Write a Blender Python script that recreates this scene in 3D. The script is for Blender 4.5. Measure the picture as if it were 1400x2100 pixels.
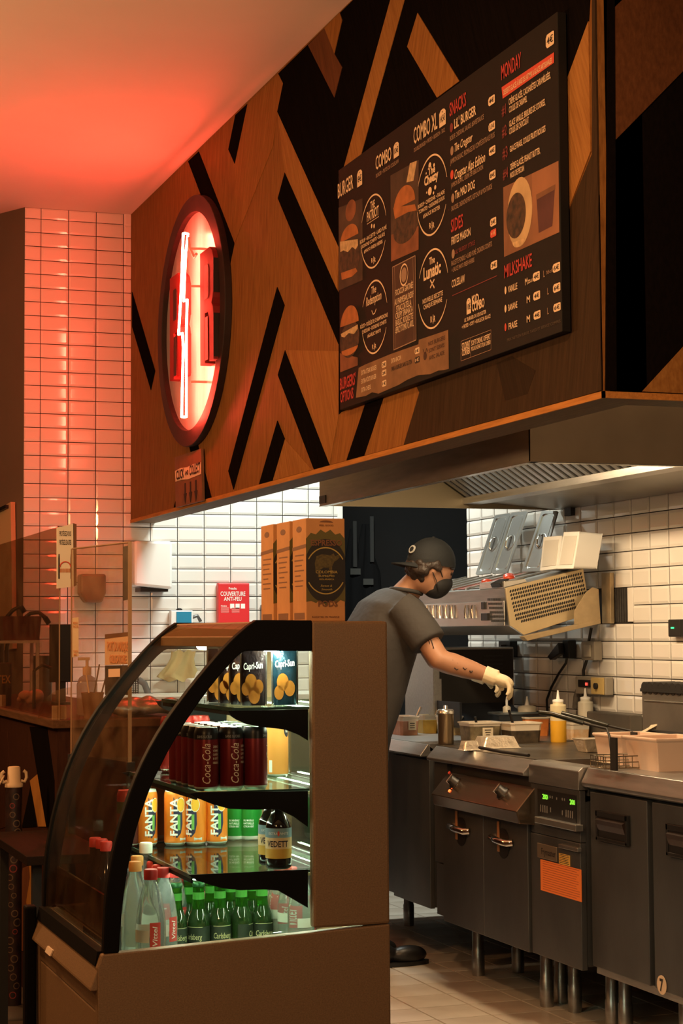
import bpy, bmesh, math, random
from mathutils import Vector, Matrix
random.seed(7)
for o in list(bpy.data.objects): bpy.data.objects.remove(o)
scene = bpy.context.scene
COL = scene.collection
PI = math.pi
# ---------------------------------------------------------------- camera
YAW, PIT, ROLL, FPX, CAMH = 0.33726819, 0.06624076, -0.00679474, 3781.6, 1.40
_f = Vector((math.sin(YAW), math.cos(YAW), 0)); _r = Vector((math.cos(YAW), -math.sin(YAW), 0)); _u = Vector((0, 0, 1))
FWD = _f*math.cos(PIT) + _u*math.sin(PIT); _u2 = _u*math.cos(PIT) - _f*math.sin(PIT)
RGT = _r*math.cos(ROLL) + _u2*math.sin(ROLL); UPV = _u2*math.cos(ROLL) - _r*math.sin(ROLL)
CAM = Vector((0, 0, CAMH))
cd = bpy.data.cameras.new('camera'); co = bpy.data.objects.new('camera', cd); COL.objects.link(co)
M = Matrix.Identity(4)
for i in range(3):
    M[i][0] = RGT[i]; M[i][1] = UPV[i]; M[i][2] = -FWD[i]; M[i][3] = CAM[i]
co.matrix_world = M
cd.sensor_fit = 'HORIZONTAL'; cd.sensor_width = 36.0; cd.lens = FPX/1400*36.0
cd.clip_start = 0.05; cd.clip_end = 100
scene.camera = co
scene.cycles.transparent_max_bounces = 32
# ---------------------------------------------------------------- exposure, world, room lamps
vs = scene.view_settings
vs.view_transform = 'Standard'; vs.look = 'None'; vs.exposure = 0.0; vs.gamma = 1.0; vs.use_curve_mapping = False
w = bpy.data.worlds.new('world'); scene.world = w; w.use_nodes = True
w.node_tree.nodes['Background'].inputs[0].default_value = (0.02, 0.012, 0.006, 1); w.node_tree.nodes['Background'].inputs[1].default_value = 0.3
def lamp(kind, name, loc, energy, color, size=0.3, size_y=None, target=None, spot=None, blend=0.5):
    l = bpy.data.lights.new(name, kind); l.energy = energy; l.color = color
    if kind == 'AREA':
        l.size = size
        if size_y: l.shape = 'RECTANGLE'; l.size_y = size_y
    else: l.shadow_soft_size = size
    if spot: l.spot_size = spot; l.spot_blend = blend
    o = bpy.data.objects.new(name, l); COL.objects.link(o); o.location = loc
    if target is not None:
        d = Vector(target) - Vector(loc); o.rotation_euler = d.to_track_quat('-Z', 'Y').to_euler()
    return o
WARM = (1.0, 0.50, 0.20)
lamp('POINT', 'dining_pendant_lamp', (0.05, 5.0, 2.35), 75, WARM, 0.12)
lamp('POINT', 'dining_pendant_lamp_far', (-0.3, 7.4, 2.2), 75, WARM, 0.12)
lamp('SPOT', 'dining_spot_lamp', (0.2, 2.6, 3.45), 200, (1.0, 0.52, 0.22), 0.08, target=(2.26, 5.6, 2.0), spot=1.0, blend=0.8)
lamp('POINT', 'dining_lamp_near', (-0.7, 1.6, 2.0), 85, WARM, 0.12)
lamp('POINT', 'dining_lamp_right', (1.75, 0.9, 1.80), 36, (1.0, 0.70, 0.44), 0.10)
lamp('AREA', 'kitchen_ceiling_light', (3.0, 8.9, 3.3), 74, (0.93, 1.0, 0.90), 0.7, 0.3, target=(2.9, 9.4, 0))
lamp('POINT', 'kitchen_passage_light', (2.85, 4.95, 3.05), 42, (1.0, 0.66, 0.38), 0.08)
# ---------------------------------------------------------------- pixel rays on real planes (used to read true sizes off the photo)
def ray(px, py): return RGT*((px-700)/FPX) - UPV*((py-1050)/FPX) + FWD
def on(px, py, ax, val):
    d = ray(px, py); i = 'xyz'.index(ax); return CAM + d*((val-CAM[i])/d[i])
def at(px, py, D): return CAM + ray(px, py)*D
# ---------------------------------------------------------------- materials
MATS = {}
def mat(name, col=(0.5, 0.5, 0.5), rough=0.5, metal=0.0, noise=0.0, nscale=20.0, col2=None, bump=0.0, bscale=None, stretch=(1, 1, 1), emit=None, estr=0.0, trans=0.0, ior=1.45, coat=0.0, alpha=1.0, spec=0.5):
    if name in MATS: return MATS[name]
    m = bpy.data.materials.new(name); m.use_nodes = True; MATS[name] = m
    nt = m.node_tree; b = nt.nodes['Principled BSDF']
    b.inputs['Base Color'].default_value = (*col, 1); b.inputs['Roughness'].default_value = rough; b.inputs['Metallic'].default_value = metal
    b.inputs['Specular IOR Level'].default_value = spec
    if trans: b.inputs['Transmission Weight'].default_value = trans; b.inputs['IOR'].default_value = ior
    if coat: b.inputs['Coat Weight'].default_value = coat; b.inputs['Coat Roughness'].default_value = 0.05
    if alpha < 1: b.inputs['Alpha'].default_value = alpha
    if emit: b.inputs['Emission Color'].default_value = (*emit, 1); b.inputs['Emission Strength'].default_value = estr
    if noise or bump:
        tc = nt.nodes.new('ShaderNodeTexCoord'); mp = nt.nodes.new('ShaderNodeMapping'); mp.inputs['Scale'].default_value = stretch
        nt.links.new(tc.outputs['Object'], mp.inputs[0])
        n = nt.nodes.new('ShaderNodeTexNoise'); n.inputs['Scale'].default_value = nscale; n.inputs['Detail'].default_value = 5
        nt.links.new(mp.outputs[0], n.inputs['Vector'])
        if noise:
            r = nt.nodes.new('ShaderNodeValToRGB'); c2 = col2 or tuple(c*(1-noise) for c in col)
            r.color_ramp.elements[0].color = (*c2, 1); r.color_ramp.elements[1].color = (*col, 1)
            r.color_ramp.elements[0].position = 0.3; r.color_ramp.elements[1].position = 0.7
            nt.links.new(n.outputs['Fac'], r.inputs[0]); nt.links.new(r.outputs[0], b.inputs['Base Color'])
        if bump:
            n2 = n
            if bscale:
                n2 = nt.nodes.new('ShaderNodeTexNoise'); n2.inputs['Scale'].default_value = bscale; n2.inputs['Detail'].default_value = 3
                nt.links.new(mp.outputs[0], n2.inputs['Vector'])
            bp = nt.nodes.new('ShaderNodeBump'); bp.inputs['Strength'].default_value = bump; bp.inputs['Distance'].default_value = 0.01
            nt.links.new(n2.outputs['Fac'], bp.inputs['Height']); nt.links.new(bp.outputs[0], b.inputs['Normal'])
    return m
def glassmat(name, tint=(1, 1, 1), refl=0.06, rough=0.02, dirt=0.0, dirtcol=(0.8, 0.6, 0.4)):
    """thin clear pane: transparent + a little mirror reflection (+ smears)"""
    if name in MATS: return MATS[name]
    m = bpy.data.materials.new(name); m.use_nodes = True; MATS[name] = m
    nt = m.node_tree; nt.nodes.remove(nt.nodes['Principled BSDF']); out = nt.nodes['Material Output']
    t = nt.nodes.new('ShaderNodeBsdfTransparent'); t.inputs[0].default_value = (*tint, 1)
    g = nt.nodes.new('ShaderNodeBsdfGlossy'); g.inputs['Roughness'].default_value = rough
    lw = nt.nodes.new('ShaderNodeLayerWeight'); lw.inputs[0].default_value = 0.5
    pw = nt.nodes.new('ShaderNodeMath'); pw.operation = 'POWER'; pw.inputs[1].default_value = 5.0; nt.links.new(lw.outputs['Facing'], pw.inputs[0])
    fr = nt.nodes.new('ShaderNodeMath'); fr.operation = 'MULTIPLY_ADD'; fr.inputs[1].default_value = 0.6; fr.inputs[2].default_value = refl*0.5; nt.links.new(pw.outputs[0], fr.inputs[0])
    mx = nt.nodes.new('ShaderNodeMixShader'); nt.links.new(fr.outputs[0], mx.inputs[0]); nt.links.new(t.outputs[0], mx.inputs[1]); nt.links.new(g.outputs[0], mx.inputs[2])
    last = mx
    if dirt:
        d = nt.nodes.new('ShaderNodeBsdfDiffuse'); d.inputs[0].default_value = (*dirtcol, 1)
        tc = nt.nodes.new('ShaderNodeTexCoord'); n = nt.nodes.new('ShaderNodeTexNoise'); n.inputs['Scale'].default_value = 9; n.inputs['Detail'].default_value = 8
        nt.links.new(tc.outputs['Object'], n.inputs['Vector'])
        mr = nt.nodes.new('ShaderNodeMapRange'); mr.inputs[1].default_value = 0.35; mr.inputs[2].default_value = 0.85; mr.inputs[3].default_value = 0.0; mr.inputs[4].default_value = dirt*2
        nt.links.new(n.outputs['Fac'], mr.inputs[0])
        m2 = nt.nodes.new('ShaderNodeMixShader'); nt.links.new(mr.outputs[0], m2.inputs[0]); nt.links.new(mx.outputs[0], m2.inputs[1]); nt.links.new(d.outputs[0], m2.inputs[2]); last = m2
    nt.links.new(last.outputs[0], out.inputs[0])
    return m
def wood(name, c1, c2, ang=0.0, scale=6.0, rough=0.62, plane='yz', spec=0.06):
    """veneer: long stretched noise rotated by ang in the panel's plane"""
    if name in MATS: return MATS[name]
    m = bpy.data.materials.new(name); m.use_nodes = True; MATS[name] = m
    nt = m.node_tree; b = nt.nodes['Principled BSDF']; b.inputs['Roughness'].default_value = rough; b.inputs['Specular IOR Level'].default_value = spec
    tc = nt.nodes.new('ShaderNodeTexCoord'); mp = nt.nodes.new('ShaderNodeMapping'); mp.vector_type = 'TEXTURE'
    nt.links.new(tc.outputs['Object'], mp.inputs[0])
    if plane == 'yz': mp.inputs['Rotation'].default_value = (ang, 0, 0); mp.inputs['Scale'].default_value = (1, 0.9, 0.06) if True else (1, 1, 1)
    else: mp.inputs['Rotation'].default_value = (0, ang, 0); mp.inputs['Scale'].default_value = (0.9, 1, 0.06)
    mp.inputs['Scale'].default_value = (0.06, 0.06, 0.9)
    n = nt.nodes.new('ShaderNodeTexNoise'); n.inputs['Scale'].default_value = scale; n.inputs['Detail'].default_value = 6; n.inputs['Roughness'].default_value = 0.62
    nt.links.new(mp.outputs[0], n.inputs['Vector'])
    r = nt.nodes.new('ShaderNodeValToRGB'); r.color_ramp.elements[0].color = (*c2, 1); r.color_ramp.elements[1].color = (*c1, 1)
    r.color_ramp.elements[0].position = 0.28; r.color_ramp.elements[1].position = 0.72
    nt.links.new(n.outputs['Fac'], r.inputs[0]); nt.links.new(r.outputs[0], b.inputs['Base Color'])
    bp = nt.nodes.new('ShaderNodeBump'); bp.inputs['Strength'].default_value = 0.08; bp.inputs['Distance'].default_value = 0.004
    nt.links.new(n.outputs['Fac'], bp.inputs['Height']); nt.links.new(bp.outputs[0], b.inputs['Normal'])
    return m
def can_mat(name, bands, rough=0.3, metal=0.6):
    """printed can: colour bands over object z (metres) - flat print only"""
    if name in MATS: return MATS[name]
    m = bpy.data.materials.new(name); m.use_nodes = True; MATS[name] = m
    nt = m.node_tree; b = nt.nodes['Principled BSDF']; b.inputs['Roughness'].default_value = rough; b.inputs['Metallic'].default_value = metal
    tc = nt.nodes.new('ShaderNodeTexCoord'); sp = nt.nodes.new('ShaderNodeSeparateXYZ'); nt.links.new(tc.outputs['Object'], sp.inputs[0])
    mr = nt.nodes.new('ShaderNodeMapRange'); mr.inputs[2].default_value = 0.3; nt.links.new(sp.outputs[2], mr.inputs[0])
    r = nt.nodes.new('ShaderNodeValToRGB'); r.color_ramp.interpolation = 'CONSTANT'
    while len(r.color_ramp.elements) < len(bands): r.color_ramp.elements.new(0.5)
    for e, (z, c) in zip(r.color_ramp.elements, bands): e.position = z/0.3; e.color = (*c, 1)
    nt.links.new(mr.outputs[0], r.inputs[0]); nt.links.new(r.outputs[0], b.inputs['Base Color'])
    return m
# ---------------------------------------------------------------- mesh helpers
def V(*a): return Vector(a[0]) if len(a) == 1 else Vector(a)
class MB:
    def __init__(s): s.v = []; s.f = []; s.sm = []
    def add(s, vs_, fs, smooth=False):
        o = len(s.v); s.v += [tuple(p) for p in vs_]; s.f += [tuple(i+o for i in f) for f in fs]; s.sm += [smooth]*len(fs); return s
    def box(s, x0, x1, y0, y1, z0, z1):
        v = [(x, y, z) for z in (z0, z1) for y in (y0, y1) for x in (x0, x1)]
        return s.add(v, [(0, 2, 3, 1), (4, 5, 7, 6), (0, 1, 5, 4), (2, 6, 7, 3), (0, 4, 6, 2), (1, 3, 7, 5)])
    def obox(s, c, ax, ay, az):
        c = V(c); ax = V(ax); ay = V(ay); az = V(az)
        v = [c+ax*i+ay*j+az*k for k in (-1, 1) for j in (-1, 1) for i in (-1, 1)]
        return s.add(v, [(0, 2, 3, 1), (4, 5, 7, 6), (0, 1, 5, 4), (2, 6, 7, 3), (0, 4, 6, 2), (1, 3, 7, 5)])
    def poly(s, pts): return s.add(pts, [tuple(range(len(pts)))])
    def prism(s, pts, vec):
        n = len(pts); vec = V(vec); a = [V(p) for p in pts]; b = [p+vec for p in a]
        return s.add(a+b, [tuple(range(n-1, -1, -1)), tuple(range(n, 2*n))] + [(i, (i+1) % n, n+(i+1) % n, n+i) for i in range(n)])
    def rings(s, rs, cap=True, smooth=True, closed=False):
        n = len(rs[0]); vs_ = [p for r in rs for p in r]; fs = []
        m = len(rs)
        for j in range(m-1 if not closed else m):
            for i in range(n):
                k = (j+1) % m; fs.append((j*n+i, j*n+(i+1) % n, k*n+(i+1) % n, k*n+i))
        s.add(vs_, fs, smooth)
        if cap and not closed:
            s.add(rs[0], [tuple(range(n-1, -1, -1))]); s.add(rs[-1], [tuple(range(n))])
        return s
    def lathe(s, c, prof, n=20, cap=True, smooth=True):
        c = V(c); rs = [[c+V(r*math.cos(2*PI*i/n), r*math.sin(2*PI*i/n), z) for i in range(n)] for r, z in prof]
        return s.rings(rs, cap, smooth)
    def tube(s, pts, r, n=10, cap=True, closed=False):
        pts = [V(p) for p in pts]; rr = r if isinstance(r, (list, tuple)) else [r]*len(pts); rs = []; ref = None; m = len(pts)
        for i, p in enumerate(pts):
            if closed: d = (pts[(i+1) % m]-pts[i-1]).normalized()
            else: d = (pts[min(i+1, m-1)]-pts[max(i-1, 0)]).normalized()
            if ref is None:
                ref = V(0, 0, 1) if abs(d.z) < 0.9 else V(1, 0, 0)
            a = (ref - d*ref.dot(d)).normalized(); ref = a; b = d.cross(a)
            rs.append([p + (a*math.cos(2*PI*k/n)+b*math.sin(2*PI*k/n))*rr[i] for k in range(n)])
        return s.rings(rs, cap, True, closed)
    def ell(s, c, rad, R=None, nu=20, nv=12, lo=-PI/2, hi=PI/2):
        c = V(c); R = R or Matrix.Identity(3); rs = []
        for j in range(nv+1):
            t = lo+(hi-lo)*j/nv; rs.append([c+R @ V(rad[0]*math.cos(t)*math.cos(2*PI*i/nu), rad[1]*math.cos(t)*math.sin(2*PI*i/nu), rad[2]*math.sin(t)) for i in range(nu)])
        return s.rings(rs, True, True)
    def mesh(s, name, mt):
        me = bpy.data.meshes.new(name); me.from_pydata(s.v, [], s.f); me.polygons.foreach_set('use_smooth', s.sm); me.update()
        ms = mt if isinstance(mt, (list, tuple)) else [mt]
        for q in ms: me.materials.append(q)
        return me
def link(name, me, parent=None, local=False, loc=None, bevel=0.0):
    o = bpy.data.objects.new(name, me); COL.objects.link(o)
    if loc is not None: o.location = loc
    if parent is not None:
        o.parent = parent
        if not local: o.matrix_parent_inverse = Matrix.Translation(-worldloc(parent))
    if bevel:
        b = o.modifiers.new('bevel', 'BEVEL'); b.width = bevel; b.segments = 2; b.limit_method = 'ANGLE'; b.angle_limit = 0.7
    return o
def worldloc(o):
    p = V(o.location)
    while o.parent is not None:
        if o.matrix_parent_inverse != Matrix.Identity(4): return p + o.matrix_parent_inverse.to_translation() + worldloc(o.parent)
        o = o.parent; p += V(o.location)
    return p
def obj(name, mb, mt, parent=None, bevel=0.0, local=False, loc=None): return link(name, mb.mesh(name, mt), parent, local, loc, bevel)
def tag(o, label, cat, group=None):
    o['label'] = label; o['category'] = cat
    if group: o['group'] = group
    return o
def thing(name, label, cat, loc=(0, 0, 0), group=None):
    o = bpy.data.objects.new(name, None); COL.objects.link(o); o.location = loc; o.empty_display_size = 0.05
    return tag(o, label, cat, group)
def struct(name, mb, mt, bevel=0.0):
    o = obj(name, mb, mt, None, bevel); o['kind'] = 'structure'; return o
def copy_tree(o, parent=None):
    c = o.copy(); COL.objects.link(c)
    if parent is not None: c.parent = parent
    for ch in list(o.children): copy_tree(ch, c)
    return c
def clean(o, voxel=0.008, smooth=3):
    """join overlapping shapes into one continuous skin"""
    m = o.modifiers.new('remesh', 'REMESH'); m.mode = 'VOXEL'; m.voxel_size = voxel; m.use_smooth_shade = True
    s = o.modifiers.new('smooth', 'SMOOTH'); s.iterations = smooth; s.factor = 0.6
    return o
# ---------------------------------------------------------------- lettering (collected, converted once at the end)
TEXTS = []
def text(parent, s, fn, mt, name='lettering', bold=0.0, shear=0.0): TEXTS.append((parent, s, fn, mt, name, bold, shear))
def plane_fn(p0, eu, ev):
    p0 = V(p0); eu = V(eu); ev = V(ev); return lambda u, v: p0+eu*u+ev*v
def cyl_fn(c, r, a0, a1, z0, z1, vert=True):
    """vert: text reads upwards (u -> z), letter tops towards a1->a0"""
    c = V(c)
    def fn(u, v):
        if vert: a = a0+(a1-a0)*v; z = z0+(z1-z0)*u
        else: a = a0+(a1-a0)*u; z = z0+(z1-z0)*v
        return c+V(r*math.cos(a), r*math.sin(a), z)
    fn.curved = True
    return fn
def refine(vs_, fs, lim=0.16):
    b = bmesh.new(); bv = [b.verts.new(v) for v in vs_]
    for f in fs:
        try: b.faces.new([bv[i] for i in f])
        except ValueError: pass
    bmesh.ops.triangulate(b, faces=b.faces[:])
    for _ in range(3):
        es = [e for e in b.edges if e.calc_length() > lim]
        if not es: break
        bmesh.ops.subdivide_edges(b, edges=es, cuts=2); bmesh.ops.triangulate(b, faces=[f for f in b.faces if len(f.verts) > 3])
    b.verts.index_update(); r = ([tuple(v.co) for v in b.verts], [tuple(v.index for v in f.verts) for f in b.faces]); b.free(); return r
def flush_texts():
    tmp = []
    cache = {}
    for t in TEXTS:
        k = (t[1], t[5], t[6])
        if k in cache: continue
        cu = bpy.data.curves.new('tmp', 'FONT'); cu.body = t[1]; cu.resolution_u = 2; cu.offset = t[5]; cu.shear = t[6]
        o = bpy.data.objects.new('tmp', cu); COL.objects.link(o); cache[k] = o
    bpy.context.view_layer.update(); dg = bpy.context.evaluated_depsgraph_get()
    for k, o in list(cache.items()):
        me = bpy.data.meshes.new_from_object(o.evaluated_get(dg)); vs_ = [tuple(v.co) for v in me.vertices]; fs = [tuple(p.vertices) for p in me.polygons]
        bpy.data.meshes.remove(me); cache[k] = (vs_, fs); cu = o.data; bpy.data.objects.remove(o); bpy.data.curves.remove(cu)
    for parent, s, fn, mt, name, bold, shear in TEXTS:
        vs_, fs = cache[(s, bold, shear)]
        if not fs: continue
        if getattr(fn, 'curved', False): vs_, fs = refine(vs_, fs)
        x0 = min(v[0] for v in vs_); x1 = max(v[0] for v in vs_)
        me = bpy.data.meshes.new(name); me.from_pydata([tuple(fn((v[0]-x0)/(x1-x0), v[1]/0.70)) for v in vs_], [], fs); me.materials.append(mt); me.update()
        link(name, me, parent, False)
    TEXTS.clear()
# ================================================================ SETTING
YB, XW, XS, ZC = 9.95, 3.75, 2.258, 3.74          # back wall, cooking wall, soffit face, ceiling
YE, ZS = 4.342, 2.019                             # soffit near end, soffit underside
XL = 1.668                                        # left end of the tiled back wall
YD = on(959, 1150, 'x', XW).y                     # cooking wall stops at the store doorway
PT, PR = 0.1531, 0.0765                           # tile pitch
m_grout = mat('dark_grout', (0.022, 0.017, 0.014), 0.9, noise=0.4, nscale=30)
m_tile = mat('white_glazed_tile', (0.74, 0.72, 0.68), 0.08, noise=0.08, nscale=3, spec=0.6, bump=0.012, bscale=6)
m_ceil = mat('ceiling_paint', (0.74, 0.67, 0.60), 0.85, noise=0.05, nscale=2)
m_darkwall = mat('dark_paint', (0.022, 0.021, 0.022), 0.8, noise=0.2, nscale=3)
m_brownwall = mat('brown_paint', (0.17, 0.125, 0.085), 0.75, noise=0.15, nscale=2)
m_floor_b = mat('floor_grout', (0.10, 0.075, 0.055), 0.9, noise=0.3, nscale=20)
m_ftile = mat('floor_tile_glaze', (0.60, 0.55, 0.47), 0.42, noise=0.22, nscale=4, col2=(0.44, 0.38, 0.31), bump=0.05, bscale=60)
m_dfloor = mat('dining_floor', (0.075, 0.05, 0.035), 0.6, noise=0.4, nscale=6)
fl = struct('floor', MB().box(-4, 6, -3, 13, -0.1, -0.008), m_floor_b)
struct('ceiling', MB().box(-4, 6, -3, 13, ZC, ZC+0.1), m_ceil)
def ftile():
    h = 0.107; b = 0.1045; return MB().add([(-h, -h, -.008), (h, -h, -.008), (h, h, -.008), (-h, h, -.008), (-b, -b, 0), (b, -b, 0), (b, b, 0), (-b, b, 0)], [(4, 5, 6, 7), (0, 1, 5, 4), (1, 2, 6, 5), (2, 3, 7, 6), (3, 0, 4, 7)])
ft = ftile().mesh('floor_tile', m_ftile)
FP = 0.2165; nfl = 0
for i in range(-6, 9):
    for j in range(-16, 14):
        x, y = 2.786-FP/2+i*FP, 7.40-FP/2+j*FP
        if 1.55 < x < 3.72 and 3.8 < y < 9.9 and not (x < 2.3 and y < 9.0) and nfl < 296:
            link('floor_tile', ft, fl, True, (x, y, random.uniform(-.0006, .0004))); nfl += 1
struct('trim_1', MB().box(-4, 1.55, -3, 13, -0.008, 0.001), m_dfloor)   # darker floor finish of the dining side
def tile_mesh(w_, h_, name='tile'):
    g = 0.0021; a, b_ = w_/2-g, h_/2-g; t, c = 0.0015, 0.0048; i, k = a-0.011, b_-0.011
    if i < 0.004: i = a*0.5
    return MB().add([(-a, 0, -b_), (a, 0, -b_), (a, 0, b_), (-a, 0, b_), (-a, -t, -b_), (a, -t, -b_), (a, -t, b_), (-a, -t, b_), (-i, -c, -k), (i, -c, -k), (i, -c, k), (-i, -c, k)],
        [(0, 1, 5, 4), (1, 2, 6, 5), (2, 3, 7, 6), (3, 0, 4, 7), (4, 5, 9, 8), (5, 6, 10, 9), (6, 7, 11, 10), (7, 4, 8, 11), (8, 9, 10, 11)]).mesh(name, m_tile)
tfull = tile_mesh(PT, PR)
def stuff_tiles(name, wall, lst, rot):
    mb = MB(); base = [tuple(v.co) for v in tfull.vertices]; fs = [tuple(p.vertices) for p in tfull.polygons]
    for (p, sx) in lst:
        if rot: mb.add([(p[0]+v[1], p[1]-v[0]*sx, p[2]+v[2]) for v in base], fs)
        else: mb.add([(p[0]+v[0]*sx, p[1]+v[1], p[2]+v[2]) for v in base], fs)
    o = obj(name, mb, m_tile, wall); o['kind'] = 'stuff'; return o
# back wall (left pillar part and behind the counter)
XD = 3.468
wb = struct('wall_back', MB().box(XL, XD, YB, YB+0.12, 0, ZC), m_grout)
cols = [(XL, 1.757)] + [(1.757+PT*k, 1.757+PT*(k+1)) for k in range(12)]
zr0 = 3.680; far = []; nt_ = 0
for (xa, xb) in cols:
    xb = min(xb, XD)
    if xb-xa < 0.02: continue
    r = -1
    while True:
        zt = zr0-PR*r; zb = zt-PR; r += 1
        if zb < 0.02: break
        if zt > ZC+0.08: continue
        if zt > ZC: zt = ZC
        cx, cz = (xa+xb)/2, (zt+zb)/2
        vis = (cx < 2.27 and cz > 1.12) or (cx >= 2.27 and 1.12 < cz < 2.16)
        sx = (xb-xa)/PT; sz = (zt-zb)/PR
        if vis and nt_ < 299:
            o = link('tile', tfull, wb, True, (cx, YB, cz)); o.scale = (sx, 1, sz); nt_ += 1
        elif cz < 2.3 or cx < 2.3: far.append(((cx, YB, cz), sx))
stuff_tiles('tile_field', wb, far, False)
# cooking wall
wk = struct('wall_right', MB().box(XW, XW+0.12, 2.6, YD, 0, ZC), m_grout)
far = []; nt_ = 0; zr = 1.5915; yc0 = on(1180+985/6.364, 1215, 'x', XW).y
k = -20
while k < 26:
    ya = yc0+PT*1.03*k; yb_ = ya+PT*1.03; k += 1
    if yb_ > YD: yb_ = YD
    if yb_-ya < 0.02 or ya < 5.2: continue
    for r in range(-9, 12):
        zb = zr+PR*r-0.0; zt = zb+PR
        if zb > 2.3: continue
        cy, cz = (ya+yb_)/2, (zb+zt)/2
        # tile missing behind the bracket (bare ribbed mortar)
        if 6.93 < cy < 7.23 and 1.44 < cz < 1.592: continue
        s = (yb_-ya)/PT
        if 0.95 < cz < 1.99 and cy > 6.35 and nt_ < 299:
            o = link('tile', tfull, wk, True, (XW, cy, cz)); o.rotation_euler = (0, 0, -PI/2); o.scale = (s, 1, 1); nt_ += 1
        else: far.append(((XW, cy, cz), s))
stuff_tiles('tile_field', wk, far, True)
m_mortar = mat('ribbed_mortar', (0.62, 0.50, 0.33), 0.9, noise=0.5, nscale=14, col2=(0.2, 0.15, 0.09))
m_mortar_d = mat('dark_mortar', (0.05, 0.045, 0.04), 0.95, noise=0.4, nscale=40)
mo = MB()
pa = on(1237, 1208, 'x', XW); pb = on(1262, 1276, 'x', XW)
for q in range(5):
    yq = pa.y-(pa.y-pb.y)*(q+0.5)/5.2; mo.box(XW-0.005, XW, yq-0.010, yq+0.010, 1.445, 1.588)
obj('mortar_ridges', mo, m_mortar, wk)
mo = MB(); pc = on(1290, 1208, 'x', XW)
for q in range(6):
    yq = pb.y-(pb.y-pc.y)*(q+0.5)/6; mo.box(XW-0.004, XW, yq-0.005, yq+0.005, 1.445, 1.588)
obj('mortar_bed', mo, m_mortar_d, wk)
obj('broken_tile', MB().box(XW-0.008, XW, on(1300, 1208, 'x', XW).y, on(1289, 1208, 'x', XW).y, 1.445, 1.590), m_tile, wk, 0.002)
# store room beyond the dark doorway
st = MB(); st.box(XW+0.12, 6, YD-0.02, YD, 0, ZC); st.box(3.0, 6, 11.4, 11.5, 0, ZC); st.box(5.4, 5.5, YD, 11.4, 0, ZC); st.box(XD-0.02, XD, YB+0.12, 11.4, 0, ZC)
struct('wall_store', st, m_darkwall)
struct('door_1', MB().box(XD-0.005, XD+0.025, YB-0.012, YB+0.13, 0, 2.3), mat('door_frame_white', (0.72, 0.72, 0.68), 0.5), 0.003)
# diagonal wall left of the pillar, and the unseen dining room
e = V(-math.sin(math.radians(28.6)), math.cos(math.radians(28.6)), 0); nrm = V(-e.y, e.x, 0)
a0 = V(XL, YB, 0); b0 = a0+e*3.5
struct('wall_left', MB().prism([a0, b0, b0-nrm*0.1+V(0.12, 0, 0), a0+V(0.03, 0.05, 0)], (0, 0, ZC)), m_brownwall)
dm = mat('dining_wall', (0.10, 0.07, 0.05), 0.8, noise=0.3, nscale=2)
struct('wall_far', MB().box(-4, 1.0, 12.9, 13, 0, ZC), dm)
struct('wall_dining', MB().box(-4, -3.9, -3, 13, 0, ZC), dm)
struct('wall_front', MB().box(-4, 6, -3.1, -3, 0, ZC), dm)
struct('wall_corner', MB().box(5.9, 6, -3, 9, 0, ZC), dm)
# ---------------------------------------------------------------- soffit with veneer pieces
w_or = wood('veneer_orange_oak', (0.331, 0.148, 0.040), (0.170, 0.068, 0.019), 0.15)
w_or2 = wood('veneer_oak_slant', (0.396, 0.187, 0.054), (0.245, 0.102, 0.027), -0.42)
w_or3 = wood('veneer_oak_slant_back', (0.360, 0.158, 0.043), (0.204, 0.082, 0.020), 0.38)
w_br = wood('veneer_brown', (0.158, 0.061, 0.025), (0.088, 0.034, 0.015), -0.42)
w_dk = wood('veneer_black_stain', (0.0085, 0.006, 0.0055), (0.005, 0.004, 0.004), -0.42, spec=0.0)
w_db = wood('veneer_dark_brown', (0.060, 0.034, 0.018), (0.030, 0.018, 0.010), 0.2)
w_trim = wood('trim_oak', (0.62, 0.27, 0.07), (0.36, 0.15, 0.04), PI/2)
w_under = wood('underside_board', (0.22, 0.13, 0.07), (0.13, 0.08, 0.045), PI/2)
so = struct('wall_soffit', MB().box(XS, XS+0.13, YE, YB-0.001, ZS+0.018, ZC), w_or)
so2 = struct('wall_soffit_end', MB().box(XS+0.02, XW, YE-0.0, YE+0.12, ZS+0.018, ZC), w_dk)
tr = struct('trim_2', MB().box(XS-0.003, XS+0.005, YE-0.003, YB-0.001, ZS, ZS+0.018).box(XS-0.003, XW, YE-0.003, YE+0.005, ZS, ZS+0.018), w_trim)
struct('trim_3', MB().box(XS+0.004, XS+0.135, YE+0.004, YB-0.001, ZS+0.001, ZS+0.019).box(XS+0.135, XW, YE+0.004, YE+0.13, ZS+0.001, ZS+0.019), w_under)
def strip(pts, mt, th=0.003, parent=so, name='veneer_strip', ax='x', val=XS):
    ps = [on(px, py, ax, val) for px, py in pts]
    d = V(-th, 0, 0) if ax == 'x' else V(0, -th, 0)
    for p in ps:
        p.z = max(ZS+0.020, min(p.z, ZC-0.001))
        if ax == 'x': p.y = max(YE+0.001, min(p.y, YB-0.002))
    return obj(name, MB().prism(ps, d), mt, parent)
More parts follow.
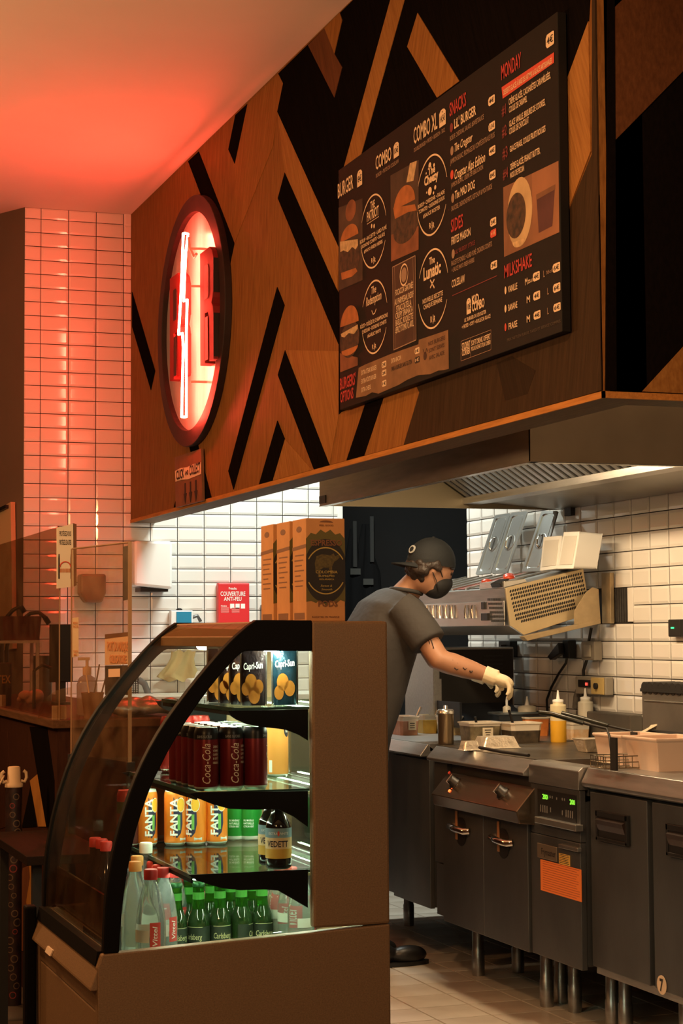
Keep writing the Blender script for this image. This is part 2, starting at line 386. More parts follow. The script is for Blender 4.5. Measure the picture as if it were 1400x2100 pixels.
# dark field in the upper right with its light strips, as cut in the photo
strip([(571, 151), (581, 171), (569, 229), (695, 507), (695, 850), (700, 845), (1166, 676), (1160, 450), (1156, 183), (1208, 44), (1217, -120), (1224, -700), (725, -0.5)], w_dk, 0.002)
strip([(633, 92.7), (667, 58), (687, 110), (703, 138), (687, 200)], w_br, 0.004)
strip([(667, 58), (698, 26.7), (703, 41), (687, 110)], w_or3, 0.004)
strip([(802, 0), (831, 0), (742, 317), (707, 342)], w_or2, 0.004)
strip([(802, 0), (831, 0), (868, -128), (838, -108)], w_or2, 0.004)
strip([(858, 26.7), (943.4, 166.6), (897.8, 200.5), (836.6, 95.9)], w_or3, 0.004)
strip([(1208, 44), (1213, 310.7), (1161, 447), (1157, 183)], w_or2, 0.004)
# right-hand brown stained area
strip([(853, 788), (861, 805), (829, 915), (1238, 804), (1230, 400), (1217, 310.7), (1161, 450), (1166, 676)], w_db, 0.003)
strip([(1037, 822), (1083, 808), (1100, 760), (1050, 730), (1020, 745)], wood('veneer_deep_brown', (0.036, 0.021, 0.012), (0.022, 0.013, 0.008), -0.42), 0.0035)
strip([(1217, 0), (1217, 300), (1222, 806), (1238, 802), (1225, 0)], w_db, 0.006)
strip([(1217, -700), (1217, 0), (1225, 0), (1219, -700)], w_db, 0.006)
# black stripes on the orange field
for pts in ([(271.5, 599), (318.5, 761), (310, 800), (271.5, 670)], [(386.5, 331), (408, 311), (481, 499), (470, 551)], [(483.4, 236), (508, 213), (482, 336), (469, 306.5)],
            [(584.6, 354), (570.5, 406.7), (695, 706), (695, 602)], [(569, 589), (584, 626), (479.5, 1004), (469, 966)], [(585.3, 718), (570.5, 769), (644.4, 967), (676.6, 957)],
            [(569.5, 862.9), (584.6, 900.6), (559.7, 991), (532, 998)], [(388, 912), (404.6, 905.6), (434, 1022), (416, 1027)], [(360, 1030), (363, 1020), (362, 1041), (357, 1043)],
            [(752, 822), (788.6, 812), (747.9, 936.5), (711.4, 947)]):
    strip(pts, w_dk, 0.003, name='stained_stripe')
# lighter veneer pieces between them
for pts, mt in (([(569, 229), (584, 354), (691, 598), (695, 507)], w_or2), ([(508, 213), (571, 151), (581, 171), (569, 229), (560, 300), (481, 499), (482, 336)], w_or3),
                ([(788.6, 812), (853, 788), (861, 805), (829, 915), (747.9, 936.5)], w_or3), ([(585, 718), (695, 720), (695, 850), (676, 957)], w_or2), ([(700, 850), (752, 822), (711, 947), (679, 957)], w_or3),
                ([(559.7, 991), (584.6, 900.6), (640, 968)], w_or2)):
    strip(pts, mt, 0.0015)
# near end face of the soffit
strip([(1254, 20), (1275, 0), (1320, -50), (1420, -50), (1420, 125), (1259, 289)], w_br, 0.004, so2, 'veneer_strip', 'y', YE)
strip([(1315.7, 803), (1420, 689), (1420, 809)], w_or2, 0.004, so2, 'veneer_strip', 'y', YE)
strip([(1244, 0), (1258, 0), (1262, 803), (1240, 802)], w_dk, 0.006, so2, 'veneer_strip', 'y', YE)
# ================================================================ MENU BOARD
XB = XS-0.035
m_board = mat('menu_board_black', (0.010, 0.0085, 0.008), 0.6, noise=0.2, nscale=30, spec=0.2)
m_cream = mat('menu_print_cream', (0.80, 0.60, 0.40), 0.7)
m_dim = mat('menu_print_dim', (0.33, 0.21, 0.14), 0.7)
m_red = mat('menu_print_red', (0.50, 0.045, 0.04), 0.7)
m_dred = mat('menu_print_dark_red', (0.20, 0.03, 0.03), 0.7)
m_ban = mat('menu_print_banner', (0.62, 0.07, 0.04), 0.7)
m_ink = mat('menu_print_ink', (0.02, 0.014, 0.012), 0.7)
p_tl, p_bl = on(695, 350, 'x', XB), on(697, 841, 'x', XB)
p_br = on(1152, 680, 'x', XB)
YL, YR, ZB0, ZB1 = p_bl.y, p_br.y, p_br.z, on(898, 201, 'x', XB).z
board = thing('menu_board', 'black wall menu board with cream burger lettering on wooden soffit', 'menu board', (XB, (YL+YR)/2, ZB0))
obj('panel', MB().box(XB, XS-0.0075, YR, YL, ZB0, ZB1), m_board, board, 0.002)
def Z1(x, y): return (680+x/2.8, 160+y/2.8)
def Z3(x, y): return (680+x/5.385, 500+y/5.385)
def Z4(x, y): return (900+x/5.185, 40+y/5.185)
def Z5(x, y): return (900+x/5.185, 420+y/5.185)
def PB(p, lay=1): return on(p[0], p[1], 'x', XB)+V(-0.0006*lay, 0, 0)
def T(Z, s, xl, yb, xr, yt, mt=m_cream, bold=0.012, shear=0.0, lay=3):
    p0 = PB(Z(xl, yb), lay); p1 = PB(Z(xr, yb), lay); p2 = PB(Z(xl, yt), lay)
    text(board, s, plane_fn(p0, (0, p1.y-p0.y, 0), (0, 0, p2.z-p0.z)), mt, 'lettering', bold, shear)
def F(Z, pts, mt, lay=1, name='print'):
    return obj(name, MB().poly([PB(Z(*p), lay) for p in pts]), mt, board)
def FE(Z, x, y, rx, ry, mt, lay=1, a0=0, a1=2*PI, n=28, name='print', rot=0):
    """flat printed ellipse: rx, ry given in zoom pixels at its centre"""
    c = PB(Z(x, y), lay); ry_ = abs(PB(Z(x+rx, y), lay).y-PB(Z(x-rx, y), lay).y)/2; rz = abs(PB(Z(x, y-ry), lay).z-c.z)
    pts = [c+V(0, -ry_*math.cos(a0+(a1-a0)*i/n), rz*math.sin(a0+(a1-a0)*i/n)) for i in range(n)]
    return obj(name, MB().poly(pts), mt, board)
def TAG(Z, x0, x1, y0, y1, s, mt=m_cream, ink=m_ink, arch=False):
    """price tag: x0..x1, top y0 .. bottom y1 of the left and right edge centre"""
    p = PB(Z((x0+x1)/2, (y0+y1)/2), 3); w_ = abs(PB(Z(x0, y0)).y-PB(Z(x1, y0)).y)/2; h = abs(PB(Z(x0, y0)).z-PB(Z(x0, y1)).z)/2*0.86
    if arch: sh = [(-1, -1), (1, -1), (1, .62), (.55, .93), (0, 1), (-.55, .93), (-1, .62)]
    else: sh = [(-.7, -1), (.8, -1), (1, -.85), (1, .85), (.8, 1), (-.7, 1), (-1, .55), (-1, -.55)]
    mb = MB().poly([p+V(0, -w_*a, h*b) for a, b in sh]); obj('price_tag', mb, mt, board)
    q = p+V(-0.0006, w_*0.72, -h*(0.45 if arch else 0.5)); text(board, s, plane_fn(q, (0, -w_*1.5, 0), (0, 0, h*(0.75 if arch else 1.0))), ink, 'lettering', 0.012)
    if arch: obj('tag_hole', MB().poly([p+V(-0.0006, 0.12*w_*math.cos(t), h*0.68+0.12*h*0.8*math.sin(t)) for t in [k*PI/5 for k in range(10)]]), ink, board)
def ARCS(Z, x, y, ry, halves=((0.07, 0.86), (1.07, 1.86))):
    c = PB(Z(x, y), 3); r = abs(PB(Z(x, y-ry), 3).z-c.z)
    for a, b in halves:
        mb = MB(); n = 26; vs_ = []
        for i in range(n+1):
            t = (a+(b-a)*i/n)*PI; wd = 0.006*min(1, 0.35+3*min(i, n-i)/n)
            for q in (r, r-wd): vs_.append(c+V(0, -q*math.cos(t), q*math.sin(t)))
        mb.add(vs_, [(2*i, 2*i+1, 2*i+3, 2*i+2) for i in range(n)]); obj('print_arc', mb, m_cream, board)
# pictures first (lay 1-2)
m_p1 = mat('print_photo_dark', (0.085, 0.045, 0.028), 0.7, noise=0.6, nscale=12)
m_bun = mat('print_bun', (0.52, 0.17, 0.045), 0.7, noise=0.45, nscale=18)
m_fill = mat('print_filling', (0.10, 0.045, 0.022), 0.7, noise=0.8, nscale=45, col2=(0.012, 0.01, 0.008))
m_chz = mat('print_cheese', (0.68, 0.46, 0.24), 0.7, noise=0.4, nscale=50)
m_wdp = mat('print_wood_board', (0.30, 0.10, 0.04), 0.7, noise=0.5, nscale=14)
m_pap = mat('print_kraft_paper', (0.30, 0.155, 0.075), 0.8, noise=0.45, nscale=9)
F(Z1, [(40, 745), (178, 690), (178, 1160), (42, 1220)], m_p1, 1)
FE(Z1, 100, 1050, 62, 100, m_fill, 2); FE(Z1, 102, 925, 52, 82, m_bun, 2.5, 0, PI); F(Z1, [(50, 940), (152, 925), (154, 960), (140, 985), (120, 970), (95, 1000), (70, 990), (52, 1000)], m_chz, 3); F(Z1, [(55, 1120), (140, 1090), (150, 1110), (120, 1140), (60, 1160)], m_bun, 2.6)
FE(Z1, 110, 760, 30, 60, m_wdp, 1.5)
F(Z1, [(338, 560), (500, 470), (500, 985), (342, 1055)], m_p1, 1)
F(Z1, [(342, 900), (500, 850), (500, 985), (342, 1055)], m_wdp, 1.5); F(Z1, [(430, 600), (450, 490), (490, 475), (470, 590)], m_chz, 1.5)
FE(Z1, 425, 850, 72, 95, m_fill, 2); FE(Z1, 418, 735, 62, 115, m_bun, 2.5, 0, PI); F(Z1, [(355, 745), (480, 725), (490, 760), (440, 770), (365, 810)], m_bun, 2.6)
F(Z1, [(48, 1580), (150, 1605), (150, 1650), (50, 1690)], m_wdp, 1.2); FE(Z1, 105, 1500, 55, 105, m_fill, 2); FE(Z1, 103, 1420, 53, 112, m_bun, 2.5, 0, PI)
F(Z1, [(55, 1470), (152, 1415), (152, 1440), (130, 1470), (100, 1465), (75, 1490), (58, 1485)], m_chz, 3); FE(Z1, 105, 1550, 48, 40, m_bun, 2.2, PI, 2*PI)
# kraft paper strip
F(Z3, [(270, 1700), (300, 1370), (380, 1330), (660, 1215), (960, 1110), (965, 1060), (1290, 950), (1297, 1380), (1240, 1395), (1180, 1400), (1090, 1440), (960, 1450), (840, 1500), (740, 1560), (600, 1620), (520, 1655), (450, 1640), (380, 1680), (330, 1690)], m_pap, 2, 'kraft_print')
m_brn = mat('print_brown_panel', (0.075, 0.032, 0.02), 0.75, noise=0.4, nscale=10)
F(Z1, [(350, 1085), (483, 1018), (488, 1505), (357, 1565)], m_brn, 2)
def LINE(Z, pts, wd, mt, lay=3, closed=False):
    ps = [PB(Z(*p), lay) for p in pts]; mb = MB()
    for i in range(len(ps) if closed else len(ps)-1):
        a, b = ps[i], ps[(i+1) % len(ps)]; d = (b-a).normalized(); nn = V(0, -d.z, d.y)*wd/2; mb.poly([a-nn, b-nn, b+nn, a+nn])
    obj('print_line', mb, mt, board)
LINE(Z1, [(351, 1087), (482, 1020), (487, 1504), (358, 1562)], 0.0035, m_dim, 3, True)
LINE(Z1, [(362, 1080), (366, 1200), (363, 1300), (368, 1420), (366, 1560)], 0.002, m_dim); LINE(Z1, [(468, 1030), (472, 1150), (470, 1250), (475, 1400), (474, 1510)], 0.002, m_dim)
ARCS(Z1, 417, 1130, 65, ((0, 2),)); FE(Z1, 417, 1130, 16, 42, m_dim, 3)
for s, x0, yb, x1, yt in (('FOCACCIA GRATINÉE', 368, 1252, 470, 1218), ('AU PARMESAN, BŒUF', 364, 1307, 473, 1272), ('STRACCIATELLA', 373, 1345, 460, 1310), ('CRISPY SPIANATA', 370, 1385, 468, 1350), ('BASILIC, ROQUETTE', 370, 1425, 470, 1390), ('#SPICY TOMATO AIOLI', 366, 1470, 476, 1432)):
    T(Z1, s, x0, yb, x1, yt, m_cream, 0.01)
# headings
T(Z1, 'BURGER', 38, 692, 126, 610); TAG(Z1, 148, 177, 520, 628, '8€', arch=True)
T(Z1, 'COMBO', 255, 530, 345, 452); T(Z1, 'BURGER + FRITES OU COLESLAW', 257, 574, 388, 552, m_dim); TAG(Z1, 358, 388, 362, 462, '10€', arch=True)
T(Z1, 'COMBO XL', 473, 381, 610, 288); T(Z1, 'DOUBLE BURGER + FRITES + BOISSON - 50CL', 475, 427, 655, 404, m_dim); TAG(Z1, 620, 657, 170, 284, '14,5€', arch=True)
def RR(x0, yb, x1, yt): T(Z1, 'R', x0, yb, x0+(x1-x0)*.34, yt, bold=0.02); T(Z1, 'R', x0+(x1-x0)*.66, yb-4, x1, yt-4, bold=0.02); LINE(Z1, [((x0+x1)/2+1, yt-12), ((x0+x1)/2-1, (yb+yt)/2), ((x0+x1)/2+2, (yb+yt)/2-4), ((x0+x1)/2, yb+6)], 0.003, m_cream)
ARCS(Z1, 241, 880, 212)
T(Z1, 'THE', 225, 755, 250, 712, bold=0.02); T(Z1, 'PATRIOT', 205, 826, 273, 772, bold=0.02); LINE(Z1, [(205, 840), (273, 795)], 0.002, m_cream)
for q in (232, 246): FE(Z1, q, 850, 4, 13, m_cream, 3, n=10)
T(Z1, 'BOEUF • RACLETTE • LARD FUMÉ', 165, 955, 318, 934); T(Z1, 'OIGNONS CONFITS • SALADE', 172, 982, 308, 962); T(Z1, '#MAYO FRESH HERBS', 188, 1008, 295, 988); RR(230, 1062, 255, 1036)
ARCS(Z1, 247, 1372, 212)
T(Z1, 'The', 230, 1242, 258, 1200, shear=0.2); T(Z1, 'Redemption', 200, 1312, 288, 1262, shear=0.2); LINE(Z1, [(232, 1335), (240, 1357), (250, 1350), (258, 1325)], 0.004, m_cream)
T(Z1, 'RÖSTI • POÊLÉE DE CHAMPIGNONS', 167, 1442, 325, 1420); T(Z1, 'CHEDDAR • OIGNONS CONFITS', 178, 1470, 317, 1449); T(Z1, '#GARLIC MAYO', 208, 1492, 285, 1472); RR(235, 1558, 258, 1532)
ARCS(Z1, 577, 672, 232)
T(Z1, 'The', 556, 562, 597, 520, bold=0.03); T(Z1, 'Cheezy', 534, 622, 615, 572, bold=0.04)
for x, y, r in ((566, 502, 8), (590, 500, 5), (545, 548, 3), (566, 650, 11), (597, 628, 6), (548, 658, 3), (587, 660, 4)): FE(Z1, x, y, r, r*2.2, m_cream, 3, n=12)
T(Z1, 'BOEUF • CHEDDAR • SALADE', 498, 752, 652, 730); T(Z1, 'TOMATES • OIGNONS DOUX', 503, 782, 652, 760); T(Z1, '#SAUCE ROSTER', 528, 806, 625, 784); RR(563, 866, 592, 834)
ARCS(Z1, 583, 1210, 230)
T(Z1, 'The', 562, 1074, 595, 1034, bold=0.02); T(Z1, 'Lunatic', 530, 1164, 630, 1092, bold=0.03)
LINE(Z1, [(568, 1160), (592, 1205)], 0.006, m_cream); LINE(Z1, [(592, 1155), (568, 1205)], 0.006, m_cream)
T(Z1, 'NOUVELLE RECETTE', 525, 1299, 642, 1272); T(Z1, 'CHAQUE SEMAINE', 530, 1331, 637, 1305); RR(570, 1405, 598, 1370)
# snacks column
T(Z1, 'SNACKS', 680, 222, 775, 145, m_red); TAG(Z1, 901, 939, 100, 158, '4€')
T(Z1, "LiL' BURGER", 706, 292, 832, 238, bold=0.02); T(Z1, 'BOEUF, CHEDDAR, SALADE, #SWEETSAUCE', 682, 362, 877, 335, m_dim); TAG(Z1, 903, 940, 250, 305, '3.5€')
T(Z1, 'The Crogster', 708, 425, 812, 378, bold=0.01, shear=0.25); T(Z1, 'JAMBON BLANC, FROMAGE DU COMTÉ EXTRA LE PLUS', 684, 497, 940, 468, m_dim); TAG(Z1, 905, 942, 390, 445, '4€')
T(Z1, 'Crogster Alps Edition', 708, 584, 885, 530, bold=0.01, shear=0.25); T(Z1, 'JAMBON BLANC, CRÈME DE REBLOCHON', 688, 632, 873, 605, m_dim); TAG(Z1, 907, 943, 530, 585, '8€')
T(Z1, 'The MAD DOG', 710, 697, 825, 650, bold=0.015); T(Z1, 'SAUCISSE, OIGNONS FRITS, KETCHUP & MOUTARDE', 690, 766, 925, 738, m_dim)
for x, y, mt in ((690, 285, m_dred), (693, 418, m_dim), (693, 555, m_ban), (698, 690, m_dim), (700, 1010, m_dim)): FE(Z1, x, y, 9, 27, mt, 3, n=16)
T(Z1, 'SIDES', 688, 888, 757, 815, m_red); TAG(Z1, 912, 947, 800, 853, '3€'); TAG(Z1, 913, 947, 866, 917, '+1€', m_ban, m_cream)
T(Z1, 'FRITES MAISON', 690, 960, 800, 915); T(Z1, "LiL' BUDDY STYLE", 712, 1012, 825, 988, m_dred); T(Z1, 'RACLETTE FONDUE + LARD FUMÉ, OIGNONS CONFITS', 690, 1080, 925, 1052, m_dim); T(Z1, '+ SAUCE MAYO FRESH HERBS', 692, 1118, 822, 1092, m_dim)
TAG(Z1, 915, 952, 1048, 1100, '3€'); T(Z1, 'COLESLAW', 692, 1205, 767, 1162); LINE(Z1, [(695, 1250), (952, 1135)], 0.0025, m_dred)
TAG(Z1, 777, 802, 1256, 1362, '10€', arch=True); T(Z1, 'KiD', 808, 1300, 848, 1252, bold=0.03); T(Z1, 'COMBO', 808, 1342, 880, 1292, bold=0.03)
T(Z1, "LiL' BURGER OU CROGSTER", 765, 1402, 890, 1381, m_cream); T(Z1, '+ FRITES + SOFT + BOULE DE GLACE', 750, 1442, 915, 1421, m_cream)
LINE(Z1, [(745, 1512), (917, 1446), (917, 1560), (745, 1625)], 0.0015, m_dim, 3, True); LINE(Z1, [(800, 1490), (800, 1605)], 0.0015, m_dim)
T(Z1, 'STUDENT', 750, 1562, 797, 1524, bold=0.02); T(Z1, 'CORNER', 751, 1597, 797, 1562, bold=0.02); T(Z1, 'SOFT DRINK OFFERT', 804, 1538, 915, 1508); T(Z1, "POUR L'ACHAT D'UN COMBO", 804, 1568, 915, 1544)
# desserts column
TAG(Z4, 1140, 1228, 130, 300, '4€'); T(Z4, 'MONDAY', 668, 645, 880, 490, m_red)
F(Z4, [(668, 722), (1225, 348), (1225, 460), (680, 843)], m_ban, 2)
T(Z4, 'DESSERTS GLACÉS À BASE DE LAIT MIX & GLACES ARTISANALES', 690, 806, 1210, 750, m_cream)
for s, x0, yb, x1, yt, mt in (('#1', 672, 1028, 718, 920, m_dred), ('CRÈME GLACÉE, CACAHUÈTES CARAMÉLISÉES,', 747, 912, 1195, 845, m_cream), ('COULIS DE CARAMEL', 750, 995, 943, 930, m_cream), ('#2', 675, 1255, 725, 1140, m_dred), ('GLACE VANILLE, BRISURES DE COOKIES,', 752, 1145, 1138, 1080, m_cream), ('COULIS DE CHOCOLAT', 752, 1225, 960, 1160, m_cream), ('#3', 680, 1488, 735, 1370, m_dred), ('GLACE FRAISE, COULIS FRUITS ROUGES', 758, 1413, 1140, 1350, m_cream), ('#4', 685, 1702, 740, 1595, m_dred), ('CRÈME GLACÉE, PEANUT BUTTER,', 760, 1606, 1083, 1540, m_cream), ('NOIX DE PECAN', 762, 1690, 910, 1630, m_cream)):
    T(Z4, s, x0, yb, x1, yt, mt)
m_ph = mat('print_dessert_photo', (0.27, 0.115, 0.055), 0.7, noise=0.45, nscale=8)
F(Z1, [(985, 628), (1303, 475), (1308, 885), (990, 1028)], m_ph, 1); F(Z1, [(1150, 550), (1303, 475), (1308, 885), (1155, 952)], mat('print_cup_ground', (0.36, 0.15, 0.07), 0.7, noise=0.3, nscale=6), 1.5)
FE(Z1, 1080, 770, 72, 200, mat('print_bowl', (0.62, 0.42, 0.22), 0.7, noise=0.3, nscale=9), 2); FE(Z1, 1060, 790, 56, 130, m_fill, 2.5); FE(Z1, 1075, 930, 35, 40, m_chz, 2.7, PI, 2*PI)
F(Z1, [(1178, 700), (1282, 640), (1268, 850), (1190, 890)], mat('print_drink', (0.12, 0.035, 0.035), 0.7, noise=0.5, nscale=9), 2); F(Z1, [(1175, 670), (1285, 610), (1284, 640), (1177, 700)], m_ph, 2.5)
# milkshake
T(Z5, 'MILKSHAKE', 700, 782, 995, 645, m_red)
for k, (s, yb, ym, tg, yl, tl) in enumerate((('VANILLE', 935, 850, (708, 815), 770, (612, 722)), ('BANANE', 1130, 1040, (915, 1018), 955, (828, 935)), ('FRAISE', 1328, 1248, (1123, 1222), 1165, (1040, 1140)))):
    T(Z5, s, 740+3*k, yb, 838, yb-68); T(Z5, 'M', 920+18*(k > 0), ym+6, 945+18*(k > 0)+10*(k > 0), ym-66); TAG(Z5, 1003+4*k, 1076+4*k, tg[0], tg[1], '4€')
    T(Z5, 'L', 1115+42*(k > 0), yl, 1130+42*(k > 0), yl-70, m_dim); TAG(Z5, 1213+4*k, 1292+3*k, tl[0], tl[1], '6€')
    FE(Z5, 712, yb-25, 10, 42, m_cream if k < 2 else m_ban, 3, n=14)
T(Z5, '25cl', 950, 838, 998, 800, m_cream); T(Z5, '35cl', 1145, 740, 1205, 705, m_dim)
T(Z5, 'PRIX NETS EN EUROS, TAXES ET SERVICE COMPRIS', 730, 1455, 1300, 1425, mat('menu_print_faint', (0.07, 0.05, 0.035), 0.7))
# options strip
T(Z3, "BURGERS'", 97, 1615, 268, 1490, m_red, 0.02); T(Z3, 'OPTIONS', 100, 1755, 245, 1640, m_red, 0.02)
for s, x0, yb, x1, yt, mt in (('EXTRA STEAK BURGER', 332, 1452, 500, 1402, m_cream), ('EXTRA RÖSTI BURGER', 333, 1546, 497, 1497, m_cream), ('EXTRA CHEESE', 333, 1640, 437, 1592, m_cream), ('EXTRA BACON', 663, 1320, 770, 1270, m_cream), ('PAIN À BURGER SANS GLUTEN', 665, 1408, 890, 1360, m_ink), ('NOS BURGERS', 1070, 1130, 1258, 1085, m_brn), ('SONT SERVIS', 1075, 1205, 1250, 1160, m_brn), ('AVEC SALADE', 1080, 1285, 1250, 1240, m_brn)):
    T(Z3, s, x0, yb, x1, yt, mt, 0.015)
TAG(Z3, 557, 607, 1292, 1372, '2€'); TAG(Z3, 558, 608, 1388, 1464, '2€'); TAG(Z3, 560, 608, 1502, 1580, '1€'); TAG(Z3, 922, 973, 1142, 1220, '1€'); TAG(Z3, 920, 975, 1242, 1322, '1€', m_ink, m_cream)
FE(Z3, 1035, 1240, 18, 45, m_brn, 3); LINE(Z3, [(1028, 1210), (1012, 1165)], 0.004, m_brn); LINE(Z3, [(1040, 1205), (1052, 1155), (1065, 1190)], 0.004, m_brn)
# ================================================================ NEON SIGN
XR = XS-0.035
pc_ = on(393, 657, 'x', XR); ZN = (on(393, 401, 'x', XR).z+on(393, 913, 'x', XR).z)/2; RN = (on(393, 401, 'x', XR).z-on(393, 913, 'x', XR).z)/2
YN = (on(323, 657, 'x', XR).y+on(461, 657, 'x', XR).y)/2; KY = (on(323, 657, 'x', XR).y-on(461, 657, 'x', XR).y)/2/RN
print('NEON', RN, KY)
ri = (on(393, 437, 'x', XR).z-on(393, 882, 'x', XR).z)/2
neon = thing('neon_sign', 'round illuminated sign with two red letters and a glowing lightning bolt', 'neon sign', (XS, YN, ZN-RN))
m_rim = mat('sign_rim_brown', (0.022, 0.008, 0.006), 0.6, noise=0.3, nscale=20)
m_disc = mat('sign_back_brushed', (0.62, 0.55, 0.55), 0.32, 0.25, noise=0.2, nscale=3, stretch=(1, 8, 1))
def ringpts(r, x, n=72): return [V(x, YN+KY*r*math.cos(2*PI*i/n), ZN+r*math.sin(2*PI*i/n)) for i in range(n)]
mb = MB(); mb.rings([ringpts(RN, XS-0.003), ringpts(RN, XR), ringpts(ri, XR), ringpts(ri, XS-0.008)], False, False); obj('rim', mb, m_rim, neon, 0.003)
mb = MB(); mb.rings([ringpts(ri+0.01, XS-0.0035), ringpts(ri+0.01, XS-0.008)], True, False); obj('back_disc', mb, m_disc, neon)
m_let = mat('sign_letter_red', (0.26, 0.014, 0.014), 0.6); m_lets = mat('sign_letter_side', (0.02, 0.008, 0.008), 0.5)
def letterR(y0, y1, z0, z1):
    """block capital R in the yz plane (reads left = far y)"""
    def P(u, v): return V(XS-0.008, y0+(y1-y0)*u, z0+(z1-z0)*v)
    outer = [(0, 0), (0, 1), (.72, 1), (.92, .95), (1, .88), (1, .60), (.94, .54), (.86, .50), (.96, .46), (1, .40), (1, 0), (.66, 0), (.66, .38), (.58, .44), (.36, .44), (.36, 0)]
    hole = [(.36, .56), (.36, .86), (.60, .86), (.66, .82), (.66, .60), (.60, .56)]
    ring = outer; d = V(-0.05, 0, 0)
    mb1 = MB(); mb1.prism([P(*q) for q in ring], d)
    o = obj('letter', mb1, m_let, neon, 0.002)
    obj('letter_counter', MB().prism([P(*q)+V(-0.0505, 0, 0) for q in hole], (-0.001, 0, 0)), m_lets, o)
    obj('letter_counter', MB().prism([P(*q)+V(-0.0505, 0, 0) for q in ((.40, .02), (.40, .40), (.60, .40), (.62, .02))], (-0.001, 0, 0)), m_lets, o)
    for a, b in (((1, .02), (1, .4)), ((1, .58), (1, .88))):
        obj('letter_side', MB().prism([P(a[0]+.004, a[1]), P(b[0]+.004, b[1]), P(b[0]+.004, b[1])+d, P(a[0]+.004, a[1])+d], (0, -0.002, 0)), m_lets, o)
za, zb_ = on(405, 755, 'x', XS-0.05).z, on(405, 527, 'x', XS-0.05).z
letterR(on(405, 640, 'x', XS-0.07).y, on(432, 640, 'x', XS-0.07).y, za, zb_)
letterR(on(343, 680, 'x', XS-0.07).y, on(366, 680, 'x', XS-0.07).y, za+0.005, zb_-0.01)
m_tube = mat('neon_tube_glow', (1, 0.3, 0.2), 0.4, emit=(1.0, 0.062, 0.034), estr=330.0)
XT = XS-0.08
def N8(x, y): return on(230+x/3.0, 380+y/3.0, 'x', XT)
bolt = [N8(*p) for p in ((437, 295), (430, 500), (420, 720), (408, 918), (432, 910), (438, 1000), (432, 1200), (427, 1425), (456, 1425), (456, 1200), (456, 900), (461, 704), (440, 714), (444, 600), (452, 420), (466, 298))]
dense = []
for i, p in enumerate(bolt):
    q = bolt[(i+1) % len(bolt)]; n = max(1, int((q-p).length/0.02))
    for k in range(n): dense.append(p.lerp(q, k/n))
obj('neon_tube', MB().tube(dense, 0.0058, 8, closed=True), m_tube, neon)
m_gl = mat('glass_standoff', (0.8, 0.5, 0.45), 0.2)
for p in ((470, 630), (470, 1215), (470, 400)):
    q = N8(*p); obj('standoff', MB().tube([q+V(0, -0.04, 0), q+V(0.04, -0.05, 0), V(XS-0.008, q.y-0.05, q.z)], 0.006, 8), m_gl, neon)
q = N8(472, 320); obj('electrode', MB().tube([q, q+V(0, -.01, -.05), q+V(0.02, -0.03, -0.10), q+V(0.02, -0.06, -0.09)], 0.007, 8), m_gl, neon)
# ================================================================ click-and-collect placard
XC_ = XS-0.02
cc = thing('collect_placard', 'small brown hanging placard with torn paper strip and three down arrows', 'sign', on(388, 1035, 'x', XC_))
c4 = [on(*p, 'x', XC_) for p in ((358, 938), (412, 920), (415, 1027), (360, 1041))]
obj('board', MB().prism(c4, (0.012, 0, 0)), mat('placard_brown', (0.24, 0.10, 0.045), 0.7, noise=0.3, nscale=12), cc)
m_tp = mat('placard_paper', (0.86, 0.66, 0.46), 0.8, noise=0.2, nscale=30)
tp = [on(*p, 'x', XC_)+V(-0.001, 0, 0) for p in ((359, 966), (370, 960), (384, 958), (398, 951), (412, 948), (412, 972), (400, 977), (385, 983), (372, 984), (360, 988))]
obj('torn_strip', MB().prism(tp, (0.0006, 0, 0)), m_tp, cc)
for s, x0, x1, yb, yt in (('CLICK', 362, 378, 984, 966), ('AND', 380, 387, 975, 966), ('COLLECT', 389, 411, 975, 955)):
    p0 = on(x0, yb, 'x', XC_); p1 = on(x1, yb, 'x', XC_); p2 = on(x0, yt, 'x', XC_); text(cc, s, plane_fn(p0+V(-0.002, 0, 0), (0, p1.y-p0.y, 0), (0, 0, p2.z-p0.z)), m_ink, 'lettering', 0.03)
for k in range(3):
    p = on(380+11*k, 1012-3*k, 'x', XC_)+V(-0.001, 0, 0); obj('arrow', MB().prism([p+V(0, -.012, .05), p+V(0, .012, .05), p+V(0, .012, -.0), p+V(0, .03, -.0), p+V(0, 0, -.05), p+V(0, -.03, 0), p+V(0, -.012, 0)], (-0.001, 0, 0)), m_ink, cc)
# ================================================================ DISPLAY CASE
Y0, Y1 = 4.10, 4.88
m_bronze = mat('case_bronze_paint', (0.30, 0.185, 0.095), 0.5, 0.2, noise=0.25, nscale=260, bump=0.12, bscale=420)
m_black = mat('case_black_frame', (0.005, 0.0045, 0.004), 0.55, 0.0, spec=0.10)
m_alu = mat('aluminium_frame', (0.62, 0.62, 0.52), 0.35, 0.7)
m_white = mat('case_liner_white', (0.70, 0.72, 0.64), 0.4)
m_pane = glassmat('clear_pane', (0.95, 0.97, 0.95))
m_front = glassmat('tinted_front_glass', (0.80, 0.74, 0.62), dirt=0.05, dirtcol=(0.35, 0.22, 0.12))
m_shelf = glassmat('shelf_glass', (0.80, 0.90, 0.85), rough=0.0)
m_shelf_edge = mat('shelf_glass_edge', (0.03, 0.07, 0.06), 0.2)
m_led = mat('case_led_glow', (1, 1, 1), 0.4, emit=(0.86, 1.0, 0.76), estr=44.0)
case = thing('display_case', 'curved glass refrigerated drinks display case with bronze side panel', 'display case', (1.2, 4.5, 0))
def C6(x, y): return (200+x/2.8, 1270+y/2.8)
def PS(p, y=Y0): q = on(p[0], p[1], 'y', Y0); return V(q.x, y, q.z)
XRR = 1.552; XDR0 = 1.505
